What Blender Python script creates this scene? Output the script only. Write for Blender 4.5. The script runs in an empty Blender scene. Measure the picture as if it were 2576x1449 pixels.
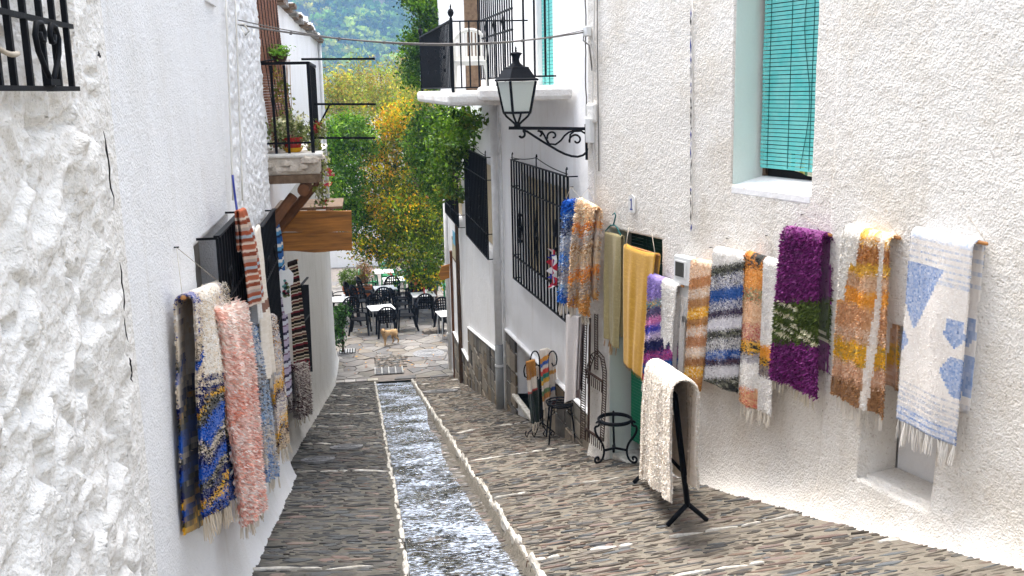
# Steep whitewashed village lane hung with rugs, water channel in the middle, cafe square at the bottom.
import bpy, bmesh, math, random
import numpy as np
from mathutils import Vector, Matrix

random.seed(7)
rng = np.random.default_rng(7)
scene = bpy.context.scene
COL = scene.collection
PI = math.pi

# ------------------------------------------------------------------ camera
FPX, CX, CY = 2500.0, 1288.0, 724.5       # focal length and centre in the 2576 x 1449 view used for measuring
EYE = 1.75                                # eye height over the lane where the photographer stands
YAW, PITCH, ROLL = math.radians(8.3), math.radians(11.4), 0.0215
SLOPE = 0.2205                            # the lane falls away from the camera
_F = np.array([math.sin(YAW) * math.cos(PITCH), math.cos(YAW) * math.cos(PITCH), -math.sin(PITCH)])
_R = np.array([math.cos(YAW), -math.sin(YAW), 0.0])
_U = np.cross(_R, _F)
_X = math.cos(ROLL) * _R - math.sin(ROLL) * _U
_Y = math.sin(ROLL) * _R + math.cos(ROLL) * _U
CAMP = np.array([0.0, 0.0, EYE])
cam_data = bpy.data.cameras.new('camera')
cam = bpy.data.objects.new('camera', cam_data)
COL.objects.link(cam)
cam.matrix_world = Matrix(((_X[0], _Y[0], -_F[0], CAMP[0]), (_X[1], _Y[1], -_F[1], CAMP[1]),
                           (_X[2], _Y[2], -_F[2], CAMP[2]), (0, 0, 0, 1)))
cam_data.sensor_width = 36.0
cam_data.lens = 36.0 * FPX / 2576.0
cam_data.clip_start = 0.05
cam_data.clip_end = 3000.0
scene.camera = cam

# ------------------------------------------------------------------ sky, sun, exposure
SUN_EL, SUN_AZ = math.radians(72), math.radians(-24)      # azimuth clockwise from +Y
world = bpy.data.worlds.new('World')
scene.world = world
world.use_nodes = True
wn = world.node_tree
bg = wn.nodes['Background']
sky = wn.nodes.new('ShaderNodeTexSky')
sky.sky_type = 'NISHITA'
sky.sun_disc = False
sky.sun_elevation = SUN_EL
sky.sun_rotation = SUN_AZ
sky.air_density = 1.0
sky.dust_density = 5.0
sky.ozone_density = 1.0
hsv = wn.nodes.new('ShaderNodeHueSaturation')
hsv.inputs['Saturation'].default_value = 0.30              # thin cloud: a paler sky
wn.links.new(sky.outputs[0], hsv.inputs['Color'])
wn.links.new(hsv.outputs[0], bg.inputs[0])
bg.inputs[1].default_value = 0.15
sun_data = bpy.data.lights.new('sun', 'SUN')
sun_data.energy = 1.2
sun_data.angle = math.radians(22)
sun_data.color = (1.0, 0.94, 0.85)
sun = bpy.data.objects.new('sun', sun_data)
COL.objects.link(sun)
sd = Vector((math.sin(SUN_AZ) * math.cos(SUN_EL), math.cos(SUN_AZ) * math.cos(SUN_EL), math.sin(SUN_EL)))
sun.rotation_euler = (-sd).to_track_quat('-Z', 'Y').to_euler()
sun.location = (-6, 4, 14)
scene.view_settings.view_transform = 'Standard'
scene.view_settings.look = 'None'
scene.view_settings.gamma = 1.0
scene.view_settings.exposure = 1.98
scene.cycles.max_bounces = 12
scene.cycles.diffuse_bounces = 10
scene.cycles.glossy_bounces = 2
scene.cycles.transmission_bounces = 3
scene.cycles.volume_bounces = 0
scene.cycles.caustics_reflective = False
scene.cycles.caustics_refractive = False

# ------------------------------------------------------------------ from photo pixels to places
def ray(u, v):
    return (u - CX) / FPX * _X - (v - CY) / FPX * _Y + _F
def gp(u, v, lift=0.0):                   # point on the sloping lane
    d = ray(u, v); t = -(EYE - lift) / (d[2] + SLOPE * d[1]); return CAMP + t * d
def zp(u, v, z):
    d = ray(u, v); return CAMP + (z - EYE) / d[2] * d
def yp(u, v, y):
    d = ray(u, v); return CAMP + y / d[1] * d
def xp(u, v, x):
    d = ray(u, v); return CAMP + x / d[0] * d
class Wall:
    """vertical plane through plan points A, B; n points to the street"""
    def __init__(s, A, B, side):
        s.A, s.B = np.array(A, float), np.array(B, float)
        s.t = (s.B - s.A) / np.linalg.norm(s.B - s.A)
        s.n = np.array([s.t[1], -s.t[0]]) * side
        s.L = np.linalg.norm(s.B - s.A)
        s.n3 = np.array([s.n[0], s.n[1], 0.0]); s.t3 = np.array([s.t[0], s.t[1], 0.0])
    def p(s, u, v, off=0.0):
        d = ray(u, v); A = s.A + s.n * off
        return CAMP + (A @ s.n) / (d[:2] @ s.n) * d
    def sz(s, u, v, off=0.0):
        P = s.p(u, v, off); return (P[:2] - s.A) @ s.t, P[2]
    def at(s, a, z, off=0.0):
        q = s.A + s.t * a + s.n * off; return np.array([q[0], q[1], z])
ZP = -SLOPE * 23.8                        # level of the square
def gz(y):
    return -SLOPE * y if y < 23.4 else -SLOPE * 23.4 - (y - 23.4) * 0.012
WL = Wall((-0.95, -1.5), (-0.95, 10.2), 1)
WL2 = Wall((-1.1, 10.2), (-0.97, 25.7), 1)
WRN = Wall((2.31, 10.14), (4.55, 2.57), 1)
WRM = Wall((2.08, 15.6), (2.43, 10.3), 1)
WRF = Wall((1.94, 23.8), (2.08, 15.6), 1)

# ------------------------------------------------------------------ noise
def _h(ix, iy, seed):
    n = (ix.astype(np.int64) * 374761393 + iy.astype(np.int64) * 668265263 + seed * 974634777) & 0xFFFFFFFF
    n = ((n ^ (n >> 13)) * 1274126177) & 0xFFFFFFFF
    n = n ^ (n >> 16)
    return (n & 0xFFFF) / 65535.0
def vnoise(x, y, seed=0):
    x = np.asarray(x, float); y = np.asarray(y, float)
    ix, iy = np.floor(x), np.floor(y)
    fx, fy = x - ix, y - iy
    fx = fx * fx * (3 - 2 * fx); fy = fy * fy * (3 - 2 * fy)
    a, b = _h(ix, iy, seed), _h(ix + 1, iy, seed)
    c, d = _h(ix, iy + 1, seed), _h(ix + 1, iy + 1, seed)
    return (a * (1 - fx) + b * fx) * (1 - fy) + (c * (1 - fx) + d * fx) * fy
def fbm(x, y, octv=4, seed=0, gain=0.5):
    r, a, tot = 0.0, 1.0, 0.0
    for k in range(octv):
        r = r + a * vnoise(x * 2 ** k + 17.3 * k, y * 2 ** k + 5.1 * k, seed + k); tot += a; a *= gain
    return r / tot
def worley(x, y, seed=0):
    ix, iy = np.floor(x), np.floor(y)
    f1 = np.full(x.shape, 9.0); f2 = np.full(x.shape, 9.0); cid = np.zeros(x.shape)
    for dx in (-1, 0, 1):
        for dy in (-1, 0, 1):
            gx, gy = ix + dx, iy + dy
            d = np.hypot(gx + _h(gx, gy, seed) - x, gy + _h(gx, gy, seed + 9) - y)
            hh = _h(gx, gy, seed + 5)
            nf = d < f1
            f2 = np.where(nf, f1, np.minimum(f2, d)); cid = np.where(nf, hh, cid); f1 = np.where(nf, d, f1)
    return f1, f2, cid

def facets(x, y, seed=0):
    """angular crags: every cell is its own tilted face"""
    ix, iy = np.floor(x), np.floor(y); f1 = np.full(x.shape, 9.0); f2 = np.full(x.shape, 9.0); h = np.zeros(x.shape)
    for dx in (-1, 0, 1):
        for dy in (-1, 0, 1):
            gx, gy = ix + dx, iy + dy; ax = x - gx - _h(gx, gy, seed); ay = y - gy - _h(gx, gy, seed + 9); d = np.hypot(ax, ay)
            hh = _h(gx, gy, seed + 5) + (_h(gx, gy, seed + 21) - .5) * 1.5 * ax + (_h(gx, gy, seed + 33) - .2) * 1.5 * ay
            nf = d < f1; h = np.where(nf, hh, h); f2 = np.where(nf, f1, np.minimum(f2, d)); f1 = np.where(nf, d, f1)
    e = np.clip((f2 - f1) / .22, 0, 1)
    return .35 + (h - .35) * e * e * (3 - 2 * e)

# ------------------------------------------------------------------ colour and materials
def C(h):
    c = [int(h[i:i + 2], 16) / 255.0 for i in (0, 2, 4)]
    return tuple(x / 12.92 if x <= 0.04045 else ((x + 0.055) / 1.055) ** 2.4 for x in c)
MATS = {}
def mat(name, col=(0.5, 0.5, 0.5), rough=0.8, metal=0.0, var=0.0, vs=6.0, col2=None, bump=0.0, bs=40.0, attr=False,
        spec=0.4, transl=0.0, sheen=0.0, bump2=0.0, bs2=8.0, stretch=None):
    if name in MATS: return MATS[name]
    m = bpy.data.materials.new(name); m.use_nodes = True
    nt = m.node_tree; N = nt.nodes; Lk = nt.links
    b = N['Principled BSDF']; out = N['Material Output']
    b.inputs['Roughness'].default_value = rough; b.inputs['Metallic'].default_value = metal
    b.inputs['Specular IOR Level'].default_value = spec
    if sheen: b.inputs['Sheen Weight'].default_value = sheen; b.inputs['Sheen Roughness'].default_value = 0.6
    tc = N.new('ShaderNodeTexCoord'); src = tc.outputs['Object']
    if stretch:
        mp = N.new('ShaderNodeMapping'); mp.inputs['Scale'].default_value = stretch
        Lk.new(src, mp.inputs['Vector']); src = mp.outputs['Vector']
    if attr:
        a = N.new('ShaderNodeAttribute'); a.attribute_name = 'Col'; cs = a.outputs['Color']
    else:
        rgb = N.new('ShaderNodeRGB'); rgb.outputs[0].default_value = (*col, 1); cs = rgb.outputs[0]
    if var or col2:
        n = N.new('ShaderNodeTexNoise'); n.inputs['Scale'].default_value = vs; n.inputs['Detail'].default_value = 6
        n.inputs['Roughness'].default_value = 0.65
        Lk.new(src, n.inputs['Vector'])
        if col2:
            rp = N.new('ShaderNodeValToRGB'); rp.color_ramp.elements[0].position = 0.5 - var / 2 - 0.02
            rp.color_ramp.elements[1].position = 0.5 + var / 2 + 0.02
            Lk.new(n.outputs['Fac'], rp.inputs['Fac'])
            mx = N.new('ShaderNodeMix'); mx.data_type = 'RGBA'
            Lk.new(rp.outputs['Color'], mx.inputs['Factor']); Lk.new(cs, mx.inputs[6]); mx.inputs[7].default_value = (*col2, 1)
            cs = mx.outputs[2]
        else:
            mr = N.new('ShaderNodeMapRange'); mr.inputs['From Min'].default_value = 0.25; mr.inputs['From Max'].default_value = 0.75
            mr.inputs['To Min'].default_value = 1 - var; mr.inputs['To Max'].default_value = 1 + var
            Lk.new(n.outputs['Fac'], mr.inputs['Value'])
            mx = N.new('ShaderNodeVectorMath'); mx.operation = 'SCALE'
            Lk.new(cs, mx.inputs[0]); Lk.new(mr.outputs[0], mx.inputs['Scale']); cs = mx.outputs[0]
    Lk.new(cs, b.inputs['Base Color'])
    prev = None
    for st, sc, dist in ((bump2, bs2, 0.02), (bump, bs, 0.006)):
        if st:
            n = N.new('ShaderNodeTexNoise'); n.inputs['Scale'].default_value = sc; n.inputs['Detail'].default_value = 5
            Lk.new(src, n.inputs['Vector'])
            bp = N.new('ShaderNodeBump'); bp.inputs['Strength'].default_value = st; bp.inputs['Distance'].default_value = dist
            Lk.new(n.outputs['Fac'], bp.inputs['Height'])
            if prev: Lk.new(prev, bp.inputs['Normal'])
            prev = bp.outputs['Normal']
    if prev: Lk.new(prev, b.inputs['Normal'])
    if transl:
        tr = N.new('ShaderNodeBsdfTranslucent'); Lk.new(cs, tr.inputs['Color'])
        ms = N.new('ShaderNodeMixShader'); ms.inputs[0].default_value = transl
        Lk.new(b.outputs[0], ms.inputs[1]); Lk.new(tr.outputs[0], ms.inputs[2]); Lk.new(ms.outputs[0], out.inputs['Surface'])
    MATS[name] = m
    return m
def plaster(name, base, stain, amount=0.3, fine=70.0, fs=0.5, med=14.0, mss=0.4, speck=0.0):
    """limewash: slight blotches, a few dirt specks, pebbly relief"""
    if name in MATS: return MATS[name]
    m = bpy.data.materials.new(name); m.use_nodes = True
    nt = m.node_tree; N = nt.nodes; Lk = nt.links; b = N['Principled BSDF']
    b.inputs['Roughness'].default_value = 0.92; b.inputs['Specular IOR Level'].default_value = 0.15
    tc = N.new('ShaderNodeTexCoord')
    n = N.new('ShaderNodeTexNoise'); n.inputs['Scale'].default_value = 1.3; n.inputs['Detail'].default_value = 8; n.inputs['Roughness'].default_value = 0.7
    Lk.new(tc.outputs['Object'], n.inputs['Vector'])
    rp = N.new('ShaderNodeValToRGB'); rp.color_ramp.elements[0].position = 0.48; rp.color_ramp.elements[1].position = 0.78
    rp.color_ramp.elements[0].color = (0, 0, 0, 1); rp.color_ramp.elements[1].color = (amount, amount, amount, 1)
    Lk.new(n.outputs['Fac'], rp.inputs['Fac'])
    mx = N.new('ShaderNodeMix'); mx.data_type = 'RGBA'; mx.inputs[6].default_value = (*base, 1); mx.inputs[7].default_value = (*stain, 1)
    Lk.new(rp.outputs['Color'], mx.inputs['Factor'])
    cs = mx.outputs[2]
    if speck:
        v = N.new('ShaderNodeTexNoise'); v.inputs['Scale'].default_value = 46; v.inputs['Detail'].default_value = 3
        Lk.new(tc.outputs['Object'], v.inputs['Vector'])
        r2 = N.new('ShaderNodeValToRGB'); r2.color_ramp.elements[0].position = 0.61; r2.color_ramp.elements[1].position = 0.71
        r2.color_ramp.elements[1].color = (speck, speck, speck, 1)
        Lk.new(v.outputs['Fac'], r2.inputs['Fac'])
        m2 = N.new('ShaderNodeMix'); m2.data_type = 'RGBA'; m2.inputs[7].default_value = (0.36, 0.29, 0.22, 1)
        Lk.new(r2.outputs['Color'], m2.inputs['Factor']); Lk.new(cs, m2.inputs[6]); cs = m2.outputs[2]
    mp = N.new('ShaderNodeMapping'); mp.inputs['Scale'].default_value = (5, 5, .55); Lk.new(tc.outputs['Object'], mp.inputs['Vector'])
    sn = N.new('ShaderNodeTexNoise'); sn.inputs['Scale'].default_value = 1.0; sn.inputs['Detail'].default_value = 6; sn.inputs['Roughness'].default_value = .6; Lk.new(mp.outputs['Vector'], sn.inputs['Vector'])
    r3 = N.new('ShaderNodeValToRGB'); r3.color_ramp.elements[0].position = .58; r3.color_ramp.elements[1].position = .78; r3.color_ramp.elements[1].color = (.38, .38, .38, 1); Lk.new(sn.outputs['Fac'], r3.inputs['Fac'])
    m3 = N.new('ShaderNodeMix'); m3.data_type = 'RGBA'; m3.inputs[7].default_value = (stain[0] * .82, stain[1] * .78, stain[2] * .72, 1); Lk.new(r3.outputs['Color'], m3.inputs['Factor']); Lk.new(cs, m3.inputs[6]); cs = m3.outputs[2]
    Lk.new(cs, b.inputs['Base Color'])
    prev = None
    for st, sc, dist in ((mss, med, 0.02), (fs, fine, 0.012)):
        k = N.new('ShaderNodeTexNoise'); k.inputs['Scale'].default_value = sc; k.inputs['Detail'].default_value = 3
        Lk.new(tc.outputs['Object'], k.inputs['Vector'])
        bp = N.new('ShaderNodeBump'); bp.inputs['Strength'].default_value = st; bp.inputs['Distance'].default_value = dist
        Lk.new(k.outputs['Fac'], bp.inputs['Height'])
        if prev: Lk.new(prev, bp.inputs['Normal'])
        prev = bp.outputs['Normal']
    Lk.new(prev, b.inputs['Normal'])
    MATS[name] = m
    return m

M_ROUGH = plaster('limewashed_rubble', (0.80, 0.79, 0.77), (0.55, 0.50, 0.44), 0.35, 70, 0.8, 24, 0.9, 0.25)
M_FINE = plaster('fine_white_render', (0.79, 0.80, 0.82), (0.66, 0.65, 0.63), 0.6, 90, 0.7, 30, 0.3, 0.0)
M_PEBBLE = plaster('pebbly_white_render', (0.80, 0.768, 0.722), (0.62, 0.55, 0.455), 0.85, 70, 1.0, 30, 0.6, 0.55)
M_SMOOTH = plaster('smooth_white_render', (0.85, 0.85, 0.86), (0.62, 0.60, 0.57), 0.4, 40, 0.25, 9, 0.3, 0.0)
M_GREYST = plaster('greyed_stucco', (0.60, 0.585, 0.55), (0.40, 0.37, 0.32), 0.6, 45, 1.0, 16, 0.6, 0.8)
M_IRON = mat('black_iron', (0.006, 0.007, 0.010), 0.6, 0.0, 0.3, 30, bump=0.15, bs=90, spec=0.12)
M_RUST = mat('brown_iron', (0.055, 0.028, 0.018), 0.6, 0.2, 0.4, 40, bump=0.3, bs=120)
M_WOOD = mat('varnished_board', C('bc7c34'), 0.65, 0, 0.24, 1.6, col2=C('7c5228'), bump=0.4, bs=30, stretch=(1.0, 6, 14))
M_OLDWOOD = mat('weathered_timber', C('8a735c'), 0.8, 0, 0.5, 5, col2=C('4f3b2b'), bump=0.6, bs=24, stretch=(3, 3, 3))
M_LOG = mat('brown_log', C('7a4d2b'), 0.7, 0, 0.5, 8, col2=C('472a16'), bump=0.6, bs=26)
M_ROD = mat('cane_rod', C('b07a45'), 0.6, 0, 0.25, 20)
M_STRING = mat('string', C('b3a99a'), 0.9)
M_FABRIC = mat('woven_wool', rough=0.95, attr=True, bump=0.7, bs=160, spec=0.1, sheen=0.25)
M_PILE = mat('rag_pile', rough=0.95, attr=True, spec=0.1, transl=0.2)
M_CLOTH = mat('soft_cloth', rough=0.9, attr=True, bump=0.35, bs=220, spec=0.1, transl=0.1)
M_LEAF = mat('leaves', rough=0.55, attr=True, spec=0.22, transl=0.3)
M_FARLEAF = mat('far_leaves', rough=0.9, attr=True, spec=0.1, transl=0.25)
M_BARK = mat('bark', C('5a4636'), 0.9, 0, 0.4, 9, bump=0.8, bs=30)
M_STONE = mat('slate_stone', rough=0.62, attr=True, var=0.22, vs=28, bump=0.5, bs=70)
M_WETSTONE = mat('wet_stone', rough=0.3, attr=True, var=0.22, vs=28, bump=0.4, bs=60)
M_FLAG = mat('flagstone', rough=0.7, attr=True, var=0.3, vs=5, bump=0.4, bs=50)
M_PAINTST = mat('whitewashed_stone', (0.66, 0.64, 0.60), 0.88, 0, 0.3, 13, col2=(0.34, 0.31, 0.26), bump=0.7, bs=45)
M_MORTAR = mat('street_mortar', rough=0.9, attr=True, var=0.3, vs=14, bump=0.9, bs=60, bump2=0.5, bs2=14)
M_PLAZAM = mat('square_mortar', (0.15, 0.13, 0.115), 0.9, 0, 0.3, 6, bump=0.6, bs=40)
M_EARTH = mat('earth', (0.12, 0.11, 0.07), 0.95, 0, 0.4, 0.4)
M_TEAL = mat('turquoise_slats', C('58c2be'), 0.55, 0, 0.30, 7, col2=C('80cfca'))
M_DKTEAL = mat('teal_cord', C('0b5a58'), 0.7)
M_GREEN = mat('green_slats', C('0f7a57'), 0.5, 0, 0.15, 5)
M_DKGREEN = mat('dark_green_slats', C('0d3a2b'), 0.55, 0, 0.15, 5)
M_BLIND = mat('beige_blind', C('c9b99a'), 0.8, 0, 0.2, 9)
M_BROWNBL = mat('brown_reed', C('8a5b45'), 0.8, 0, 0.25, 14)
M_DARK = mat('dark_interior', (0.015, 0.014, 0.014), 0.9)
M_JAMB = plaster('pale_green_jamb', (0.70, 0.76, 0.72), (0.6, 0.63, 0.58), 0.3, 50, 0.2, 10, 0.2)
M_BLACKP = mat('black_plastic', (0.004, 0.004, 0.006), 0.6, 0, 0.2, 20, spec=0.1)
M_WHITEP = mat('white_plastic', (0.74, 0.73, 0.69), 0.45, 0, 0.06, 10)
M_GREENP = mat('green_plastic', C('0d7a45'), 0.4, 0, 0.15, 10)
M_TABLE = mat('white_tabletop', (0.80, 0.80, 0.80), 0.35, 0, 0.04, 10)
M_ALU = mat('table_leg_metal', (0.45, 0.45, 0.45), 0.4, 0.8)
M_TERRA = mat('terracotta', C('b5622f'), 0.8, 0, 0.2, 8, bump=0.2, bs=60)
M_PIPE = mat('painted_pipe', (0.72, 0.72, 0.72), 0.6, 0, 0.15, 6, bump=0.2, bs=30)
M_GREYPIPE = mat('grey_pipe', (0.27, 0.28, 0.28), 0.6, 0, 0.15, 6)
M_CABLE = mat('grey_cable', (0.16, 0.15, 0.14), 0.7)
M_PALECABLE = mat('painted_cable', (0.62, 0.60, 0.56), 0.7)
M_METER = mat('meter_plastic', (0.70, 0.71, 0.71), 0.5, 0, 0.05, 12)
M_CAST = mat('cast_iron', (0.22, 0.22, 0.225), 0.6, 0.2, 0.4, 30, bump=0.5, bs=60)
M_TILE = mat('glazed_tile', (0.78, 0.78, 0.77), 0.25)
M_BLUEP = mat('blue_paint', C('1c2f86'), 0.4)
M_SKIRT = mat('stone_skirting', rough=0.8, attr=True, var=0.25, vs=18, bump=0.6, bs=50)
M_SLATE = mat('roof_slate', (0.24, 0.22, 0.20), 0.85, 0, 0.4, 8, bump=0.5, bs=30)
M_RED = mat('red_glaze', C('a01c18'), 0.35, 0, 0.15, 10)
M_YEL = mat('yellow_glaze', C('d9a514'), 0.4)

# ------------------------------------------------------------------ mesh helpers
def thing(name, label, cat, loc=(0, 0, 0), group=None, kind=None):
    o = bpy.data.objects.new(name, None); COL.objects.link(o)
    o.empty_display_size = 0.1
    o.location = [float(x) for x in loc]
    tag(o, label, cat, group, kind)
    return o
def tag(o, label=None, cat=None, group=None, kind=None):
    if label: o['label'] = label
    if cat: o['category'] = cat
    if group: o['group'] = group
    if kind: o['kind'] = kind
    return o
def woff(o):
    p = Vector((0, 0, 0))
    while o is not None:
        p += o.location; o = o.parent
    return p
def link_mesh(name, me, m, parent=None):
    o = bpy.data.objects.new(name, me); COL.objects.link(o)
    if m is not None and not me.materials: me.materials.append(m)
    if parent is not None: o.parent = parent
    return o
class MB:
    def __init__(s): s.v, s.f, s.c = [], [], []
    def add(s, vs, fs, col=None):
        o = len(s.v); s.v.extend([tuple(map(float, v)) for v in vs])
        for f in fs: s.f.append(tuple(i + o for i in f)); s.c.append(col)
        return s
    def box(s, c, size, rz=0.0, col=None, taper=1.0):
        x, y, z = [k / 2 for k in size]; ca, sa = math.cos(rz), math.sin(rz); vs = []
        for dz in (-z, z):
            k = taper if dz > 0 else 1.0
            for dx, dy in ((-x, -y), (x, -y), (x, y), (-x, y)):
                dx *= k; dy *= k
                vs.append((c[0] + dx * ca - dy * sa, c[1] + dx * sa + dy * ca, c[2] + dz))
        return s.add(vs, [(0, 3, 2, 1), (4, 5, 6, 7), (0, 1, 5, 4), (1, 2, 6, 5), (2, 3, 7, 6), (3, 0, 4, 7)], col)
    def obox(s, o, a, b, c, col=None):      # corner box: origin and three edge vectors
        o, a, b, c = map(np.array, (o, a, b, c))
        vs = [o, o + a, o + a + b, o + b, o + c, o + a + c, o + a + b + c, o + b + c]
        fs = [(0, 3, 2, 1), (4, 5, 6, 7), (0, 1, 5, 4), (1, 2, 6, 5), (2, 3, 7, 6), (3, 0, 4, 7)]
        if np.dot(np.cross(a, b), c) < 0: fs = [f[::-1] for f in fs]
        return s.add(vs, fs, col)
    def beam(s, p, q, w, h=None, up=(0, 0, 1), w2=None, h2=None, col=None):
        p, q = Vector(p), Vector(q); h = h or w; d = (q - p).normalized(); up = Vector(up)
        if abs(d.dot(up)) > 0.98: up = Vector((1, 0, 0))
        a = d.cross(up).normalized(); b = a.cross(d).normalized(); vs = []
        for P, ww, hh in ((p, w, h), (q, w2 or w, h2 or h)):
            for i, j in ((-1, -1), (1, -1), (1, 1), (-1, 1)): vs.append(P + a * (i * ww / 2) + b * (j * hh / 2))
        return s.add(vs, [(0, 1, 2, 3)[::-1], (4, 5, 6, 7)[::-1][::-1], (0, 1, 5, 4), (1, 2, 6, 5), (2, 3, 7, 6), (3, 0, 4, 7)], col)
    def tube(s, pts, r, seg=6, closed=False, col=None, flat=1.0, up=None):
        pts = [Vector(p) for p in pts]; n = len(pts); R = r if hasattr(r, '__len__') else [r] * n
        vs = []; prev = None
        for i, p in enumerate(pts):
            a = pts[(i - 1) % n] if (closed or i > 0) else p; b = pts[(i + 1) % n] if (closed or i < n - 1) else p
            d = (b - a).normalized() if (b - a).length > 1e-9 else Vector((0, 0, 1))
            if up is not None: nx = Vector(up) - d * d.dot(Vector(up))
            elif prev is None: nx = d.cross(Vector((0, 0, 1)) if abs(d.z) < 0.9 else Vector((1, 0, 0)))
            else: nx = prev - d * prev.dot(d)
            if nx.length < 1e-6: nx = d.orthogonal()
            nx.normalize(); prev = nx; ny = d.cross(nx)
            for k in range(seg):
                t = 2 * PI * (k + 0.5) / seg; vs.append(p + nx * (R[i] * math.cos(t)) + ny * (R[i] * flat * math.sin(t)))
        fs = []
        for i in range(n if closed else n - 1):
            j = (i + 1) % n
            for k in range(seg):
                l = (k + 1) % seg; fs.append((i * seg + k, i * seg + l, j * seg + l, j * seg + k))
        if not closed: fs += [tuple(range(seg))[::-1], tuple((n - 1) * seg + k for k in range(seg))]
        return s.add(vs, fs, col)
    def lathe(s, prof, c, seg=12, col=None, rz=0.0, cap=True):
        vs = []; n = len(prof)
        for r, z in prof:
            for k in range(seg):
                t = rz + 2 * PI * k / seg; vs.append((c[0] + r * math.cos(t), c[1] + r * math.sin(t), c[2] + z))
        fs = []
        for i in range(n - 1):
            for k in range(seg):
                l = (k + 1) % seg; fs.append((i * seg + k, i * seg + l, (i + 1) * seg + l, (i + 1) * seg + k))
        if cap: fs += [tuple(range(seg))[::-1], tuple((n - 1) * seg + k for k in range(seg))]
        return s.add(vs, fs, col)
    def prism(s, poly, off, col=None):      # poly: 3-D outline, off: thickness vector
        n = len(poly); off = np.array(off, float); vs = [np.array(p, float) for p in poly]; vs = vs + [p + off for p in vs]
        fs = [tuple(range(n))[::-1], tuple(range(n, 2 * n))] + [(i, (i + 1) % n, n + (i + 1) % n, n + i) for i in range(n)]
        return s.add(vs, fs, col)
    def mesh(s, name, smooth=False):
        me = bpy.data.meshes.new(name); me.from_pydata(s.v, [], s.f)
        if any(c is not None for c in s.c):
            at = me.attributes.new('Col', 'FLOAT_COLOR', 'FACE')
            at.data.foreach_set('color', np.array([(*(c or (0.5, 0.5, 0.5))[:3], 1.0) for c in s.c], np.float32).ravel())
        if smooth: me.shade_smooth()
        me.update(); return me
    def build(s, name, m, parent=None, smooth=False, bevel=0.0, fix=False):
        if parent is not None:
            w = woff(parent); s.v = [(x - w.x, y - w.y, z - w.z) for x, y, z in s.v]
        me = s.mesh(name, smooth)
        if fix:
            bm = bmesh.new(); bm.from_mesh(me); bmesh.ops.recalc_face_normals(bm, faces=bm.faces); bm.to_mesh(me); bm.free()
        o = link_mesh(name, me, m, parent)
        if bevel:
            b = o.modifiers.new('bevel', 'BEVEL'); b.width = bevel; b.segments = 2; b.limit_method = 'ANGLE'
        return o
def np_mesh(name, V, F, colf=None, smooth=False):
    """V (n,3); F (m,k) one polygon size; colf (m,3) per face"""
    me = bpy.data.meshes.new(name); V = np.asarray(V, np.float32); F = np.asarray(F, np.int32); m, k = F.shape
    me.vertices.add(len(V)); me.vertices.foreach_set('co', V.ravel())
    me.loops.add(m * k); me.loops.foreach_set('vertex_index', F.ravel())
    me.polygons.add(m); me.polygons.foreach_set('loop_start', np.arange(0, m * k, k, dtype=np.int32))
    me.update(calc_edges=True)
    if colf is not None:
        at = me.attributes.new('Col', 'FLOAT_COLOR', 'FACE')
        at.data.foreach_set('color', np.concatenate([np.asarray(colf, np.float32), np.ones((m, 1), np.float32)], 1).ravel())
    if smooth: me.shade_smooth()
    return me
def np_build(name, V, F, m, parent=None, colf=None, smooth=False):
    V = np.asarray(V, float)
    if parent is not None: V = V - np.array(woff(parent))
    return link_mesh(name, np_mesh(name, V, F, colf, smooth), m, parent)
def copy_tree(o, parent=None):
    c = o.copy(); COL.objects.link(c); c.parent = parent
    for ch in list(o.children): copy_tree(ch, c)
    return c
def tube_part(name, pts, r, m, parent, seg=6, **k):
    return MB().tube(pts, r, seg, **k).build(name, m, parent, smooth=True)
def spiral(cx, cy, r0, r1, a0, turns, n=26):
    out = []
    for i in range(n):
        f = i / (n - 1); r = r0 + (r1 - r0) * f; a = a0 + 2 * PI * turns * f
        out.append((cx + r * math.cos(a), cy + r * math.sin(a)))
    return out
def bez(p0, p1, p2, p3, n=14):
    out = []
    for i in range(n):
        t = i / (n - 1)
        out.append(tuple((1 - t) ** 3 * a + 3 * (1 - t) ** 2 * t * b + 3 * (1 - t) * t * t * c + t ** 3 * d for a, b, c, d in zip(p0, p1, p2, p3)))
    return out
def sag(p, q, drop, n=16):
    p, q = np.array(p, float), np.array(q, float)
    return [p + (q - p) * t - np.array([0, 0, drop * 4 * t * (1 - t)]) for t in np.linspace(0, 1, n)]

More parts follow.
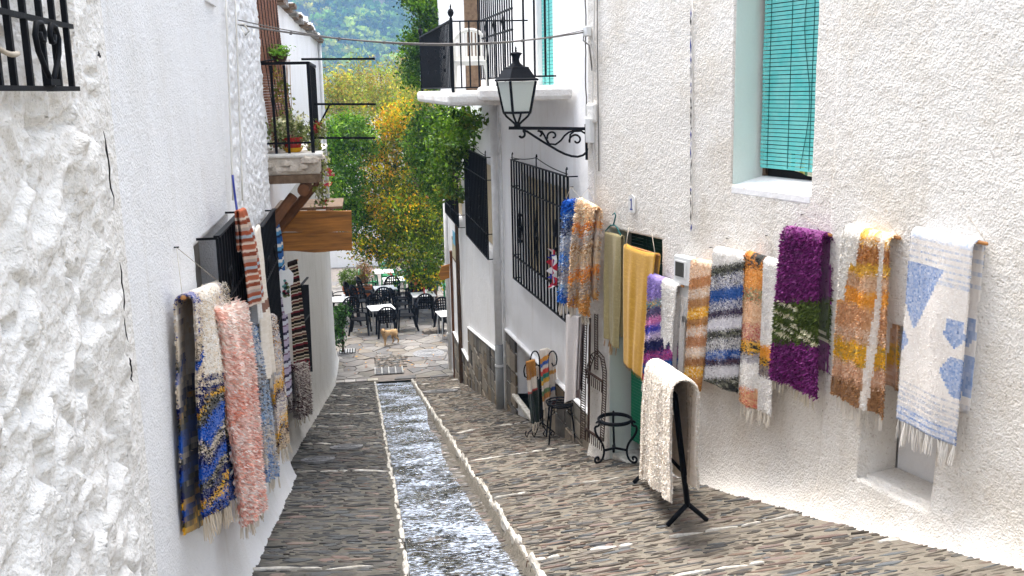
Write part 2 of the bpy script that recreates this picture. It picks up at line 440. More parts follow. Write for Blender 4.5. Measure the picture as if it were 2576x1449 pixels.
def wallgrid(name, parent, W, s0, s1, z0, z1, step, disp, m, holes=(), smooth=True, off=0.0):
    """front face of a wall as a displaced grid; holes (s0,s1,z0,z1,depth) get reveals"""
    def lines(a, b, edges):
        L = np.linspace(a, b, max(2, int(round((b - a) / step)) + 1))
        for e in edges:
            k = np.argmin(abs(L - e)); L[k] = e
        return L
    ss = lines(s0, s1, [e for h in holes for e in h[:2]]); zz = lines(z0, z1, [e for h in holes for e in h[2:4]])
    S, Z = np.meshgrid(ss, zz, indexing='ij'); D = disp(S, Z) + off
    P = np.stack([W.A[0] + W.t[0] * S + W.n[0] * D, W.A[1] + W.t[1] * S + W.n[1] * D, Z], -1)
    ni, nj = S.shape; idx = np.arange(ni * nj).reshape(ni, nj); V = [P.reshape(-1, 3)]; cnt = ni * nj
    keep = np.ones((ni - 1, nj - 1), bool); extra = []
    for h in holes:
        i0, i1 = [int(np.argmin(abs(ss - e))) for e in h[:2]]; j0, j1 = [int(np.argmin(abs(zz - e))) for e in h[2:4]]
        keep[i0:i1, j0:j1] = False
        ring = [(i, j0) for i in range(i0, i1)] + [(i1, j) for j in range(j0, j1)] + [(i, j1) for i in range(i1, i0, -1)] + [(i0, j) for j in range(j1, j0, -1)]
        inner = np.array([W.at(ss[i], zz[j], off - h[4]) for i, j in ring]); V.append(inner); n = len(ring)
        for k in range(n):
            l = (k + 1) % n; extra.append((idx[ring[k]], idx[ring[l]], cnt + l, cnt + k))
        cnt += n
    I, J = np.nonzero(keep)
    F = np.stack([idx[I, J], idx[I + 1, J], idx[I + 1, J + 1], idx[I, J + 1]], -1)
    a, b = P[1, 0] - P[0, 0], P[0, 1] - P[0, 0]
    if np.dot(np.cross(a, b), W.n3) < 0: F = F[:, ::-1]
    if extra: F = np.concatenate([F, np.array(extra)])
    return np_build(name, np.concatenate(V), F, m, parent, smooth=smooth)

def leaf_arrays(P, size, cols, up=0.5, seed=0, aspect=0.55):
    """one bent diamond (two triangles) per point"""
    r = np.random.default_rng(seed); n = len(P); P = np.asarray(P, float)
    d = r.normal(size=(n, 3)); d[:, 2] -= up; d /= np.linalg.norm(d, axis=1)[:, None]
    q = r.normal(size=(n, 3)); w = np.cross(d, q); w /= np.linalg.norm(w, axis=1)[:, None] + 1e-9
    nn = np.cross(d, w)
    L = size * r.uniform(0.6, 1.35, (n, 1)); a = P - d * L * 0.5; b = P + d * L * 0.5
    c1 = P + w * L * aspect * 0.5 + nn * L * 0.12; c2 = P - w * L * aspect * 0.5 + nn * L * 0.12
    V = np.stack([a, c1, b, c2], 1).reshape(-1, 3); k = np.arange(n)[:, None] * 4
    F = np.concatenate([k + np.array([[0, 1, 2]]), k + np.array([[0, 2, 3]])], 1).reshape(-1, 3)
    return V, F, np.repeat(cols, 2, 0)
def clump_points(blobs, n, seed=0, clump=0.22, per=26, shell=0.45):
    """points in small clumps spread through ellipsoids, more towards the surface"""
    r = np.random.default_rng(seed); w = np.array([b[1][0] * b[1][1] * b[1][2] for b in blobs]) ** 0.7; w /= w.sum()
    out, ids = [], []
    for i in range(max(1, n // per)):
        c, rad = blobs[r.choice(len(blobs), p=w)]; d = r.normal(size=3); d /= np.linalg.norm(d)
        rr = r.uniform(shell, 1.0) ** 0.6; p = np.array(c) + d * np.array(rad) * rr
        k = r.normal(size=(per, 3)) * clump * np.array([1, 1, 0.7]) * r.uniform(0.6, 1.3); out.append(p + k); ids += [i] * per
    return np.concatenate(out), np.array(ids)
def pal(cols): return np.array([C(c) for c in cols])
def leaf_colors(n, ids, palette, seed=0, clumpvar=0.5, mask=None, palette2=None):
    r = np.random.default_rng(seed); p = pal(palette); base = p[r.integers(0, len(p), ids.max() + 1)][ids]
    own = p[r.integers(0, len(p), n)]; c = base * 0.8 + own * 0.2
    if mask is not None:
        p2 = pal(palette2); c = np.where(mask[:, None], p2[r.integers(0, len(p2), n)], c)
    return np.clip(c * r.uniform(1 - clumpvar, 1 + clumpvar, (ids.max() + 1, 1))[ids] * r.uniform(0.8, 1.2, (n, 1)), 0.004, 0.85)
def foliage(name, parent, blobs, n, size, palette, seed=0, clump=0.22, per=26, shell=0.45, m=None, maskf=None, palette2=None, up=0.5, aspect=0.55):
    P, ids = clump_points(blobs, n, seed, clump, per, shell)
    c = leaf_colors(len(P), ids, palette, seed + 1, mask=maskf(P, ids) if maskf else None, palette2=palette2)
    V, F, cf = leaf_arrays(P, size, c, up, seed + 2, aspect)
    return np_build(name, V, F, m or M_LEAF, parent, cf)

# ------------------------------------------------------------------ hanging textiles
def pick(c, u, v, r, k=.62):
    val = k * vnoise(u * 13 + 3, np.abs(v) * 120, 17) + (1 - k) * r.uniform(size=len(u)); return c[np.clip(((val - .14) / .72 * len(c)).astype(int), 0, len(c) - 1)]
def stripes(spec, jit=0.012, slope=0.0, wob=0.0):
    """spec: (width, [colours]) from top to hem; tufts choose among the colours of their band"""
    ws = np.cumsum([s[0] for s in spec]); ws = ws / ws[-1]; cols = [pal(s[1]) for s in spec]
    def fn(u, v, r):
        vv = np.clip(np.abs(v) + slope * (u - 0.5) + r.normal(size=len(u)) * jit + (wob * (vnoise(u * 5, v * 6, 3) - 0.5) if wob else 0), 0, 0.9999)
        k = np.searchsorted(ws, vv); out = np.zeros((len(u), 3))
        for i, c in enumerate(cols):
            mk = k == i; out[mk] = pick(c, u[mk], v[mk], r)
        return out
    return fn
TASSELS = {}
def tassel_mesh(col, k):
    key = (col, k)
    if key not in TASSELS:
        r = random.Random(k * 7 + 1); mb = MB(); bx, by = r.uniform(-.1, .1), r.uniform(-.08, .08)
        for s_ in range(4):
            a = s_ * 1.6 + k; ex = bx + 0.06 * math.cos(a); ey = by + 0.07 * math.sin(a); c = C(col); f = r.uniform(0.85, 1.1)
            mb.tube([(0.01 * math.cos(a), 0.01 * math.sin(a), 0.02), (ex * .4 + .03 * math.cos(a), ey * .4 + .03 * math.sin(a), -.5), (ex, ey, -1 + r.uniform(-.05, .12))],
                    [0.020, 0.024, 0.017], 4, col=tuple(x * f for x in c))
        me = mb.mesh('tassel'); me.materials.append(M_CLOTH); TASSELS[key] = me
    return TASSELS[key]
def textile(name, label, W, quad, pat, off=0.09, r=0.03, folds=(0.012, 3.0), pile=0, plen=0.02, pwid=0.008, fringe=None,
            back=0.85, rod=True, nail=None, cat='rug', group='rugs hung along the walls', m=None, seed=1, top=True, taper=0.0, droop=0.0, thick=0.008, nv=90, rodext=(0.02, 0.04)):
    """cloth folded over a rod: TL, TR, BR, BL of its front in measured pixels on the plane off metres before wall W"""
    rr = np.random.default_rng(seed)
    TL, TR, BR, BL = [W.p(*q, off) for q in quad]
    ztop = (TL[2] + TR[2]) / 2
    n3 = W.n3; nu, na, nb = 34, 7, 40
    us = np.linspace(0, 1, nu)
    base = thing(name, label, cat, (TL + TR) / 2 * 1.0, group)
    root = np.array(woff(base))
    rows, vv = [], []
    def front(u, v):
        T = TL * (1 - u) + TR * u; B = BL * (1 - u) + BR * u; P = T * (1 - v) + B * v
        g = min(1.0, v * 2.5 + 0.15)
        ph = seed * 1.7
        w = folds[0] * g * (math.sin(2 * PI * folds[1] * u + ph + 0.6 * v) + 0.5 * math.sin(2 * PI * folds[1] * 1.7 * u + 2 * ph - v)) + 0.01 * g * (float(vnoise(u * 4 + seed, v * 5, seed)) - 0.5)
        return P + n3 * w - np.array([0, 0, droop * 4 * u * (1 - u) * (1 - v)])
    if top and back > 0:
        for k in range(nb):
            v = back * (1 - k / nb); rows.append([front(u, v * 0.999) * 1.0 - n3 * 2 * r for u in us]); vv.append(-v)
        for k in range(na):
            th = PI * (1 - k / na); rows.append([front(u, 0) + n3 * (-r + r * math.cos(th)) + np.array([0, 0, r * math.sin(th)]) for u in us]); vv.append(-0.001)
    for k in range(nv + 1):
        v = k / nv; rows.append([front(u, v) for u in us]); vv.append(v)
    P = np.array(rows); nr = len(rows); idx = np.arange(nr * nu).reshape(nr, nu); vv = np.array(vv)
    F = np.stack([idx[:-1, :-1], idx[:-1, 1:], idx[1:, 1:], idx[1:, :-1]], -1).reshape(-1, 4)
    uc = np.repeat(((us[:-1] + us[1:]) / 2)[None], nr - 1, 0).ravel(); vc = np.repeat(((vv[:-1] + vv[1:]) / 2)[:, None], nu - 1, 1).ravel()
    cloth = np_build('cloth', P.reshape(-1, 3), F, m or M_FABRIC, base, sum(pat(uc, vc, rr) for _ in range(6)) / 6.0, True)
    sm = cloth.modifiers.new('thickness', 'SOLIDIFY'); sm.thickness = thick; sm.offset = 0
    if pile:
        wid = np.linalg.norm(TR - TL); hgt = abs(ztop - (BL[2] + BR[2]) / 2)
        N = int(pile * wid * hgt * 2.6); fi = rr.uniform(0, 1, N); u = rr.uniform(0, 1, N)
        ed = rr.uniform(size=N) < 0.16; u = np.where(ed, np.where(rr.uniform(size=N) < 0.5, 0.0, 1.0), u)
        r0 = 0
        ri = r0 + fi * (nr - 1.001 - r0); i = ri.astype(int); f = (ri - i)[:, None]; uj = u * (nu - 1.001); j = uj.astype(int); g = (uj - j)[:, None]
        Q = (P[i, j] * (1 - g) + P[i, j + 1] * g) * (1 - f) + (P[i + 1, j] * (1 - g) + P[i + 1, j + 1] * g) * f
        vq = vv[i] * (1 - f[:, 0]) + vv[i + 1] * f[:, 0]
        side = np.where(ed, np.where(u < 0.5, -1.0, 1.0), 0.0)[:, None]
        tt = (TR - TL) / wid
        nor = n3[None] * np.where(vq[:, None] < -0.002, -0.8, 1.0)
        d = nor * 0.75 + np.array([0, 0, -0.55]) + tt[None] * side * 1.0 + rr.normal(size=(N, 3)) * 0.45; d /= np.linalg.norm(d, axis=1)[:, None]
        w = np.cross(d, rr.normal(size=(N, 3))); w /= np.linalg.norm(w, axis=1)[:, None]
        L = plen * rr.uniform(0.5, 1.3, (N, 1)); ww = pwid * rr.uniform(0.6, 1.3, (N, 1))
        tip = Q + d * L; mid = Q + d * L * 0.55 + w * ww * 0.3
        V = np.stack([Q - w * ww * .3, mid + w * ww * .5, tip, mid - w * ww * .8], 1).reshape(-1, 3); k4 = np.arange(N)[:, None] * 4
        FF = np.concatenate([k4 + np.array([[0, 1, 2]]), k4 + np.array([[0, 2, 3]])], 1).reshape(-1, 3)
        col = np.clip(pat(np.clip(u, 0.001, 0.999), vq, rr) * rr.uniform(0.78, 1.18, (N, 1)), 0.003, 0.86)
        tag(np_build('pile', V, FF, M_PILE, base, np.repeat(col, 2, 0)), kind='stuff')
    if fringe:
        cnt, ln, fc = fringe
        for q in range(cnt):
            u = (q + 0.5 + rr.uniform(-.3, .3)) / cnt; p = front(u, 1.0)
            t = bpy.data.objects.new('tassel', tassel_mesh(fc, q % 5)); COL.objects.link(t); t.parent = base
            t.location = p - root; sc = ln * rr.uniform(0.75, 1.15); t.scale = (ln * rr.uniform(.8, 1.2), ln * rr.uniform(.8, 1.2), sc)
            t.rotation_euler = (rr.uniform(-.12, .12), rr.uniform(-.12, .12), rr.uniform(0, 6))
    if rod:
        tt = (TR - TL) / np.linalg.norm(TR - TL); a = TL - n3 * r - tt * rodext[0]; b = TR - n3 * r + tt * rodext[1]
        up3 = np.array([0, 0, r - 0.014]); tube_part('rod', [a + up3, b + up3], 0.011, M_ROD, base, 8)
        nl = nail if nail is not None else None
        if nl is not None:
            q = W.p(*nl, 0.012)
            tube_part('string', [a + up3, q], 0.0016, M_STRING, base, 4); tube_part('string', [b + up3, q], 0.0016, M_STRING, base, 4)
            tube_part('nail', [q - n3 * 0.03, q + n3 * 0.012], 0.004, M_IRON, base, 5)
    return base

# ================================================================== SETTING
def struct(o, kind='structure'):
    o['kind'] = kind; return o
# the ground sheet, following lane and square, and the wooded hillside behind
def terrain(x, y):
    z = np.where(y < 23.4, -SLOPE * np.maximum(y, -30), -SLOPE * 23.4 - (np.minimum(y, 60) - 23.4) * 0.012) - 0.16
    z = z - np.clip((y - 48) / 60, 0, 1) * 7.0
    return z
xs = np.concatenate([np.linspace(-420, -12, 18), np.linspace(-8, 10, 19), np.linspace(14, 420, 18)])
ys = np.concatenate([np.linspace(-36, 60, 97), np.linspace(66, 530, 40)])
Xg, Yg = np.meshgrid(xs, ys, indexing='ij'); idx = np.arange(Xg.size).reshape(Xg.shape)
F4 = np.stack([idx[:-1, :-1], idx[1:, :-1], idx[1:, 1:], idx[:-1, 1:]], -1).reshape(-1, 4)
struct(np_build('ground', np.stack([Xg, Yg, terrain(Xg, Yg)], -1).reshape(-1, 3), F4, M_EARTH, smooth=True))
def hillz(x, y):
    return -13.5 + 0.45 * np.maximum(y - 520, -8) + 40 * (fbm(x / 130, y / 130, 3, 4) - 0.5) * np.clip((y - 520) / 80, 0, 1) - 0.02 * x
xs = np.linspace(-420, 620, 70); ys = np.linspace(512, 1060, 50)
Xg, Yg = np.meshgrid(xs, ys, indexing='ij'); idx = np.arange(Xg.size).reshape(Xg.shape)
F4 = np.stack([idx[:-1, :-1], idx[1:, :-1], idx[1:, 1:], idx[:-1, 1:]], -1).reshape(-1, 4)
M_HILL = mat('hill_scrub', (0.10, 0.10, 0.055), 0.95, 0, 0.5, 0.05, col2=(0.20, 0.15, 0.10))
struct(np_build('hillside', np.stack([Xg, Yg, hillz(Xg, Yg)], -1).reshape(-1, 3), F4, M_HILL, smooth=True))
r = np.random.default_rng(11)
blobs = []
allV, allF, allC, o = [], [], [], 0
hp = [['5a7f22', '6a8f28', '7a9f30'], ['96b03a', 'a8b844'], ['3a6222', '48742c'], ['a8b040', 'b0a840'], ['8a8a50']]
for k in range(420):
    y = r.uniform(540, 900); x = y * r.uniform(-0.09, 0.12) + r.uniform(-12, 12)
    h = r.uniform(11, 27); z = float(hillz(np.array(x), np.array(y)))
    P, ids = clump_points([((x, y, z + h * .6), (h * .45, h * .45, h * .45))], 340, k, h * .045, 10, 0.8)
    c = leaf_colors(len(P), ids, hp[r.choice(5, p=[.34, .26, .2, .12, .08])], k, 0.3)
    V, F, cf = leaf_arrays(P, h * .12, c, 0.2, k, 0.85)
    allV.append(V); allF.append(F + o); allC.append(cf); o += len(V)
w = np_build('hillside_wood', np.concatenate(allV), np.concatenate(allF), M_FARLEAF, None, np.concatenate(allC))
tag(w, 'hazy blue-green wood covering the far hillside', 'wood', kind='stuff')

# ------------------------------------------------------------------ the lane
CHL, CHR = 0.13, 0.92                      # edges of the water channel
CHX = np.array([[5, .15], [8, .15], [12, .12], [16, .09], [20, .05], [23.5, .02]])
def chl(y): return np.interp(y, CHX[:, 0], CHX[:, 1])
def chr_(y): return np.interp(y, [5, 12, 23.5], [0.945, 0.91, 0.88])
ys = np.arange(-3, 23.45, 0.07)
prof = [(-2.2, 0), (-1.6, 0), (-1.0, 0), (-.5, 0), (-.2, 0), ('l', 0), ('l', -.085), ('m', -.095), ('m2', -.095), ('r', -.085), ('r', 0), (1.3, 0), (1.8, 0), (2.3, 0), (2.8, 0), (3.4, 0), (4.2, 0), (5.2, 0), (7, 0)]
rows = []
for y in ys:
    L, R_ = chl(y), chr_(y); row = []
    for x, dz in prof:
        if x == 'l': x = L - (0.0 if dz == 0 else -0.012)
        elif x == 'r': x = R_ - (0.012 if dz else 0)
        elif x == 'm': x = L + (R_ - L) * .33
        elif x == 'm2': x = L + (R_ - L) * .66
        row.append((x, y, -SLOPE * y + dz))
    rows.append(row)
P = np.array(rows); P[..., 2] += 0.012 * (fbm(P[..., 0] * 3, P[..., 1] * 3, 3, 8) - 0.5)
idx = np.arange(P.shape[0] * P.shape[1]).reshape(P.shape[:2])
F4 = np.stack([idx[:-1, :-1], idx[:-1, 1:], idx[1:, 1:], idx[1:, :-1]], -1).reshape(-1, 4)
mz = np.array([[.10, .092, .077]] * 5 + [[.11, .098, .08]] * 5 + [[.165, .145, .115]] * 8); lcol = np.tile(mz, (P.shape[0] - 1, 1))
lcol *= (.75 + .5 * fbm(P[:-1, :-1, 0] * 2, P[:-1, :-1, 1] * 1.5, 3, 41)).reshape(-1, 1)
lane = struct(np_build('lane', P.reshape(-1, 3), F4, M_MORTAR, None, lcol))

# slates set on edge, in slightly oblique courses
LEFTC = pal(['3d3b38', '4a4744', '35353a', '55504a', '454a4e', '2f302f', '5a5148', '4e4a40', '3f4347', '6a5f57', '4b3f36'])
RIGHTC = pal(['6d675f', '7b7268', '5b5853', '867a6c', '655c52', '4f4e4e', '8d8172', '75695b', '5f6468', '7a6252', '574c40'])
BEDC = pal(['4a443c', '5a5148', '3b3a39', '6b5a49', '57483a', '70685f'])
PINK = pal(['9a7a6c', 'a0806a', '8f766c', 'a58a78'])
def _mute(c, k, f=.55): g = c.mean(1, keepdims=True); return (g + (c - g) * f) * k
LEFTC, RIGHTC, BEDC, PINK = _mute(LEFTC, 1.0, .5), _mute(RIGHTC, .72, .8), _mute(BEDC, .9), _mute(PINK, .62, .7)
def stone_geo(r, l, w, h, tl=1.0):
    n = 8; out = []
    for i in range(n):
        a = 2 * PI * i / n + r.uniform(-.2, .2); ca, sa = math.cos(a), math.sin(a)
        out.append((l / 2 * math.copysign(abs(ca) ** 0.95, ca) * r.uniform(.8, 1.12), w / 2 * math.copysign(abs(sa) ** 1.1, sa) * r.uniform(.65, 1.2)))
    tx, ty = r.uniform(-.06, .06) * tl, r.uniform(-.25, .25) * tl
    V = [(x, y, -.02) for x, y in out] + [(x * .93, y * .84, h * .7 + tx * x + ty * y) for x, y in out] + [(x * .62, y * .45, h + tx * x + ty * y + r.uniform(-.002, .002)) for x, y in out]
    F = [(i, (i + 1) % n, n + (i + 1) % n, n + i) for i in range(n)] + [(n + i, n + (i + 1) % n, 2 * n + (i + 1) % n, 2 * n + i) for i in range(n)] + [(2 * n, 2 * n + i, 2 * n + i + 1, 2 * n + i + 1)[:3] for i in range(1, n - 1)]
    return np.array(V), F
TILT = Matrix.Rotation(-math.atan(SLOPE), 4, 'X')
TILT3 = np.array(TILT.to_3x3())
rs = random.Random(5)
NEAR = []                                   # the stones that show largest become objects of their own
VAR = {}
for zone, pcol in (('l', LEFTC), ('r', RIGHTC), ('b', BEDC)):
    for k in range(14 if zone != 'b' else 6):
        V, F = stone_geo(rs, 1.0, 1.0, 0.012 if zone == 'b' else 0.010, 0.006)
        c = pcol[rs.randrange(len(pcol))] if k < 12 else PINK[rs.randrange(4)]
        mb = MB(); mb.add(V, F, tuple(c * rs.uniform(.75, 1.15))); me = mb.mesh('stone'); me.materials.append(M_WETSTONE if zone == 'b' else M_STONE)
        VAR.setdefault(zone, []).append(me)
stuffV, stuffF, stuffC, so = {'l': [], 'b': []}, {'l': [], 'b': []}, {'l': [], 'b': []}, {'l': 0, 'b': 0}
stones = []
COVERS = [(*gp(872, 1128)[:2], .22), (*gp(800, 1160)[:2], .21), (*gp(1108, 986)[:2], .37)]
def white_left(yb): return min(abs(yb - k) for k in WROWL)
WROWL = [6.30, 8.25, 10.3, 12.5, 14.4, 16.2, 17.8, 19.8, 21.6]
WROWR = [3.2, 5.15, 6.0, 8.15, 10.25, 12.7, 14.85, 17.3, 19.4, 21.4]
for zone in ('l', 'r', 'b'):
    y = 3.6
    while y < 25.5:
        dy = (rs.uniform(.024, .046) if zone == 'r' else rs.uniform(.032, .06)) * (1 + max(0, y - 10) * 0.04); y += dy
        sl = {'l': -.045, 'r': .045, 'b': 0.0}[zone] * y
        if zone == 'l': x, xe = -1.35, None
        elif zone == 'r': x, xe = 0.96, 2.6 + max(0, (9.5 - y)) * .34 if y < 9.5 else 2.6
        else: x, xe = None, None
        if zone == 'b': x = chl(y) + .03; xe = chr_(y) - .03
        if zone == 'l': xe = chl(y) - .06
        if zone == 'r': x = chr_(y) + .07
        x += rs.uniform(-.08, 0) if zone != 'b' else 0
        while x < xe:
            l = rs.choice([.07, .1, .13, .17, .21, .28, .15]) * rs.uniform(.85, 1.2); l = min(l, max(.05, xe - x + .02))
            px, py = x + l / 2, y + sl * (x + l / 2 - (0 if zone == 'l' else .95 if zone == 'r' else 0))
            x += l + rs.uniform(.004, .018)
            if py > 23.3 or py < 3.4 or rs.random() < .08: continue
            if any(math.hypot(px - a_, py - b_) < c_ for a_, b_, c_ in COVERS): continue
            stones.append((zone, px, py, l, dy * rs.choice([.45, .6, .75, .9, 1.1, 1.4, 1.9 if zone == 'l' else 1.5]), math.atan(sl) + rs.uniform(-.14, .14)))
stones.sort(key=lambda s: s[2])
big = [s for s in stones if s[0] != 'b' and 4.9 < s[2] and -1.0 < s[1] < 3.4]
big.sort(key=lambda s: s[3] * s[4] / s[2] ** 2 * (1 if s[2] > 5.2 else .1), reverse=True)
bigset = set(id(s) for s in big[:290])
for s in stones:
    zone, px, py, l, w_, rot = s
    z0 = -SLOPE * py + (-0.092 if zone == 'b' else -0.003)
    if id(s) in bigset:
        ob = bpy.data.objects.new('stone', rs.choice(VAR[zone])); COL.objects.link(ob); ob.parent = lane
        ob.matrix_local = Matrix.Translation((px, py, z0)) @ TILT @ Matrix.Rotation(rot, 4, 'Z') @ Matrix.Diagonal((l * rs.choice((-1, 1)) * 1.0, w_ * 1.15, rs.uniform(.8, 1.5), 1))
        if ob.matrix_local.determinant() < 0: ob.matrix_local = ob.matrix_local @ Matrix.Diagonal((-1, 1, 1, 1))
        continue
    V, F = stone_geo(rs, l, w_, rs.uniform(.004, .013))
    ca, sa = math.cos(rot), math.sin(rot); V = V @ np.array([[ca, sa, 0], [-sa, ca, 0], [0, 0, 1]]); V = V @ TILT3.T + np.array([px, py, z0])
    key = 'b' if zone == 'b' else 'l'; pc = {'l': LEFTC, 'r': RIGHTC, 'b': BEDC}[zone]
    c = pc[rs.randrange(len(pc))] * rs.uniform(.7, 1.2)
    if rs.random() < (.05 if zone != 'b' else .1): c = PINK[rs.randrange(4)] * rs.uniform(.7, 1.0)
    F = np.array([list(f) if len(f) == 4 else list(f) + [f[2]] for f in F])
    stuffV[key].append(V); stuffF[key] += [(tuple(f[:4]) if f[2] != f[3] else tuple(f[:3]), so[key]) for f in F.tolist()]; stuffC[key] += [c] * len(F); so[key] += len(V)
for key, m_, nm in (('l', M_STONE, 'stones'), ('b', M_WETSTONE, 'channel_stones')):
    me = bpy.data.meshes.new(nm); me.from_pydata(np.concatenate(stuffV[key]).tolist(), [], [tuple(i + o_ for i in f) for f, o_ in stuffF[key]])
    at = me.attributes.new('Col', 'FLOAT_COLOR', 'FACE'); at.data.foreach_set('color', np.concatenate([np.array(stuffC[key], np.float32), np.ones((len(stuffC[key]), 1), np.float32)], 1).ravel())
    tag(link_mesh(nm, me, m_, lane), kind='stuff')

def lump(mb, p, l, w, h, rot, r, col=None, rings=5, tilt=True):
    """uneven elongated stone, flat-bottomed"""
    vs = []; n = 7
    for i in range(rings):
        f = i / (rings - 1); x = (f - .5) * l; k = (1 - abs(2 * f - 1) ** 7 * .4) * r.uniform(.74, 1.16)
        for j in range(n):
            a = PI * j / (n - 1); vs.append((x + r.uniform(-.02, .02) * l, math.cos(a) * w / 2 * k * r.uniform(.85, 1.15), max(0.0, math.sin(a)) ** .32 * h * k * r.uniform(.85, 1.12) - .03))
    V = np.array(vs); ca, sa = math.cos(rot), math.sin(rot); V = V @ np.array([[ca, sa, 0], [-sa, ca, 0], [0, 0, 1]])
    if tilt: V = V @ TILT3.T
    V = V + np.array(p)
    fs = [(i * n + j, i * n + j + 1, (i + 1) * n + j + 1, (i + 1) * n + j)[::-1] for i in range(rings - 1) for j in range(n - 1)]
    fs += [tuple(range(n)), tuple((rings - 1) * n + j for j in range(n))[::-1]]
    mb.add(V, fs, col)
# whitewashed kerb stones along the channel, and whitewashed courses that mark the steps
for sd_, (wd, ht) in (('l', (.036, .018)), ('r', (.042, .048))):
    y = 3.9
    while y < 23.2:
        l = rs.choice([.1, .15, .2, .28, .36]) * rs.uniform(.85, 1.15)
        yc = y + l / 2; x = (chl(yc) - .01 if sd_ == 'l' else chr_(yc) + .02) + rs.uniform(-.012, .012)
        mb = MB(); h = ht * rs.uniform(.55, 1.25)
        lump(mb, (x, yc, -SLOPE * yc + .0), l * 1.05, wd * rs.uniform(.65, 1.25), h + .03, PI / 2 + rs.uniform(-.035, .035), rs, None, 6)
        mb.build('kerb_stone', M_PAINTST, lane, smooth=False); y += l + rs.uniform(.0, .03)
for zone, rows_ in (('l', WROWL), ('r', WROWR)):
    for yb in rows_:
        x = -1.0 if zone == 'l' else .98; xe = -0.12 if zone == 'l' else (2.5 + max(0, 9.5 - yb) * .34)
        sl = (-.045 if zone == 'l' else .045) * yb
        while x < xe:
            l = rs.choice([.1, .16, .22, .3, .42]); keep = rs.random() < .86
            if keep:
                xc = x + l / 2; yy = yb + sl * (xc + .5 if zone == 'l' else xc - .95) + rs.uniform(-.02, .02)
                if zone == 'l': yy = yb + sl * (xc + .5) * 0.9
                if yy < 23.2:
                    mb = MB(); V, F = stone_geo(rs, l * 1.15, rs.uniform(.026, .044) + max(0, yb - 9) * .003, rs.uniform(.014, .022)); rot = math.atan(sl) + rs.uniform(-.06, .06); ca, sa = math.cos(rot), math.sin(rot)
                    mb.add((V @ np.array([[ca, sa, 0], [-sa, ca, 0], [0, 0, 1]])) @ TILT3.T + np.array([xc, yy, -SLOPE * yy]), F)
                    mb.build('painted_stone', M_PAINTST, lane)
            x += l + (rs.uniform(.2, .6) if rs.random() < .2 else rs.uniform(-.01, .03))

# shallow running water over the channel bed
def water_mat():
    m = bpy.data.materials.new('running_water'); m.use_nodes = True; nt = m.node_tree; N = nt.nodes; Lk = nt.links
    N.remove(N['Principled BSDF']); out = N['Material Output']
    tc = N.new('ShaderNodeTexCoord'); mp = N.new('ShaderNodeMapping'); mp.inputs['Scale'].default_value = (1.0, 1.6, 1)
    Lk.new(tc.outputs['Object'], mp.inputs['Vector'])
    n1 = N.new('ShaderNodeTexNoise'); n1.inputs['Scale'].default_value = 26; n1.inputs['Detail'].default_value = 4; n1.inputs['Roughness'].default_value = .6
    n2 = N.new('ShaderNodeTexNoise'); n2.inputs['Scale'].default_value = 9; n2.inputs['Detail'].default_value = 2
    for n in (n1, n2): Lk.new(mp.outputs['Vector'], n.inputs['Vector'])
    b1 = N.new('ShaderNodeBump'); b1.inputs['Strength'].default_value = 1.0; b1.inputs['Distance'].default_value = .05; Lk.new(n2.outputs['Fac'], b1.inputs['Height'])
    b2 = N.new('ShaderNodeBump'); b2.inputs['Strength'].default_value = 1.0; b2.inputs['Distance'].default_value = .03; Lk.new(n1.outputs['Fac'], b2.inputs['Height']); Lk.new(b1.outputs[0], b2.inputs['Normal'])
    gl = N.new('ShaderNodeBsdfGlossy'); gl.inputs['Roughness'].default_value = .03; Lk.new(b2.outputs[0], gl.inputs['Normal'])
    tr = N.new('ShaderNodeBsdfTransparent'); tr.inputs['Color'].default_value = (.78, .78, .72, 1)
    fr = N.new('ShaderNodeFresnel'); fr.inputs['IOR'].default_value = 1.33; Lk.new(b2.outputs[0], fr.inputs['Normal'])
    mx = N.new('ShaderNodeMixShader'); Lk.new(fr.outputs[0], mx.inputs[0]); Lk.new(tr.outputs[0], mx.inputs[1]); Lk.new(gl.outputs[0], mx.inputs[2])
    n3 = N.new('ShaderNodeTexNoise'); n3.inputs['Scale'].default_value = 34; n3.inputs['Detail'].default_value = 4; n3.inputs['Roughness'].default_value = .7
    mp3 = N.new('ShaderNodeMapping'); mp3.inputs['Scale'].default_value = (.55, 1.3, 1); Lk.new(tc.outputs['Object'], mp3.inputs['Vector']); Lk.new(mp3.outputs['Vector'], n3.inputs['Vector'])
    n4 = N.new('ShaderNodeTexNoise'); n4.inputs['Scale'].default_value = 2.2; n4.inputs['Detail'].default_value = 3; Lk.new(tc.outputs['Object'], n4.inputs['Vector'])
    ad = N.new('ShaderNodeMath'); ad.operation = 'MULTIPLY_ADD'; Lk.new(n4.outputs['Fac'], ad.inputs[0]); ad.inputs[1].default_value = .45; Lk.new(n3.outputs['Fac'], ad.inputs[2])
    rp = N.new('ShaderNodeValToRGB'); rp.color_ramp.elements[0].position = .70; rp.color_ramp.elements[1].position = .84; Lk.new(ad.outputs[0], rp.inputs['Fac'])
    foam_glint = N.new('ShaderNodeBsdfPrincipled'); foam_glint.inputs['Base Color'].default_value = (.56, .64, .78, 1); foam_glint.inputs['Roughness'].default_value = .25; Lk.new(b2.outputs[0], foam_glint.inputs['Normal'])  # pale blue flecks: glitter on the water painted in as colour, with some foam
    m2 = N.new('ShaderNodeMixShader'); Lk.new(rp.outputs['Color'], m2.inputs[0]); Lk.new(mx.outputs[0], m2.inputs[1]); Lk.new(foam_glint.outputs[0], m2.inputs[2])
    Lk.new(m2.outputs[0], out.inputs['Surface']); return m
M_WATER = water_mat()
ys = np.arange(3.8, 23.3, .03); us = np.linspace(0, 1, 26)
U_, Y_ = np.meshgrid(us, ys, indexing='ij')
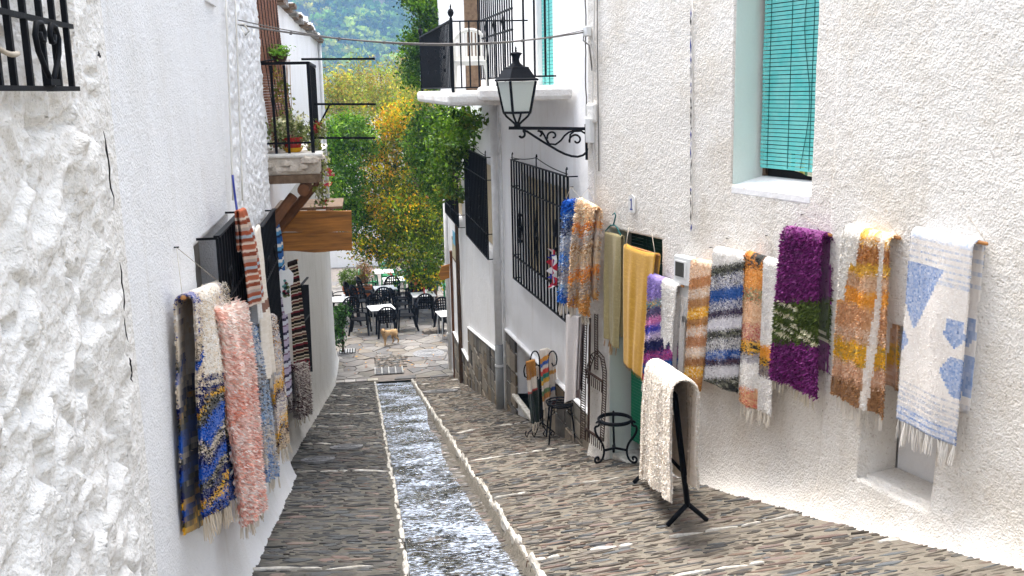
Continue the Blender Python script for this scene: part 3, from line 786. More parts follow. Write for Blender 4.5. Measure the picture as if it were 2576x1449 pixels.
wr = chr_(Y_) - .015 - .16 * np.clip(fbm(Y_ * .35, Y_ * 0 + 2, 2, 31) - .35, 0, 1) * 2
Xw = chl(Y_) + .02 + (wr - chl(Y_) - .02) * U_
dz = .026 * (fbm(Xw * 14, Y_ * 16, 3, 21) - .5) + .012 * np.sin(Y_ * 38 + 3 * fbm(Xw * 4, Y_ * 3, 2, 5) * 6)* fbm(Xw*3, Y_*2, 2, 77)
Pw = np.stack([Xw, Y_, -SLOPE * Y_ - .052 + dz], -1); idx = np.arange(Xw.size).reshape(Xw.shape)
F4 = np.stack([idx[:-1, :-1], idx[1:, :-1], idx[1:, 1:], idx[:-1, 1:]], -1).reshape(-1, 4)
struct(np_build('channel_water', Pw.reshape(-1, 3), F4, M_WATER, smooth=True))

# ------------------------------------------------------------------ the square with crazy paving
xs = np.linspace(-30, 34, 65); ys = np.linspace(23.4, 60, 38)
Xg, Yg = np.meshgrid(xs, ys, indexing='ij'); Zg = -SLOPE * 23.4 - (Yg - 23.4) * .012 - .006
idx = np.arange(Xg.size).reshape(Xg.shape); F4 = np.stack([idx[:-1, :-1], idx[1:, :-1], idx[1:, 1:], idx[:-1, 1:]], -1).reshape(-1, 4)
square = struct(np_build('square', np.stack([Xg, Yg, Zg], -1).reshape(-1, 3), F4, M_PLAZAM))
FLAGC = pal(['a8a29c', 'b4aea8', '958f8b', 'a09a8e', 'bcb6ae', '8d8a88', 'aba092'])
pts = []
gx, gy = .42, .36
for i in range(-3, 10):
    for j in range(0, 38):
        pts.append((-.6 + i * gx + rs.uniform(-.2, .2), 23.55 + j * gy + rs.uniform(-.2, .2)))
pts = np.array(pts)
def clip(poly, a, n, d):
    out = []
    for i in range(len(poly)):
        p, q = poly[i], poly[(i + 1) % len(poly)]; dp, dq = (p - a) @ n - d, (q - a) @ n - d
        if dp <= 0: out.append(p)
        if dp * dq < 0: out.append(p + (q - p) * (dp / (dp - dq)))
    return out
for k, p in enumerate(pts):
    dd = np.hypot(*(pts - p).T); near = np.argsort(dd)[1:16]
    poly = [p + np.array(c) * .6 for c in ((-1, -1), (1, -1), (1, 1), (-1, 1))]
    for j in near:
        n = (pts[j] - p); Ld = np.linalg.norm(n); n = n / Ld; poly = clip(poly, p, n, Ld / 2 - .010)
        if len(poly) < 3: break
    poly = clip(poly, np.array([0, 23.46]), np.array([0, -1.0]), 0)
    if len(poly) < 3: continue
    if -.05 < p[0] < .8 and p[1] < 25.9: continue      # the covered drain is laid with slates instead
    z = gz(p[1]) + rs.uniform(.012, .022)
    c = tuple(FLAGC[rs.randrange(len(FLAGC))] * rs.uniform(.33, .44))
    mb = MB(); mb.prism([(q[0], q[1], gz(q[1]) - .02) for q in poly], (0, 0, z - gz(p[1]) + .02), c); mb.build('flagstone', M_FLAG, square)
for j in range(30):
    y = 24.62 + j * .042
    x = .02
    while x < .74:
        l = rs.uniform(.09, .22); V, F = stone_geo(rs, l, .04, .02); mb = MB()
        mb.add(V + np.array([x + l / 2, y + rs.uniform(-.008, .008), gz(y)]), F, tuple(RIGHTC[rs.randrange(11)] * rs.uniform(.8, 1.4))); mb.build('stone', M_STONE, square); x += l
# step between lane and square on the left
for k in range(4):
    mb = MB(); mb.box((-.85 + k * .27, 23.42, gz(23.4) + .01), (.25, .16 + .03 * (k % 2), .1), rs.uniform(-.04, .04), tuple(FLAGC[k])); mb.build('step_slab', M_FLAG, square, bevel=.01)

def manhole(name, label, px, rad, seed, onlane=True):
    y = px[1]; t = thing(name, label, 'manhole cover', (px[0], y, gz(y) + .016))
    c = (0, 0, 0); mb = MB(); mb.lathe([(rad, -.03), (rad, .012), (rad * .93, .016), (rad * .9, .010), (rad * .02, .010)], c, 28)
    fr = mb; a = link_mesh('frame', fr.mesh('frame'), M_CAST, t)
    for k in range(3):
        mb = MB(); rr_ = rad * (.75 - .22 * k)
        mb.tube([(rr_ * math.cos(a_), rr_ * math.sin(a_), .012) for a_ in np.linspace(0, 2 * PI, 28, endpoint=False)], .008, 4, closed=True)
        link_mesh('ring_rib', mb.mesh('ring_rib'), M_CAST, t)
    if onlane: t.rotation_euler = (-math.atan(SLOPE), 0, 0)
    return t
manhole('manhole_cover', 'round grey manhole cover in the left lane beside the channel', gp(872, 1128), .21, 1)
manhole('manhole_cover', 'round grey manhole cover in the left lane close to the rug wall', gp(800, 1160), .2, 2)
manhole('manhole_cover', 'round ribbed manhole cover in the right lane near the stone skirting', gp(1108, 986), .36, 3)
q = zp(1078, 894, ZP + .02); manhole('manhole_cover', 'large ribbed manhole cover in the flagstones of the square', q, .42, 4, False)
# drain grate where the channel ends
g = thing('drain_grate', 'iron drain grate in a pale frame where the water channel ends', 'drain grate', (.37, 24.25, gz(24.2) + .015))
gzv = gz(24.2) + .03
for k in range(5): MB().box((.03 + k * .17, 24.25, gzv), (.035, .58, .03)).build('frame_bar', M_ALU, g)
for k in range(4):
    for j in range(8):
        MB().box((.115 + k * .17, 23.99 + j * .072, gzv - .005), (.125, .03, .02)).build('slot_bar', M_CAST, g)
MB().box((.37, 24.25, gzv - .03), (.72, .56, .01)).build('pit', M_DARK, g)
g = thing('gutter_grate', 'small pale gutter grate in flagstones at the left wall corner', 'drain grate', (-.72, 26.5, gz(26.5) + .03))
for k in range(6): MB().box((-.86 + k * .07, 26.5, gz(26.5) + .035), (.035, .42, .02)).build('slot_bar', M_ALU, g)
MB().box((-.685, 26.5, gz(26.5) + .026), (.44, .46, .008)).build('pit', M_DARK, g)

# ================================================================== HOUSES
def lumps(S, Z, sc, amp, seed):
    wx = fbm(S * 3, Z * 3, 3, seed) - .5; wz = fbm(S * 3 + 9, Z * 3, 3, seed + 3) - .5
    x, y = (S * 1.0 + wx * .22) * sc, (Z * 1.25 + wz * .22) * sc
    f1, f2, cid = worley(x, y, seed)
    e = np.clip((f2 - f1) * 2.2, 0, 1) ** .5
    return amp * (e * (.45 + .75 * cid) + .55 * (fbm(S * 11, Z * 11, 4, seed + 5) - .5) + .3 * fbm(S * 2, Z * 2, 2, seed + 2))
def foot(W, S, Z, h=.10, k=.15):            # render runs out over the paving at the foot of a wall
    y = W.A[1] + W.t[1] * S
    g = np.where(y < 23.4, -SLOPE * y, -SLOPE * 23.4)
    return h * np.exp(-np.clip(Z - g, -0.02, 9) / k) * (.8 + .4 * fbm(S * 2.2, Z * 2.2, 2, 3))
def body(parent, poly, z0, z1, m, roofm=None, over=.12):
    MB().prism([(x, y, z0) for x, y in poly], (0, 0, z1 - z0)).build('rear_walls', m, parent, fix=True)
    cx, cy = sum(p[0] for p in poly) / len(poly), sum(p[1] for p in poly) / len(poly)
    pl = [(cx + (x - cx) * (1 + over / 3), cy + (y - cy) * (1 + over / 6), z1 + .003) for x, y in poly]
    MB().prism(pl, (0, 0, .16)).build('roof', roofm or M_SLATE, parent, fix=True)

# ---- left: rubble house with the heart grille, then the plastered house
h1 = thing('rubble_house', 'house of lumpy whitewashed rubble stone with a heart-scroll window grille', 'house', (-.95, 2.2, gz(2.2)))
sA, sB = -1.0 + 1.5, 4.02 + 1.5
wy = 1.5
def d_rub(S, Z):
    edge = np.clip((sB - S) / .35, 0, 1)
    a = S * .8 + Z * .6; b = Z * .8 - S * .6            # crags run obliquely
    rg = 1 - np.abs(2 * fbm(a * 3.2, b * 5.5, 4, 18, .55) - 1)
    wx = (fbm(S * 6, Z * 6, 3, 81) - .5) * .16; wz = (fbm(S * 6 + 7, Z * 6, 3, 83) - .5) * .16
    d = .065 * facets((a + wx) * 3.6, (b + wz) * 4.8, 12) + .026 * facets((a + wx * .7) * 8, (b + wz * .7) * 10, 14) + .02 * rg ** 2 + .045 * (fbm(S * 9, Z * 11, 5, 23, .66) - .5) + .04 * (fbm(S * 1.3, Z * 1.3, 2, 44) - .5)
    pit = np.clip(fbm(S * 9 + 4, Z * 12, 3, 91) - .66, 0, 1) * .5
    return .014 * (1 - edge) + edge * (d * .64 - .034 - pit * .8) + foot(WL, S, Z, .06)
wallgrid('wall', h1, WL, 1.6 + wy, 4.02 + wy, -1.3, 2.75, .0125, d_rub, M_ROUGH, [(1.8 + wy, 2.95 + wy, 1.88, 2.6, .28)])
wallgrid('wall', h1, WL, -1.2 + wy, 1.6 + wy, -1.2, 2.75, .08, lambda S, Z: d_rub(S, Z), M_ROUGH)
wallgrid('upper_wall', h1, WL, -1.2 + wy, 4.02 + wy, 2.75, 3.6, .08, lambda S, Z: d_rub(S, Z), M_ROUGH)
body(h1, [(-1.32, -2.7), (-1.32, 4.0), (-5, 4.0), (-5, -2.7)], -2, 3.6, M_SMOOTH)
MB().obox((-1.24, 1.75, 1.8), (.02, 0, 0), (0, 1.3, 0), (0, 0, .85)).build('window_shutter', M_JAMB, h1)
gr = thing('window_grille', 'black iron window grille with heart scroll on the rubble wall', 'window grille', (-.86, 3.0, 1.77))
GY = [xp(u, 215, -.87)[1] for u in (181, 150, 78, 37, 0)]; hy = xp(111, 150, -.87)[1]; GY += [GY[-1] - .11 * k for k in range(1, 6)]
for y in GY + [hy]: MB().box((-.87, y, 2.2), (.016, .016, .86)).build('bar', M_IRON, gr)
for z in (1.775, 1.962): MB().box((-.868, GY[0] - .62, z), (.016, 1.34, .014)).build('rail', M_IRON, gr)
for y in (2.0, GY[0]):
    for z in (1.775, 2.55): MB().beam((-.87, y, z), (-1.02, y, z), .014).build('wall_tie', M_IRON, gr)
for s_ in (-1, 1):
    pts = [(hy, 1.785), (hy + s_ * .045, 1.825), (hy + s_ * .095, 1.875), (hy + s_ * .108, 1.915), (hy + s_ * .085, 1.948), (hy + s_ * .045, 1.952), (hy + s_ * .024, 1.925), (hy + s_ * .036, 1.903), (hy + s_ * .06, 1.905), (hy + s_ * .066, 1.925)]
    MB().tube([(-.855, a, b) for a, b in pts], .008, 6, up=(1, 0, 0)).build('scroll', M_IRON, gr, smooth=True)
MB().box((-.855, hy, 1.792), (.02, .09, .018)).build('collar', M_IRON, gr)
tube_part('rope_end', bez((-.86, 2.35, 1.94), (-.85, 2.5, 1.90), (-.845, 2.62, 1.84), (-.845, 2.72, 1.86)), .007, M_STRING, gr, 6)

h2 = thing('plaster_house', 'tall finely rendered white house with barred shop windows under hanging rugs', 'house', (-.95, 6.5, gz(6.5)))
aw = [(5.62 + wy, 7.1 + wy, -.35, .93, .22), (8.25 + wy, 9.7 + wy, -.75, .62, .2)]
def d_fine(S, Z):
    y = S - wy
    pe = np.clip((y - 7.55) / .12, 0, 1)
    return .012 * (fbm(S * 2.2, Z * 2.2, 4, 5) - .5) + .004 * (fbm(S * 40, Z * 40, 2, 6) - .5) + pe * np.clip((Z + .2) / .5, 0, 1) * (lumps(S, Z, 11.0, .024, 31) - .008) + foot(WL, S, Z, .09)
wallgrid('wall', h2, WL, 4.02 + wy, 10.2 + wy, -2.5, 3.0, .0165, d_fine, M_FINE, aw)
wallgrid('upper_wall', h2, WL, 4.02 + wy, 10.2 + wy, 3.0, 4.2, .1, d_fine, M_FINE)
MB().obox((-1.2, 10.2, -2.6), (.25, 0, 0), (0, .02, 0), (0, 0, 6.8)).build('corner_wall', M_ROUGH, h2)
body(h2, [(-1.22, 4.02), (-1.22, 10.19), (-5, 10.19), (-5, 4.02)], -3, 4.2, M_SMOOTH)
for s0, s1, z0, z1, dp in aw:
    MB().obox((-.955 - dp, s0 - wy, z0), (.012, 0, 0), (0, s1 - s0, 0), (0, 0, z1 - z0)).build('window_shutter', mat('grey_shutter', (.30, .28, .25), .8, 0, .3, 6), h2)
# cracks where the two renders meet
r = random.Random(3)
for (u0, v0, u1, v1) in ((262, 330, 288, 520), (246, 128, 252, 145), (302, 660, 320, 860), (325, 900, 332, 960)):
    pts = []
    for t in np.linspace(0, 1, 9):
        p = WL.p(u0 + (u1 - u0) * t + r.uniform(-3, 3), v0 + (v1 - v0) * t, .022); pts.append(p)
    MB().tube(pts, [.001] + [r.uniform(.0015, .0045) for _ in pts[1:-1]] + [.001], 4).build('crack', M_DARK, h2)
for dy, x0 in ((0, 568), (.28, 592)):       # two thin painted cables down the edge of the smooth render
    tube_part('wall_cable', [WL.p(x0 + k * 2.6, k * 72, .03) for k in range(8)], .007, M_PALECABLE, h2, 5)
tube_part('blue_rope', [WL.p(585, 440, .05), WL.p(588, 470, .055), WL.p(592, 500, .06), WL.p(596, 528, .10)], .008, M_BLUEP, h2, 6)
MB().obox(WL.at(6.9 + wy - .12, 2.33, .0), (0, .42, 0), (.02, 0, 0), (0, -.0, .25)).build('pale_patch', M_PIPE, h2)

def side_grille(name, label, y0, y1, z0, z1, x, n, rails, scroll=True):
    g = thing(name, label, 'window grille', (x, y0, z0))
    for k in range(n):
        y = y0 + (y1 - y0) * k / (n - 1); MB().box((x, y, (z0 + z1) / 2), (.016, .016, z1 - z0 - .02)).build('bar', M_IRON, g)
    MB().box((x, (y0 + y1) / 2, z1), (.035, y1 - y0 + .03, .012)).build('top_rail', M_IRON, g)
    for z in rails: MB().box((x, (y0 + y1) / 2, z), (.03, y1 - y0 + .03, .010)).build('rail', M_IRON, g)
    for y in (y0, y1):
        for z in [z1] + list(rails): MB().beam((x, y, z - .012), (-1.0, y, z - .012), .013).build('wall_tie', M_IRON, g)
    if scroll:
        for yy in (y0 + (y1 - y0) * .27, y0 + (y1 - y0) * .77):
            for s_ in (-1, 1):
                zt = rails[0] + .17
                MB().tube([(x + .014, yy + s_ * a, zt - b) for a, b in ((0, .14), (.05, .09), (.07, .03), (.045, 0), (.02, .02), (.03, .045))], .007, 5, up=(1, 0, 0)).build('scroll', M_IRON, g, smooth=True)
    return g
side_grille('window_grille', 'black window grille jutting out behind the striped poncho', 5.72, 6.98, -.3, .965, -.835, 12, [.56, .0])
side_grille('window_grille', 'narrow black grille between the poncho and the timber canopy', 8.3, 9.6, -.75, .67, -.86, 12, [.2, -.35])

# ---- left: far house with balcony, timber canopy and slate eaves
h3 = thing('balcony_house', 'long white house with a slate eave and a small projecting balcony', 'house', (-1.05, 18, gz(18)))
def d_far(S, Z):
    return .015 * (fbm(S * 1.5, Z * 1.5, 4, 15) - .5) + foot(WL2, S, Z, .08) + .02 * np.clip((S - 14.6) / .3, 0, 1) * (Z > -1)
wallgrid('wall', h3, WL2, 0, WL2.L, -6, .35, .05, d_far, M_GREYST)
wallgrid('upper_wall', h3, WL2, 0, WL2.L, .35, 2.95, .05, d_far, M_SMOOTH, [(1.0, 2.2, 1.1, 2.9, .2), (4.6, 5.3, 1.55, 2.1, .15)])
MB().obox(WL2.at(.9, 1.0, -.21), WL2.t3 * 1.4, (0, 0, 1.9), WL2.n3 * .01).build('balcony_door', M_DARK, h3)
MB().obox(WL2.at(4.5, 1.5, -.16), WL2.t3 * .9, (0, 0, .65), WL2.n3 * .01).build('dark_window', M_DARK, h3)
body(h3, [(-1.33, 10.25), (-1.2, 25.68), (-6, 25.6), (-6, 10.25)], -6.2, 2.93, M_GREYST)
MB().obox(WL2.at(WL2.L - .02, -6, -.26), WL2.n3 * .24, WL2.t3 * .03, (0, 0, 8.9)).build('end_wall', M_GREYST, h3)
tube_part('corner_pipe', [WL2.at(WL2.L - .5, 2.9, .06), WL2.at(WL2.L - .5, -1.2, .06)], .045, M_PIPE, h3, 8)
r = random.Random(9)
s_ = -.1
while s_ < WL2.L + .1:                       # ragged slate eave, two courses
    l = r.uniform(.35, .8)
    for c in (0, 1):
        b = WL2.at(s_ + r.uniform(-.1, .1), 2.94 + c * .055 + r.uniform(-.02, .02), -.5)
        MB().obox(b, WL2.t3 * l * r.uniform(.9, 1.1), WL2.n3 * (.5 + r.uniform(.08, .2) - c * .06), (0, 0, r.uniform(.03, .05))).build('slate', M_SLATE if r.random() < .5 else M_OLDWOOD, h3)
    s_ += l
for k in range(9):                           # rough white verge lumps on the eave
    p = WL2.at(2.0 + k * 1.6 + r.uniform(-.4, .4), 3.07, r.uniform(-.05, .05)); mb = MB(); lump(mb, p, r.uniform(.3, .7), .2, .1, PI / 2, r, tilt=False); mb.build('eave_mortar', M_SMOOTH, h3)

# balcony
YB = 10.32
xb0, xb1 = -1.1, -.44
bal = MB(); bal.obox((xb0, YB, .93), (xb1 - xb0 + .0, 0, 0), (0, 1.75, 0), (0, 0, .17))
slab = bal.build('balcony_slab', plaster('flaking_limewash', (.60, .54, .47), (.24, .17, .11), 1.0, 40, .9, 9, 1.0, .8), h3, bevel=.015)
MB().obox((xb0, YB - .03, 1.1), (.69, 0, 0), (0, 1.8, 0), (0, 0, .045)).build('balcony_edge', plaster('broken_edge', (.7, .68, .64), (.4, .34, .28), .8, 30, .8, 8, .8, .4), h3, bevel=.02)
for k in range(9):
    mb = MB(); rq = random.Random(60 + k); lump(mb, (xb0 + .04 + k * .075, YB + rq.uniform(-.02, .02), 1.0 + rq.uniform(-.05, .12)), rq.uniform(.08, .18), .07, .06, rq.uniform(-.3, .3), rq, tilt=False); mb.build('mortar_lump', MATS['flaking_limewash'], h3)
for k in range(6):
    MB().obox((xb0, YB + .03 + k * .3, .845), (.66, 0, 0), (0, .09, 0), (0, 0, .083)).build('floor_joist', M_OLDWOOD, h3)
MB().obox((xb0 + .02, YB + .005, .842), (.6, 0, 0), (0, .022, 0), (0, 0, .085)).build('face_board', M_OLDWOOD, h3)
MB().tube([(-.62, YB + .02, .77), (-.62, YB + 1.8, .77)], .062, 12).build('carrier_log', M_LOG, h3, smooth=False)
MB().tube([yp(738, 492, YB + .15), yp(668, 592, YB - .05) - np.array([.06, 0, .05])], [.05, .06], 10).build('brace', M_LOG, h3)
MB().tube([(-.52, YB + 1.6, .74), (-1.1, YB + 1.6, .1)], [.05, .06], 10).build('brace', M_LOG, h3)
rl = thing('balcony_railing', 'black iron railing of the small left balcony with drying rails', 'railing', (-.6, YB, 1.15))
zt = 2.02
MB().obox((-1.05, YB, zt), (.56, 0, 0), (0, .03, 0), (0, 0, .028)).build('top_rail', M_IRON, rl)
MB().obox((-.515, YB + .031, zt), (.03, 0, 0), (0, 1.6, 0), (0, 0, .028)).build('top_rail', M_IRON, rl)
MB().obox((-1.05, YB, 1.24), (.56, 0, 0), (0, .02, 0), (0, 0, .018)).build('bottom_rail', M_IRON, rl)
MB().obox((-.512, YB + .031, 1.24), (.02, 0, 0), (0, 1.6, 0), (0, 0, .018)).build('bottom_rail', M_IRON, rl)
for u in (683, 716): 
    p = yp(u, 200, YB); MB().box((p[0], YB + .012, 1.58), (.026, .018, .87)).build('bar', M_IRON, rl)
for k in range(8): MB().box((-.5, YB + .02 + k * .22, 1.58), (.02, .03, .87)).build('bar', M_IRON, rl)
MB().box((-.498, YB + .012, 1.59), (.032, .03, .9)).build('corner_post', M_IRON, rl)
for v0, v1, u0, u1, yy in ((149, 148, 764, 943, YB + .3), (262, 262, 786, 946, YB + .5), (347, 347, 796, 944, YB + .4)):
    MB().beam(yp(u0 - 6, v0, yy), yp(u1, v1, yy), .022, .022).build('drying_rail', M_IRON, rl)
MB().beam(yp(829, 264, YB + .5), yp(799, 322, YB + .5), .018).build('strut', M_IRON, rl)
tube_part('tie_wire', [yp(628, 157, YB), yp(640, 158, YB), yp(690, 150, YB)], .008, M_IRON, rl, 5)

bl = thing('reed_blind', 'brown reed blind hanging beside the small left balcony', 'blind', (-1.0, 11.0, 1.25))
for k in range(72):                          # rolled-out reeds
    f = k / 71; z = 3.15 - f * 1.95; yy = 10.42
    MB().obox((-1.03 + .13 * f ** 2, yy, z), (.035, .0, 0), (.13, 1.25, 0), (0, 0, .0235)).build('reed', M_BROWNBL, bl)
for dy in (.1, .27, .44, .61, .78, .95, 1.12):
    MB().tube([(-1.0 + .13 * f ** 2 + .06 + dy * .1 - .04, 10.42 + dy, 3.15 - f * 1.93) for f in np.linspace(0, 1, 8)], .006, 4).build('cord', M_DARK, bl)

can = thing('timber_canopy', 'two wide varnished boards forming a canopy front over the shop door', 'canopy', (-.6, 12.0, -.1))
p0, p1, p2, p3 = yp(694, 634, 12.0), yp(886, 632, 12.0), yp(884, 531, 12.0), yp(694, 531, 12.0)
mid = lambda a, b, f: a + (b - a) * f
def board(a, b, c, d):
    n = 9; lo = [a + (b - a) * t + np.array([0, 0, .012 * math.sin(t * 9)]) for t in np.linspace(0, 1, n)]; hi = [d + (c - d) * t for t in np.linspace(1, 0, 4)]
    MB().prism(lo + hi, (0, .05, 0)).build('board', M_WOOD, can, fix=True)
board(p0, p1, mid(p1, p2, .47), mid(p0, p3, .47)); board(mid(p0, p3, .474), mid(p1, p2, .474), p2, p3)
for k in range(4): MB().obox((p0[0] - .05 + k * .22, 12.06, p3[2] - .1), (.07, 0, 0), (0, .9, 0), (0, 0, .09)).build('rafter', M_OLDWOOD, can)
MB().obox((p0[0] - .05, 12.06, p3[2] - .008), (.86, 0, 0), (0, .95, 0), (0, 0, .03)).build('canopy_deck', M_OLDWOOD, can)

# ---- right: near house
h4 = thing('pebbledash_house', 'big pebbly white house with a turquoise window blind and a rug-hung wall', 'house', (3.2, 7, gz(7)))
W = WRN
sw0, sw1 = W.sz(1843, 300)[0], W.sz(2049, 300)[0]
sd0, sd1 = W.sz(1530, 575)[0], W.sz(1666, 610)[0]
sn0, sn1 = W.sz(2176, 1150)[0], W.sz(2366, 1200)[0]
sJ = W.sz(2086, 700)[0]
def d_peb(S, Z):
    bul = .05 * np.exp(-((S - sJ) / .16) ** 2) * (S < sJ)
    return .03 * (fbm(S * 1.1, Z * 1.1, 3, 61) - .5) + .006 * (fbm(S * 26, Z * 26, 2, 62) - .5) + foot(W, S, Z, .16, .16) * np.clip((S - 1.6) / 1.2, .35, 1) + np.where(S > sJ, .05, 0.0) * np.clip((S - sJ) / .05, 0, 1)
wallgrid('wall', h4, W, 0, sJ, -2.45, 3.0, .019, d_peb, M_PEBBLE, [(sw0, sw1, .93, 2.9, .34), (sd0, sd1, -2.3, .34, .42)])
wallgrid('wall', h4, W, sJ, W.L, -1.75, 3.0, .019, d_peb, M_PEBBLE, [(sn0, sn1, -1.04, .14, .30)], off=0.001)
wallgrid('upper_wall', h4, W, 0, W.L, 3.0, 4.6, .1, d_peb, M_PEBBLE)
q = lambda s, o: tuple(W.at(s, 0, o)[:2])
body(h4, [q(0.0, -.46), q(W.L, -.46), q(W.L, -5), q(0, -5)], -2.6, 4.6, M_SMOOTH)
MB().obox(W.at(-.015, -2.6, -.46), W.t3 * .012, W.n3 * .45, (0, 0, 7.2)).build('corner_wall', M_PEBBLE, h4)
MB().obox(W.at(W.L + .003, -2.0, -.46), W.t3 * .012, W.n3 * .45, (0, 0, 6.6)).build('corner_wall', M_PEBBLE, h4)
# niche floor and reveal
MB().obox(W.at(sn0 + .01, -1.1, -.32), W.t3 * (sn1 - sn0 - .02), W.n3 * .012, (0, 0, 1.25)).build('niche_back', M_SMOOTH, h4)
MB().obox(W.at(sn0 + .006, -1.12, -.3), W.t3 * (sn1 - sn0 - .012), W.n3 * .305, (0, 0, .10))  .build('niche_ledge', M_PEBBLE, h4, bevel=.02)
# window: reveal lining, sill, frame, blind
MB().prism([W.at(sw0 + .004, .85, -.33), W.at(sw0 + .004, .85, .006), W.at(sw0 + .004, .925, .006), W.at(sw0 + .004, .99, -.33)], W.t3 * (sw1 - sw0 - .008)).build('window_sill', M_SMOOTH, h4, bevel=.015, fix=True)
MB().obox(W.at(sw0 + .003, .93, -.335), W.t3 * .006, W.n3 * .325, (0, 0, 1.95)).build('window_reveal', M_JAMB, h4)
MB().obox(W.at(sw0, .9, -.355), W.t3 * (sw1 - sw0), W.n3 * .012, (0, 0, 2.0)).build('dark_window', M_DARK, h4)
for a in (sw0 + .005, sw1 - .045): MB().obox(W.at(a, .93, -.34), W.t3 * .04, W.n3 * .03, (0, 0, 1.95)).build('window_frame', M_OLDWOOD, h4)
bl = thing('slat_blind', 'turquoise slatted roll-down blind in the upper window of the pebbly house', 'blind', W.at((sw0 + sw1) / 2, 1.08, -.14))
zb = 1.06; na = 0
ba0, ba1 = sw0 + .055, sw1 + .12
while zb < 2.85:
    MB().obox(W.at(ba0 + .05 * max(0, 2.3 - zb) * 0 + .004 * math.sin(zb * 9), zb, -.255), W.t3 * (ba1 - ba0 - .14), W.n3 * .005, (0, 0, .0265 + .001 * math.sin(zb * 91))).build('slat', M_TEAL, bl); zb += .0325
for f in (.1, .38, .66, .9):
    p = W.at(ba0 + (ba1 - ba0 - .14) * f, 0, -.247); MB().tube([(p[0], p[1], 1.07), (p[0], p[1], 2.86)], .0028, 4).build('cord', M_DKTEAL, bl)
tube_part('pull_cord', [W.at(ba0 + (ba1 - ba0 - .14) * (.6 + .05 * math.sin(z * 5)), z, -.24) for z in np.linspace(1.08, 2.8, 14)], .003, M_DKTEAL, bl, 4)
cu = thing('curtain_hem', 'yellow-green patterned curtain hem showing under the turquoise blind', 'curtain', W.at((sw0 + sw1) / 2, .97, -.165))
pts = [W.at(sw0 + .36 + (sw1 - sw0 - .38) * f, 1.0 + .07 * (1 - f) ** 2, -.29 + .012 * math.sin(f * 20)) for f in np.linspace(0, 1, 16)]
mb = MB()
for i in range(15):
    c = C(('d8cf7a', '5f8f6a', 'e6e2c8', 'c9b44e')[i % 4]); mb.add([pts[i], pts[i + 1], pts[i + 1] + np.array([0, 0, .14]), pts[i] + np.array([0, 0, .14])], [(0, 1, 2, 3)], c)
mb.build('hem', M_CLOTH, cu)
# doorway
MB().obox(W.at(sd0 + .003, -2.35, -.41), W.t3 * .006, W.n3 * .40, (0, 0, 2.68)).build('door_reveal', M_JAMB, h4)
MB().obox(W.at(sd0 - .02, -2.4, -.44), W.t3 * (sd1 - sd0 + .04), W.n3 * .015, (0, 0, 2.75)).build('dark_doorway', M_DARK, h4)
MB().obox(W.at(sd0 + .01, -2.3, -.43), W.t3 * (sd1 - sd0 - .02), W.n3 * .40, (0, 0, .22)).build('door_step', M_PAINTST, h4, bevel=.02)
bd = thing('slat_blind', 'dark green slatted blind hanging in the doorway behind the blankets', 'blind', W.at((sd0 + sd1) / 2, -1.9, -.3))
z = -1.93
while z < .31:
    MB().obox(W.at(sd0 + .1, z, -.22), W.t3 * (sd1 - sd0 - .11), W.n3 * .006, (0, 0, .029)).build('slat', M_GREEN if z < -.6 else M_DKGREEN, bd); z += .033
for f in (.35, .7):
    p = W.at(sd0 + .1 + (sd1 - sd0 - .11) * f, 0, -.21); MB().tube([(p[0], p[1], -1.95), (p[0], p[1], .33)], .003, 4).build('cord', M_DARK, bd)
# joint line with remains of blue paint, number tile
r = random.Random(12); v = 20
while v < 570:
    dv = r.uniform(10, 45); p, p2_ = W.p(1738 + r.uniform(-1.5, 1.5), v, .014), W.p(1738, v + dv, .014)
    MB().tube([p, (p + p2_) / 2, p2_], [.001, r.uniform(.003, .008), .001], 4).build('joint_crack', M_BLUEP if r.random() < .35 else M_DARK, h4); v += dv + r.uniform(-4, 6)
tube_part('wall_cable', [W.p(1742, v, .018) for v in range(0, 580, 60)], .006, M_PALECABLE, h4, 5)
tl = thing('house_number', 'small white arched tile with a blue number 1 on the pebbly wall', 'house number', W.p(1591, 510, .02))
c0 = W.p(1591, 512, .018); t3, n3 = W.t3, W.n3; Z3 = np.array([0, 0, 1.0])
arch = [c0 + t3 * x + Z3 * z for x, z in [(-.055, -.085), (.055, -.085), (.055, .04)] + [(.055 * math.cos(a), .04 + .045 * math.sin(a)) for a in np.linspace(.3, PI - .3, 7)] + [(-.055, .04)]]
tile_ = MB().prism(arch, n3 * .012).build('tile', M_TILE, tl, fix=True)
o_ = c0 + n3 * .0125
mb = MB(); mb.obox(o_ - t3 * .006 - Z3 * .05, t3 * .012, Z3 * .1, n3 * .003); mb.obox(o_ - t3 * .022 - Z3 * .062, t3 * .044, Z3 * .0115, n3 * .003)
mb.obox(o_ - t3 * .022 + Z3 * .028, t3 * .0155, Z3 * .012, n3 * .003); mb.build('numeral', M_BLUEP, tile_)
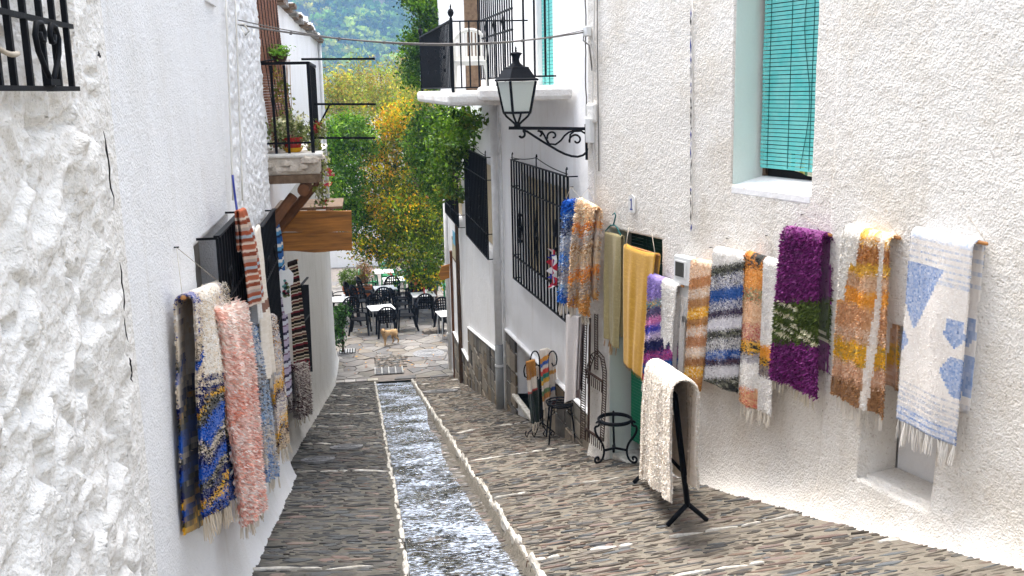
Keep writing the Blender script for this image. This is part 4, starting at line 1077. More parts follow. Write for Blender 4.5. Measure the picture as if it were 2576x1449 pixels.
# electricity meter
mt = thing('electric_meter', 'grey-white electricity meter box with dark window between hung rugs', 'meter box', W.p(1722, 700, .05))
s0, z1 = W.sz(1697, 640, .09); s1, _ = W.sz(1748, 640, .09); z0 = W.sz(1700, 712, .09)[1]
MB().obox(W.at(s0, z0, .015), W.t3 * (s1 - s0), W.n3 * .085, (0, 0, z1 - z0)).build('case', M_METER, mt, bevel=.012)
MB().obox(W.at(s0 + .03, z0 + .06, .1005), W.t3 * (s1 - s0) * .55, W.n3 * .006, (0, 0, (z1 - z0) * .62)).build('window_rim', M_METER, mt, bevel=.003)
MB().obox(W.at(s0 + .04, z0 + .075, .107), W.t3 * (s1 - s0) * .42, W.n3 * .003, (0, 0, (z1 - z0) * .5)).build('window', mat('meter_glass', (.06, .06, .055), .15), mt)
MB().obox(W.at(s0 + .03, z0 - .32, .015), W.t3 * (s1 - s0) * .8, W.n3 * .045, (0, 0, .318)).build('conduit_cover', M_METER, mt, bevel=.008)
MB().obox(W.at(s0 + .1, z0 - .34, .061), W.t3 * .05, W.n3 * .01, (0, 0, .05)).build('lock', M_ALU, mt)

# ---- right: house with the big grilles, then the far end with vine
h5 = thing('grille_house', 'smooth white house with tall black window grilles and a stone skirting', 'house', (2.3, 13, gz(13)))
W = WRM
g0, g1 = W.sz(1312, 500)[0], W.sz(1432, 500)[0]
u0, u1 = W.sz(1352, 100)[0], W.sz(1392, 100)[0]
n0, n1 = W.sz(1300, 900)[0], W.sz(1352, 950)[0]
def d_sm(S, Z): return .014 * (fbm(S * 1.4, Z * 1.4, 4, 71) - .5) + .003 * fbm(S * 30, Z * 30, 2, 72)
wallgrid('wall', h5, W, 0, W.L - .05, -4.0, 4.2, .04, d_sm, M_SMOOTH, [(g0, g1, -.85, .56, .14), (u0, u1, 1.7, 3.6, .12), (n0, n1, -2.85, -2.05, .2)])
for s0, s1, z0, z1, dp in ((g0, g1, -.85, .56, .14), (u0, u1, 1.7, 3.6, .12), (n0, n1, -2.85, -2.05, .2)):
    MB().obox(W.at(s0 - .02, z0 - .02, -dp - .02), W.t3 * (s1 - s0 + .04), W.n3 * .012, (0, 0, z1 - z0 + .04)).build('dark_window', M_DARK, h5)
for f0, f1 in ((.0, .3), (.36, .64), (.7, 1.0)):
    a, b = g0 + (g1 - g0) * f0, g0 + (g1 - g0) * f1
    MB().obox(W.at(a + .01, -.84, -.12), W.t3 * (b - a - .02), W.n3 * .03, (0, 0, .05)).build('window_frame', M_SMOOTH, h5)
    for e in (a + .01, b - .05): MB().obox(W.at(e, -.79, -.12), W.t3 * .04, W.n3 * .03, (0, 0, 1.33)).build('window_frame', M_SMOOTH, h5)
    z = -.78
    while z < .5:
        MB().obox(W.at(a + .055, z, -.105), W.t3 * (b - a - .11), W.n3 * .008, (0, 0, .042)).build('blind_slat', M_BLIND, h5); z += .047
sb = thing('slat_blind', 'turquoise slatted blind behind the upper window cage beside the lantern', 'blind', W.at((u0 + u1) / 2, 1.72, -.06))
z = 1.72
while z < 3.4:
    MB().obox(W.at(u0 + .02, z, -.06), W.t3 * (u1 - u0 - .04), W.n3 * .006, (0, 0, .038)).build('slat', M_TEAL, sb); z += .043
for f in (.2, .5, .8):
    p = W.at(u0 + (u1 - u0) * f, 0, -.05); MB().tube([(p[0], p[1], 1.7), (p[0], p[1], 3.45)], .005, 4).build('cord', M_DKTEAL, sb)
q = lambda W_, s, o: tuple(W_.at(s, 0, o)[:2])
body(h5, [q(W, .0, -.23), q(W, W.L - .1, -.23), q(W, W.L - .1, -5), q(W, 0, -5)], -4.2, 4.2, M_SMOOTH)
h6 = thing('vine_house', 'far white house with barred windows half hidden by climbing vine', 'house', (2.0, 19.5, gz(19.5)))
W = WRF
k0, k1 = W.sz(1175, 450)[0], W.sz(1245, 450)[0]; m0, m1 = W.sz(1118, 500)[0], W.sz(1162, 500)[0]
wallgrid('wall', h6, W, 0, W.L, -6, 4.2, .05, d_sm, M_SMOOTH, [(m0, m1, -1.0, .3, .14), (k0, k1, -.95, .5, .14)])
for s0, s1, z0, z1 in ((m0, m1, -1.0, .3), (k0, k1, -.95, .5)):
    MB().obox(W.at(s0 - .02, z0 - .02, -.16), W.t3 * (s1 - s0 + .04), W.n3 * .012, (0, 0, z1 - z0 + .04)).build('dark_window', M_DARK, h6)
    z = z0 + .03
    while z < z1 - .05:
        MB().obox(W.at(s0 + .05, z, -.1), W.t3 * (s1 - s0 - .1), W.n3 * .008, (0, 0, .042)).build('blind_slat', M_BLIND, h6); z += .047
body(h6, [q(W, .02, -.23), q(W, W.L, -.23), q(W, W.L, -5), q(W, .02, -5)], -6.2, 4.2, M_SMOOTH)
MB().obox(W.at(-.012, -6, -.24), W.t3 * .03, W.n3 * .235, (0, 0, 10.2)).build('end_wall', M_SMOOTH, h6)
# stone skirting, stone by stone, with a white ledge
SKC = pal(['6f6a62', '7d766b', '625d57', '857a6b', '59554f', '746652', '8b8377'])
def skirting(h, W, s0, s1, zt0, zt1, skip=()):
    s = s0; r = random.Random(int(s0 * 100) + 3)
    while s < s1 - .02:
        l = min(r.uniform(.22, .5), s1 - s); y = W.at(s + l / 2, 0)[1]; top = zt0 + (zt1 - zt0) * (s + l / 2 - s0) / (s1 - s0); z = gz(y) - .12
        if not any(a < s + l / 2 < b for a, b in skip):
            while z < top - .02:
                hh = min(r.uniform(.2, .42), top - z); hh = hh if top - z - hh > .1 else top - z
                c = tuple(SKC[r.randrange(7)] * r.uniform(.75, 1.1)); j = lambda k=.03: r.uniform(0, k)
                poly = [W.at(s + .008 + j(), z + .008 + j(), .0), W.at(s + l - .008 - j(), z + .008 + j(), .0), W.at(s + l - .008 - j(), z + hh - .008 - j(), .0), W.at(s + .008 + j(), z + hh - .008 - j(), .0)]
                MB().prism(poly, W.n3 * r.uniform(.028, .045), c).build('skirting_stone', M_SKIRT, h, fix=True); z += hh
        s += l
    MB().prism([W.at(s0, gz(W.at(s0, 0)[1]) - .2, .001), W.at(s1, gz(W.at(s1, 0)[1]) - .2, .001), W.at(s1, zt1, .001), W.at(s0, zt0, .001)], W.n3 * .018, tuple(SKC[0] * .45)).build('skirting_bed', M_SKIRT, h, fix=True) if not skip else None
    MB().obox(W.at(s0, zt0, -.01), W.at(s1, zt1) - W.at(s0, zt0), W.n3 * .065, (0, 0, .03)).build('skirting_ledge', M_SMOOTH, h, bevel=.01)
skirting(h5, WRM, .45, WRM.L - .1, -2.0, -1.9, skip=[(n0 - .1, n1 + .1)])
MB().obox(WRM.at(n0 - .05, -2.9, -.18), WRM.t3 * (n1 - n0 + .1), WRM.n3 * .26, (0, 0, .05)).build('niche_sill', M_PAINTST, h5, bevel=.01)
skirting(h6, WRF, 3.75, WRF.L - .25, -3.13, -2.56); skirting(h6, WRF, .55, 3.72, -3.95, -3.87)
# pipes
def pipe(h, W, s, z0, z1, rr, m, zsplit=None):
    if zsplit is not None:
        tube_part('down_pipe', [W.at(s, zsplit, rr + .02), W.at(s, z1, rr + .02)], rr, m, h, 10); tube_part('pipe_shoe', [W.at(s, z0, rr + .02), W.at(s, zsplit, rr + .02)], rr * 1.12, M_GREYPIPE, h, 10)
    else: tube_part('down_pipe', [W.at(s, z0, rr + .02), W.at(s, z1, rr + .02)], rr, m, h, 8)
    z = z0 + .9
    while z < z1: MB().lathe([(rr * 1.25, -.02), (rr * 1.25, .02)], W.at(s, z, rr + .02), 10).build('pipe_collar', m, h); z += 1.7
pipe(h5, WRM, .2, -3.55, 1.5, .06, M_PIPE, -2.3)
pipe(h5, WRM, .5, -3.3, 1.3, .02, M_PIPE)
pipe(h6, WRF, .25, -5.0, -.2, .055, M_PIPE)
mb = MB(); mb.tube(bez(WRM.at(.2, 1.48, .08), WRM.at(.2, 1.75, .08), WRM.at(.5, 1.55, .25), WRM.at(.6, 1.62, .5)), .05, 8); mb.build('pipe_bend', M_PIPE, h5, smooth=True)

# ================================================================== IRONWORK, BALCONY, LANTERN
def wall_grille(label, W, uL, vL, uR, vR, z0, off, n, rails, crest=True, diamonds=0):
    s0, za = W.sz(uL, vL, off); s1, zb_ = W.sz(uR, vR, off); z1 = (za + zb_) / 2
    g = thing('window_grille', label, 'window grille', W.at(s0, z0, off))
    for k in range(n):
        s = s0 + (s1 - s0) * k / (n - 1); p = W.at(s, 0, off)
        MB().beam((p[0], p[1], z0), (p[0], p[1], z1), .024).build('bar', M_IRON, g)
    for z in [z0, z1] + [z0 + (z1 - z0) * f for f in rails]:
        MB().beam(W.at(s0 - .01, z, off + .002), W.at(s1 + .01, z, off + .002), .024, .014).build('rail', M_IRON, g)
    for s in (s0, s1):
        for z in [z0, z1] + [z0 + (z1 - z0) * f for f in rails]: MB().beam(W.at(s, z, off - .01), W.at(s, z, -.03), .014).build('wall_tie', M_IRON, g)
    if crest:
        sm = (s0 + s1) / 2
        for a, b in ((s0, sm), (s1, sm)):
            tube_part('crest_curve', [W.at(a + (b - a) * f, z1 + .03 + .09 * f ** 2, off) for f in np.linspace(0, 1, 8)], .006, M_IRON, g, 5)
        for s in (s0 + .06, sm, s1 - .06):
            h = .16 if s == sm else .10
            tube_part('crest_hook', [W.at(s, z1, off), W.at(s, z1 + h * .8, off), W.at(s + .03, z1 + h, off), W.at(s + .045, z1 + h * .8, off)], .009, M_IRON, g, 5)
    zm = (z0 + z1) / 2
    for d in range(diamonds):
        s = s0 + (s1 - s0) * (d + .6) / (diamonds + .1); hgt, wd = .36, .08
        for sx in (-1, 1):
            for sz_ in (-1, 1): MB().beam(W.at(s + sx * wd, zm - .05, off + .02), W.at(s, zm - .05 + sz_ * hgt, off + .02), .014).build('diamond', M_IRON, g)
        for zz in (-.18, 0, .18): MB().box(W.at(s, zm - .05 + zz, off + .02), (.045, .06, .05)).build('knot', M_IRON, g, bevel=.012)
    return g
wall_grille('wide black window grille with diamond ornaments beside the white downpipe', WRM, 1286, 402, 1428, 444, -.95, .12, 19, [.2, .78], True, 3)
wall_grille('black window grille beyond the downpipe, below the vine', WRF, 1167, 371, 1222, 396, -1.0, .13, 16, [.25, .78], True, 2)
wall_grille('farthest black window grille with vine leaves in front', WRF, 1117, 428, 1150, 440, -1.05, .13, 12, [.25, .78], False, 1)

# upper balcony on the right
bw = thing('balcony', 'white plastered balcony slab jutting out above the vine on the right', 'balcony', (1.7, 14.5, 1.5))
M_FLAKE = plaster('chipped_limewash', (.78, .77, .75), (.50, .40, .33), .75, 40, .6, 6, .8, .35)
MB().prism([(1.12, 13.05, 1.53), (.96, 17.35, 1.55), (2.12, 17.35, 1.55), (2.26, 13.05, 1.53)], (0, 0, .17)).build('slab', M_FLAKE, bw, bevel=.05, fix=True)
MB().prism([(1.38, 11.75, 1.60), (1.5, 13.04, 1.60), (2.27, 13.04, 1.60), (2.34, 11.0, 1.60)], (0, 0, .17)).build('slab', M_FLAKE, bw, bevel=.05, fix=True)
rl = thing('balcony_railing', 'black iron balustrade with ball finials around the white garden chair', 'railing', (1.2, 13.2, 1.72))
pA, pB = np.array([1.2, 13.15, 0]), np.array([1.05, 17.2, 0])
for k in range(27):
    p = pA + (pB - pA) * (k + .5) / 27; MB().beam((p[0], p[1], 1.77), (p[0], p[1], 2.6), .016).build('bar', M_IRON, rl)
for k in (7, 16, 25): 
    p = pA + (pB - pA) * (k + .5) / 37
    for z in (2.0, 2.18, 2.3): MB().box((p[0], p[1], z), (.04, .04, .045)).build('knot', M_IRON, rl, bevel=.01)
for z in (1.765, 2.61): MB().beam(pA + [0, 0, z], pB + [0, 0, z], .04, .02).build('rail', M_IRON, rl)
for k in range(1, 7): MB().beam((1.2 + k * .115, 13.15, 1.76), (1.2 + k * .115, 13.15, 2.6), .018).build('bar', M_IRON, rl)
for z in (1.762, 2.6): MB().beam((1.22, 13.15, z), (2.2, 13.15, z), .02, .018).build('rail', M_IRON, rl)
for P_ in (pA, pB):
    MB().lathe([(.022, 1.7), (.022, 2.63), (.012, 2.65), (.035, 2.68), (.042, 2.71), (.03, 2.745), (.008, 2.76), (.012, 2.78), (.003, 2.82)], P_, 8).build('post', M_IRON, rl, smooth=True)
cg = thing('window_cage', 'tall black iron window cage in front of the turquoise blind', 'window grille', (1.8, 12, 1.86))
c0, c1 = yp(1291, 200, 11.9), yp(1393, 200, 11.9); cf = yp(1207, 198, 14.3); zc = 1.875
for u in (1319, 1346, 1373):
    p = yp(u, 200, 11.9); MB().beam((p[0], 11.9, zc), (p[0], 11.9, 3.3), .022).build('bar', M_IRON, cg)
MB().beam((c0[0], 11.9, zc), (c1[0] + .05, 11.9, zc), .025, .02).build('rail', M_IRON, cg)
for k in range(17):
    f = k / 16; x, y = c0[0] + (cf[0] - c0[0]) * f, 11.9 + 2.4 * f; MB().beam((x, y, zc), (x, y, 3.3), .018).build('bar', M_IRON, cg)
for z in (zc, 2.42, 2.66): MB().beam((c0[0], 11.9, z), (cf[0], 14.3, z), .03, .018).build('rail', M_IRON, cg)
for f in (.2, .45, .7):
    x, y = c0[0] + (cf[0] - c0[0]) * f - .02, 11.9 + 2.4 * f
    for a in (-1, 1):
        for b in (-1, 1): MB().beam((x, y + a * .1, 2.54), (x, y, 2.54 + b * .1), .012).build('diamond', M_IRON, cg)
tp = thing('timber_post', 'weathered brown timber post with white pier at the back of the balcony', 'post', (1.8, 16.4, 1.72))
a, b = yp(1169, 50, 16.4), yp(1207, 50, 16.4)
MB().obox((a[0], 16.4, 1.72), (b[0] - a[0], 0, 0), (0, .12, 0), (0, 0, 2.3)).build('post', M_OLDWOOD, tp, bevel=.01)
MB().obox((a[0] - .2, 16.42, 1.72), (.19, 0, 0), (0, .2, 0), (0, 0, .98)).build('pier', M_SMOOTH, tp)

# white garden chair on the balcony (front towards -Y)
def white_chair():
    t = thing('garden_chair', 'white plastic garden armchair with slatted back on the balcony', 'chair', (0, 0, 0))
    for sx in (-1, 1):
        MB().beam((sx * .21, -.2, .42), (sx * .25, -.24, 0), .05, .04).build('leg', M_WHITEP, t)
        MB().beam((sx * .2, .2, .42), (sx * .24, .26, 0), .05, .04).build('leg', M_WHITEP, t)
        MB().tube([(sx * .25, .2, .64), (sx * .27, 0, .66), (sx * .26, -.18, .64), (sx * .23, -.22, .44)], .022, 6).build('armrest', M_WHITEP, t, smooth=True)
    MB().box((0, 0, .42), (.46, .46, .03)).build('seat', M_WHITEP, t, bevel=.012)
    MB().box((0, -.215, .395), (.44, .03, .06)).build('apron', M_WHITEP, t, bevel=.008)
    arc = [(-.22, .21, .42), (-.235, .25, .62)] + [(-.235 * math.cos(a), .26 + .05 * math.sin(a), .68 + .2 * math.sin(a)) for a in np.linspace(0, PI, 12)] + [(.235, .25, .62), (.22, .21, .42)]
    MB().tube(arc, .028, 6).build('back_frame', M_WHITEP, t, smooth=True)
    for k in range(7):
        x = -.165 + k * .055; zt = .66 + .2 * math.sqrt(max(0, 1 - (x / .235) ** 2)); MB().beam((x, .215, .5), (x, .29, zt), .034, .012, up=(0, 1, 0)).build('back_slat', M_WHITEP, t)
    MB().box((0, .215, .47), (.42, .02, .07)).build('back_rail', M_WHITEP, t, bevel=.006)
    return t
wc = white_chair(); wc.location = (1.5, 13.75, 1.705); wc.rotation_euler = (0, 0, -.12); wc.scale = (.95, .95, .95)

# street lantern on its scroll bracket
YL = 10.1
ln = thing('street_lantern', 'black four-sided street lantern on a scrolled iron wall bracket', 'street lamp', yp(1478, 322, YL))
def lp(u, v): return yp(u, v, YL)
cx_, cz = lp(1299, 202)[0], 0
ppm = 2500 / np.linalg.norm((lp(1300, 250) - CAMP) * np.array([1, 1, 1])) 
zv = lambda v: lp(1299, v)[2]
ctr = (cx_, YL, 0); RZ = PI / 4 + .33
def sq(prof, m, nm, seg=4, rz=RZ, **k): return MB().lathe([(a * .88, zv(b)) for a, b in prof], ctr, seg, rz=rz, **k).build(nm, m, ln)
sq([(.255, 204), (.265, 201.5), (.262, 199), (.235, 197)], M_IRON, 'rim')
sq([(.232, 197.5), (.15, 171), (.155, 169.5), (.12, 168)], M_IRON, 'hood')
MB().lathe([(.075, zv(168.5)), (.07, zv(165)), (.04, zv(158)), (.032, zv(150)), (.045, zv(140)), (.066, zv(134.5)), (.06, zv(133)), (.01, zv(130)), (.012, zv(127)), (.008, zv(124)), (.012, zv(122)), (.002, zv(116))], ctr, 12).build('chimney', M_IRON, ln, smooth=True)
M_LGLASS = bpy.data.materials.new('frosted_lantern_glass'); M_LGLASS.use_nodes = True
nt = M_LGLASS.node_tree; bq = nt.nodes['Principled BSDF']; bq.inputs['Base Color'].default_value = (.74, .80, .77, 1); bq.inputs['Roughness'].default_value = .3
tl_ = nt.nodes.new('ShaderNodeBsdfTranslucent'); tl_.inputs['Color'].default_value = (.85, .9, .88, 1); ms = nt.nodes.new('ShaderNodeMixShader'); ms.inputs[0].default_value = .6
nt.links.new(bq.outputs[0], ms.inputs[1]); nt.links.new(tl_.outputs[0], ms.inputs[2]); nt.links.new(ms.outputs[0], nt.nodes['Material Output'].inputs['Surface'])
for k in range(4):
    a0, a1 = RZ + k * PI / 2, RZ + (k + 1) * PI / 2; rt, rb = .204, .140
    P4 = [(cx_ + rb * math.cos(a0), YL + rb * math.sin(a0), zv(283)), (cx_ + rb * math.cos(a1), YL + rb * math.sin(a1), zv(283)), (cx_ + rt * math.cos(a1), YL + rt * math.sin(a1), zv(205)), (cx_ + rt * math.cos(a0), YL + rt * math.sin(a0), zv(205))]
    MB().add(P4, [(0, 1, 2, 3)]).build('pane', M_LGLASS, ln)
    MB().beam(P4[0], P4[3], .022).build('corner_bar', M_IRON, ln); MB().beam(P4[0], P4[1], .024).build('bottom_bar', M_IRON, ln)
    e = ((P4[0][0] - cx_), (P4[0][1] - YL)); 
    MB().tube([P4[0], (cx_ + e[0] * .8, YL + e[1] * .8, zv(293)), (cx_ + e[0] * .35, YL + e[1] * .35, zv(306)), (cx_ + e[0] * .15, YL + e[1] * .15, zv(313))], .011, 6).build('foot', M_IRON, ln, smooth=True)
MB().lathe([(.06, zv(283)), (.075, zv(262)), (.06, zv(235)), (.02, zv(226))], ctr, 10).build('bulb', M_WHITEP, ln, smooth=True)
MB().lathe([(.035, zv(319)), (.03, zv(310)), (.012, zv(306))], ctr, 8).build('stem', M_IRON, ln)
MB().beam(lp(1280, 322), lp(1482, 324), .03, .032).build('arm', M_IRON, ln)
MB().beam(lp(1474, 312), lp(1476, 402), .03, .022).build('back_plate', M_IRON, ln)
R7 = lambda x, y: lp(1069.3 + x * .3473, 251.6 + y * .3473)
def scroll(pts, r=.010, nm='scroll'): MB().tube([R7(*p) for p in pts], r, 6, up=(0, 1, 0)).build(nm, M_IRON, ln, smooth=True)
def arcp(cx, cy, r0, r1, a0, a1, n=18): return [(cx + (r0 + (r1 - r0) * i / (n - 1)) * math.cos(math.radians(a0 + (a1 - a0) * i / (n - 1))), cy + (r0 + (r1 - r0) * i / (n - 1)) * math.sin(math.radians(a0 + (a1 - a0) * i / (n - 1)))) for i in range(n)]
scroll(arcp(695, 252, 12, 34, 150, -70, 16)[::1] + [(740, 228), (800, 268), (850, 300), (905, 332), (960, 365), (1010, 390), (1060, 406), (1105, 411), (1145, 400), (1168, 378), (1176, 350)], .012)
scroll(arcp(825, 252, 10, 30, 60, -110, 14) + [(845, 228), (865, 258), (885, 300), (905, 328)])
scroll(arcp(925, 262, 8, 42, 90, -200, 20)[::-1][::-1] + [(880, 285), (900, 318), (945, 322), (985, 292), (1010, 258), (1040, 234), (1080, 222)])
scroll(arcp(1095, 292, 8, 52, 160, -200, 26) + [(1052, 250), (1080, 226), (1130, 224), (1165, 245)])
lb = thing('junction_box', 'small white electrical box beside the lantern bracket', 'junction box', WRN.at(.1, 1.3, .03))
MB().obox(WRN.at(.06, 1.18, .012), WRN.t3 * .1, WRN.n3 * .06, (0, 0, .25)).build('case', M_METER, lb, bevel=.008)
MB().obox(WRN.at(.03, 1.38, .0), WRN.t3 * .18, WRN.n3 * .05, (0, 0, .2)).build('plaster_patch', M_FLAKE, lb, bevel=.03)

# cables
cb = thing('overhead_cable', 'grey bundle of overhead cables slung across the lane', 'cable', WL.p(600, 62, .05))
A_, B_ = WL.p(600, 62, .04), WRN.at(.02, 2.28, .06)
tube_part('strand', sag(A_, B_, .13, 24), .0075, M_CABLE, cb, 6)
tube_part('strand', sag(A_ + [0, 0, .035], B_ + [0, .0, .02], .17, 24), .0045, M_CABLE, cb, 5)
for t in (.12, .24, .36, .47, .58, .68, .78, .88):
    p = sag(A_, B_, .13, 101)[int(t * 100)]; MB().lathe([(.011, -.016), (.011, .01)], p, 6).build('clip', M_CABLE, cb)
tube_part('loop', [WL.p(600, 62, .05), WL.p(614, 60, .1), WL.p(626, 78, .12), WL.p(618, 88, .1), WL.p(608, 70, .06)], .008, M_PALECABLE, cb, 5)
wr_ = thing('wall_wiring', 'old dark wiring running down the corner of the pebbly house', 'cable', WRN.at(.0, 1.5, .03))
r = random.Random(4)
tube_part('strand', [WRN.at(.01 + r.uniform(-.01, .012), z, .03) for z in np.linspace(3.0, 1.45, 18)], .008, M_CABLE, wr_, 5)
tube_part('strand', [WRN.at(.16 + .02 * math.sin(z * 3), z, .025) for z in np.linspace(3.0, -.2, 22)], .008, M_PALECABLE, wr_, 5)
tube_part('strand', [WRN.at(.24 + .01 * math.sin(z * 2), z, .02) for z in np.linspace(3.0, .9, 18)], .006, M_CABLE, wr_, 5)
tube_part('strand', [(2.28, 10.2, 2.28), WRN.at(.05, 2.2, .08), WRN.at(.1, 2.15, .04), WRN.at(.14, 1.9, .03)], .008, M_CABLE, wr_, 5)
MB().obox(WRN.at(.0, 2.24, .005), WRN.t3 * .09, WRN.n3 * .06, (0, 0, .1)).build('anchor', M_METER, wr_, bevel=.01)

# timber signpost, framed notice
ps = gp(1138, 946); ps = np.array([1.83, 23.0, gz(23.0)])
sp = thing('signpost', 'square timber signpost with a small arrow board at the wall corner', 'signpost', ps)
zt = yp(1128, 632, 23.0)[2]
p0_, p1_ = yp(1127, 640, 23.0)[0], yp(1139, 640, 23.0)[0]
MB().obox((p0_ + .04, 23.0, ps[2] - .1), (.115, 0, 0), (0, .11, 0), (0, 0, zt - ps[2] + .1)).build('post', M_LOG, sp, bevel=.008)
aa = [yp(u, v, 22.98) for u, v in ((1131, 664), (1111, 670), (1103, 693), (1110, 706), (1131, 699))]
MB().prism(aa, (0, .035, 0)).build('arrow_board', M_WOOD, sp, fix=True)
MB().lathe([(.02, 0), (.02, .02), (.008, .03)], (p0_ + .1, 22.99, yp(1133, 836, 23)[2]), 8).build('bolt', M_ALU, sp)
W = WRF
fr = thing('framed_notice', 'small framed notice board on the far white wall above the signpost', 'notice', W.p(1146, 635, .02))
s0, z1 = W.sz(1138, 600, .02); s1, z0 = W.sz(1155, 672, .02); z1 = W.sz(1147, 606, .02)[1]; z0 = W.sz(1147, 660, .02)[1]
MB().obox(W.at(s0, z0, .005), W.t3 * (s1 - s0), W.n3 * .03, (0, 0, z1 - z0)).build('frame', M_OLDWOOD, fr)
MB().obox(W.at(s0 + .06, z0 + .06, .036), W.t3 * (s1 - s0 - .12), W.n3 * .004, (0, 0, z1 - z0 - .12)).build('sheet', mat('notice_paper', C('c8bfa2'), .6, 0, .5, 6, col2=C('8a8468')), fr)
MB().obox(W.at(s0 + .3, z0 + .4, .041), W.t3 * .5, W.n3 * .003, (0, 0, .3)).build('blue_panel', mat('notice_blue', C('5aa6c8'), .6), fr)

# ================================================================== RUGS AND CLOTHES
WHT, CRM = ['e9e6e2', 'dedad4', 'f2efec'], ['d9c9b4', 'cdbda6', 'e3d6c4']
BLK, NVY, BLU = ['2a2925', '3a372f', '1d1d1c'], ['0c1850', '101f62', '0a1240'], ['164fa8', '1c58b4', '123f92']
ORG, YEL = ['d98a35', 'e09a44', 'c97a2a'], ['e6ae2c', 'dba01f', 'f0c046']
# left wall, big blue and cream rug
def pat_a1(u, v, r):
    out = stripes([(13, ['ece8e4', 'e2dcd4', 'd3c3ae', 'cfc0ac', '2a3f8f']), (5, CRM + ['2b2b2b']), (4, BLK + CRM), (4, BLU), (5, CRM), (6, NVY + CRM), (4, NVY), (3, YEL + BLK), (6, BLK + ['8f8a80']), (8, BLU), (6, BLK + CRM), (4, NVY), (5, BLU), (5, BLK + ['b7a98f']), (5, NVY), (4, YEL + BLK), (6, BLU + NVY), (4, YEL + BLK)], .012, .12, .10)(u, v, r)
    n = vnoise(u * 3.2 + 3, v * 5 + 1, 5) + r.normal(size=len(u)) * .06
    a = (u > .42) & (n > .62); out[a] = pal(BLK + ['b9a98c'])[r.integers(0, 4, a.sum())]
    b = (u > .66) & (n < .45) & (np.abs(v) > .12); out[b] = pal(NVY + BLU)[r.integers(0, 6, b.sum())]
    c = (u < .6) & (np.abs(v) < .36) & (n < .60) & (u > .22); out[c] = pal(CRM + WHT)[r.integers(0, 6, c.sum())]
    return out
textile('rug', 'long blue, cream and black rag rug with mustard hem on the left wall', WL, [(487, 762), (572, 722), (607, 1242), (520, 1302)], pat_a1, off=.13, r=.042, back=1.07, folds=(.022, 1.7), pile=11000, plen=.013, pwid=.006, fringe=(20, .13, 'd8cbb8'), nail=(444, 622), seed=2, rodext=(.03, .0))
textile('rug', 'shaggy salmon-pink rug beside the blue and cream rug', WL, [(549, 800), (611, 775), (655, 1275), (612, 1318)],
        stripes([(1, ['f2d6cc', 'f4e2da', 'eec4b6']), (1, ['e8aa98', 'f0cabe', 'f4e0d8']), (1, ['f6e8e2', 'f0d2c6', 'e8b4a4']), (1, ['e6a490', 'f0d0c6']), (1.3, ['f6e6e0', 'f0d0c6', 'e8b2a2']), (1, ['e8aa98', 'f2dcd4']), (1, ['f6e8e2', 'eec0b2']), (1.2, ['ecb8aa', 'f4e2da', 'e4a290'])], .04, 0, .08), off=.16, r=.05, folds=(.018, 1.6), pile=9000, plen=.045, pwid=.010, fringe=(10, .11, 'd8cbb8'), nail=(590, 740), seed=3)
textile('rug', 'narrow folded blue-grey rag rug behind the pink shaggy rug', WL, [(616, 795), (652, 782), (696, 1195), (655, 1215)],
        stripes([(1, ['8fa6c2', '6f8fb8', 'd8d6d2', '4f6a94']), (1, ['5b4f48', '6e6258', '9aa8ba', 'c8c2ba']), (1, ['6f8fb8', '9fb2c8', '5f5a54']), (1, ['cfc6ba', 'bfae9c', '8f9cb0']), (.6, ['5a7cae', '8fa6c2'])], .06, .05, .2), off=.13, r=.04, folds=(.04, 2.6), pile=5200, plen=.018, fringe=(12, .09, 'ded4c4'), nail=(632, 735), seed=4, group='rugs hung along the walls')
textile('rug', 'cream rug with mustard and dark blotches, next to the blue-grey rug', WL, [(668, 812), (694, 800), (722, 1110), (700, 1140)],
        stripes([(1, ['8a7f7c', 'd8d0c6', '4a3f48', 'c98f2e']), (1, ['d8cbbb', 'cdbfb4', '9fa9bd', 'c9a06a']), (1, ['e0d8ce', 'c7b49c', '9fa9bd']), (.5, YEL), (.4, ['3d3040', '5a4a58']), (1, ['e3ddd6', 'd0c2b2', 'a9a2b4']), (.5, YEL + ['e3ddd6']), (.4, ['3d3040']), (.7, ['d9c4a8', 'cdb594'])], .03, .1, .15), off=.14, r=.04, folds=(.03, 2), pile=4200, plen=.015, fringe=(9, .12, 'ded4c4'), seed=5)
textile('poncho', 'striped red-brown and pale blue poncho hanging on the black grille', WL, [(603, 535), (618, 528), (662, 742), (636, 772)],
        stripes([(1, ['b5674c']), (.5, ['e3d3c6']), (.8, ['8f4a36']), (.7, ['d9c6b8']), (.6, ['b9a9a4']), (.8, ['a85a42']), (.6, ['aebfcc']), (.8, ['96503a']), (.5, ['e3d3c6'])] * 3, .003, 0, 0), off=.2, r=.012, folds=(.03, 2.0), m=M_CLOTH, rod=False, cat='poncho', group='clothes hung on the left wall', seed=6, back=.4)
textile('scarf', 'long ivory scarf trailing from the second black grille', WL, [(640, 590), (655, 570), (690, 930), (668, 955)], stripes([(1, ['e6ddd0', 'efe8de']), (.15, ['8c6a5c']), (1, ['e6ddd0', 'efe8de'])], .004), off=.17, r=.012, folds=(.02, 3), m=M_CLOTH, rod=False, cat='scarf', group='clothes hung on the left wall', seed=7, back=.3, fringe=(6, .09, 'e6ddd0'))
textile('blouse', 'white blouse on a hanger beside the striped poncho', WL, [(626, 585), (640, 575), (652, 800), (640, 815)], stripes([(1, ['e9e7e4', 'dcdad6'])], 0), off=.17, r=.012, folds=(.02, 2), m=M_CLOTH, rod=False, cat='blouse', group='clothes hung on the left wall', seed=8, back=.3)
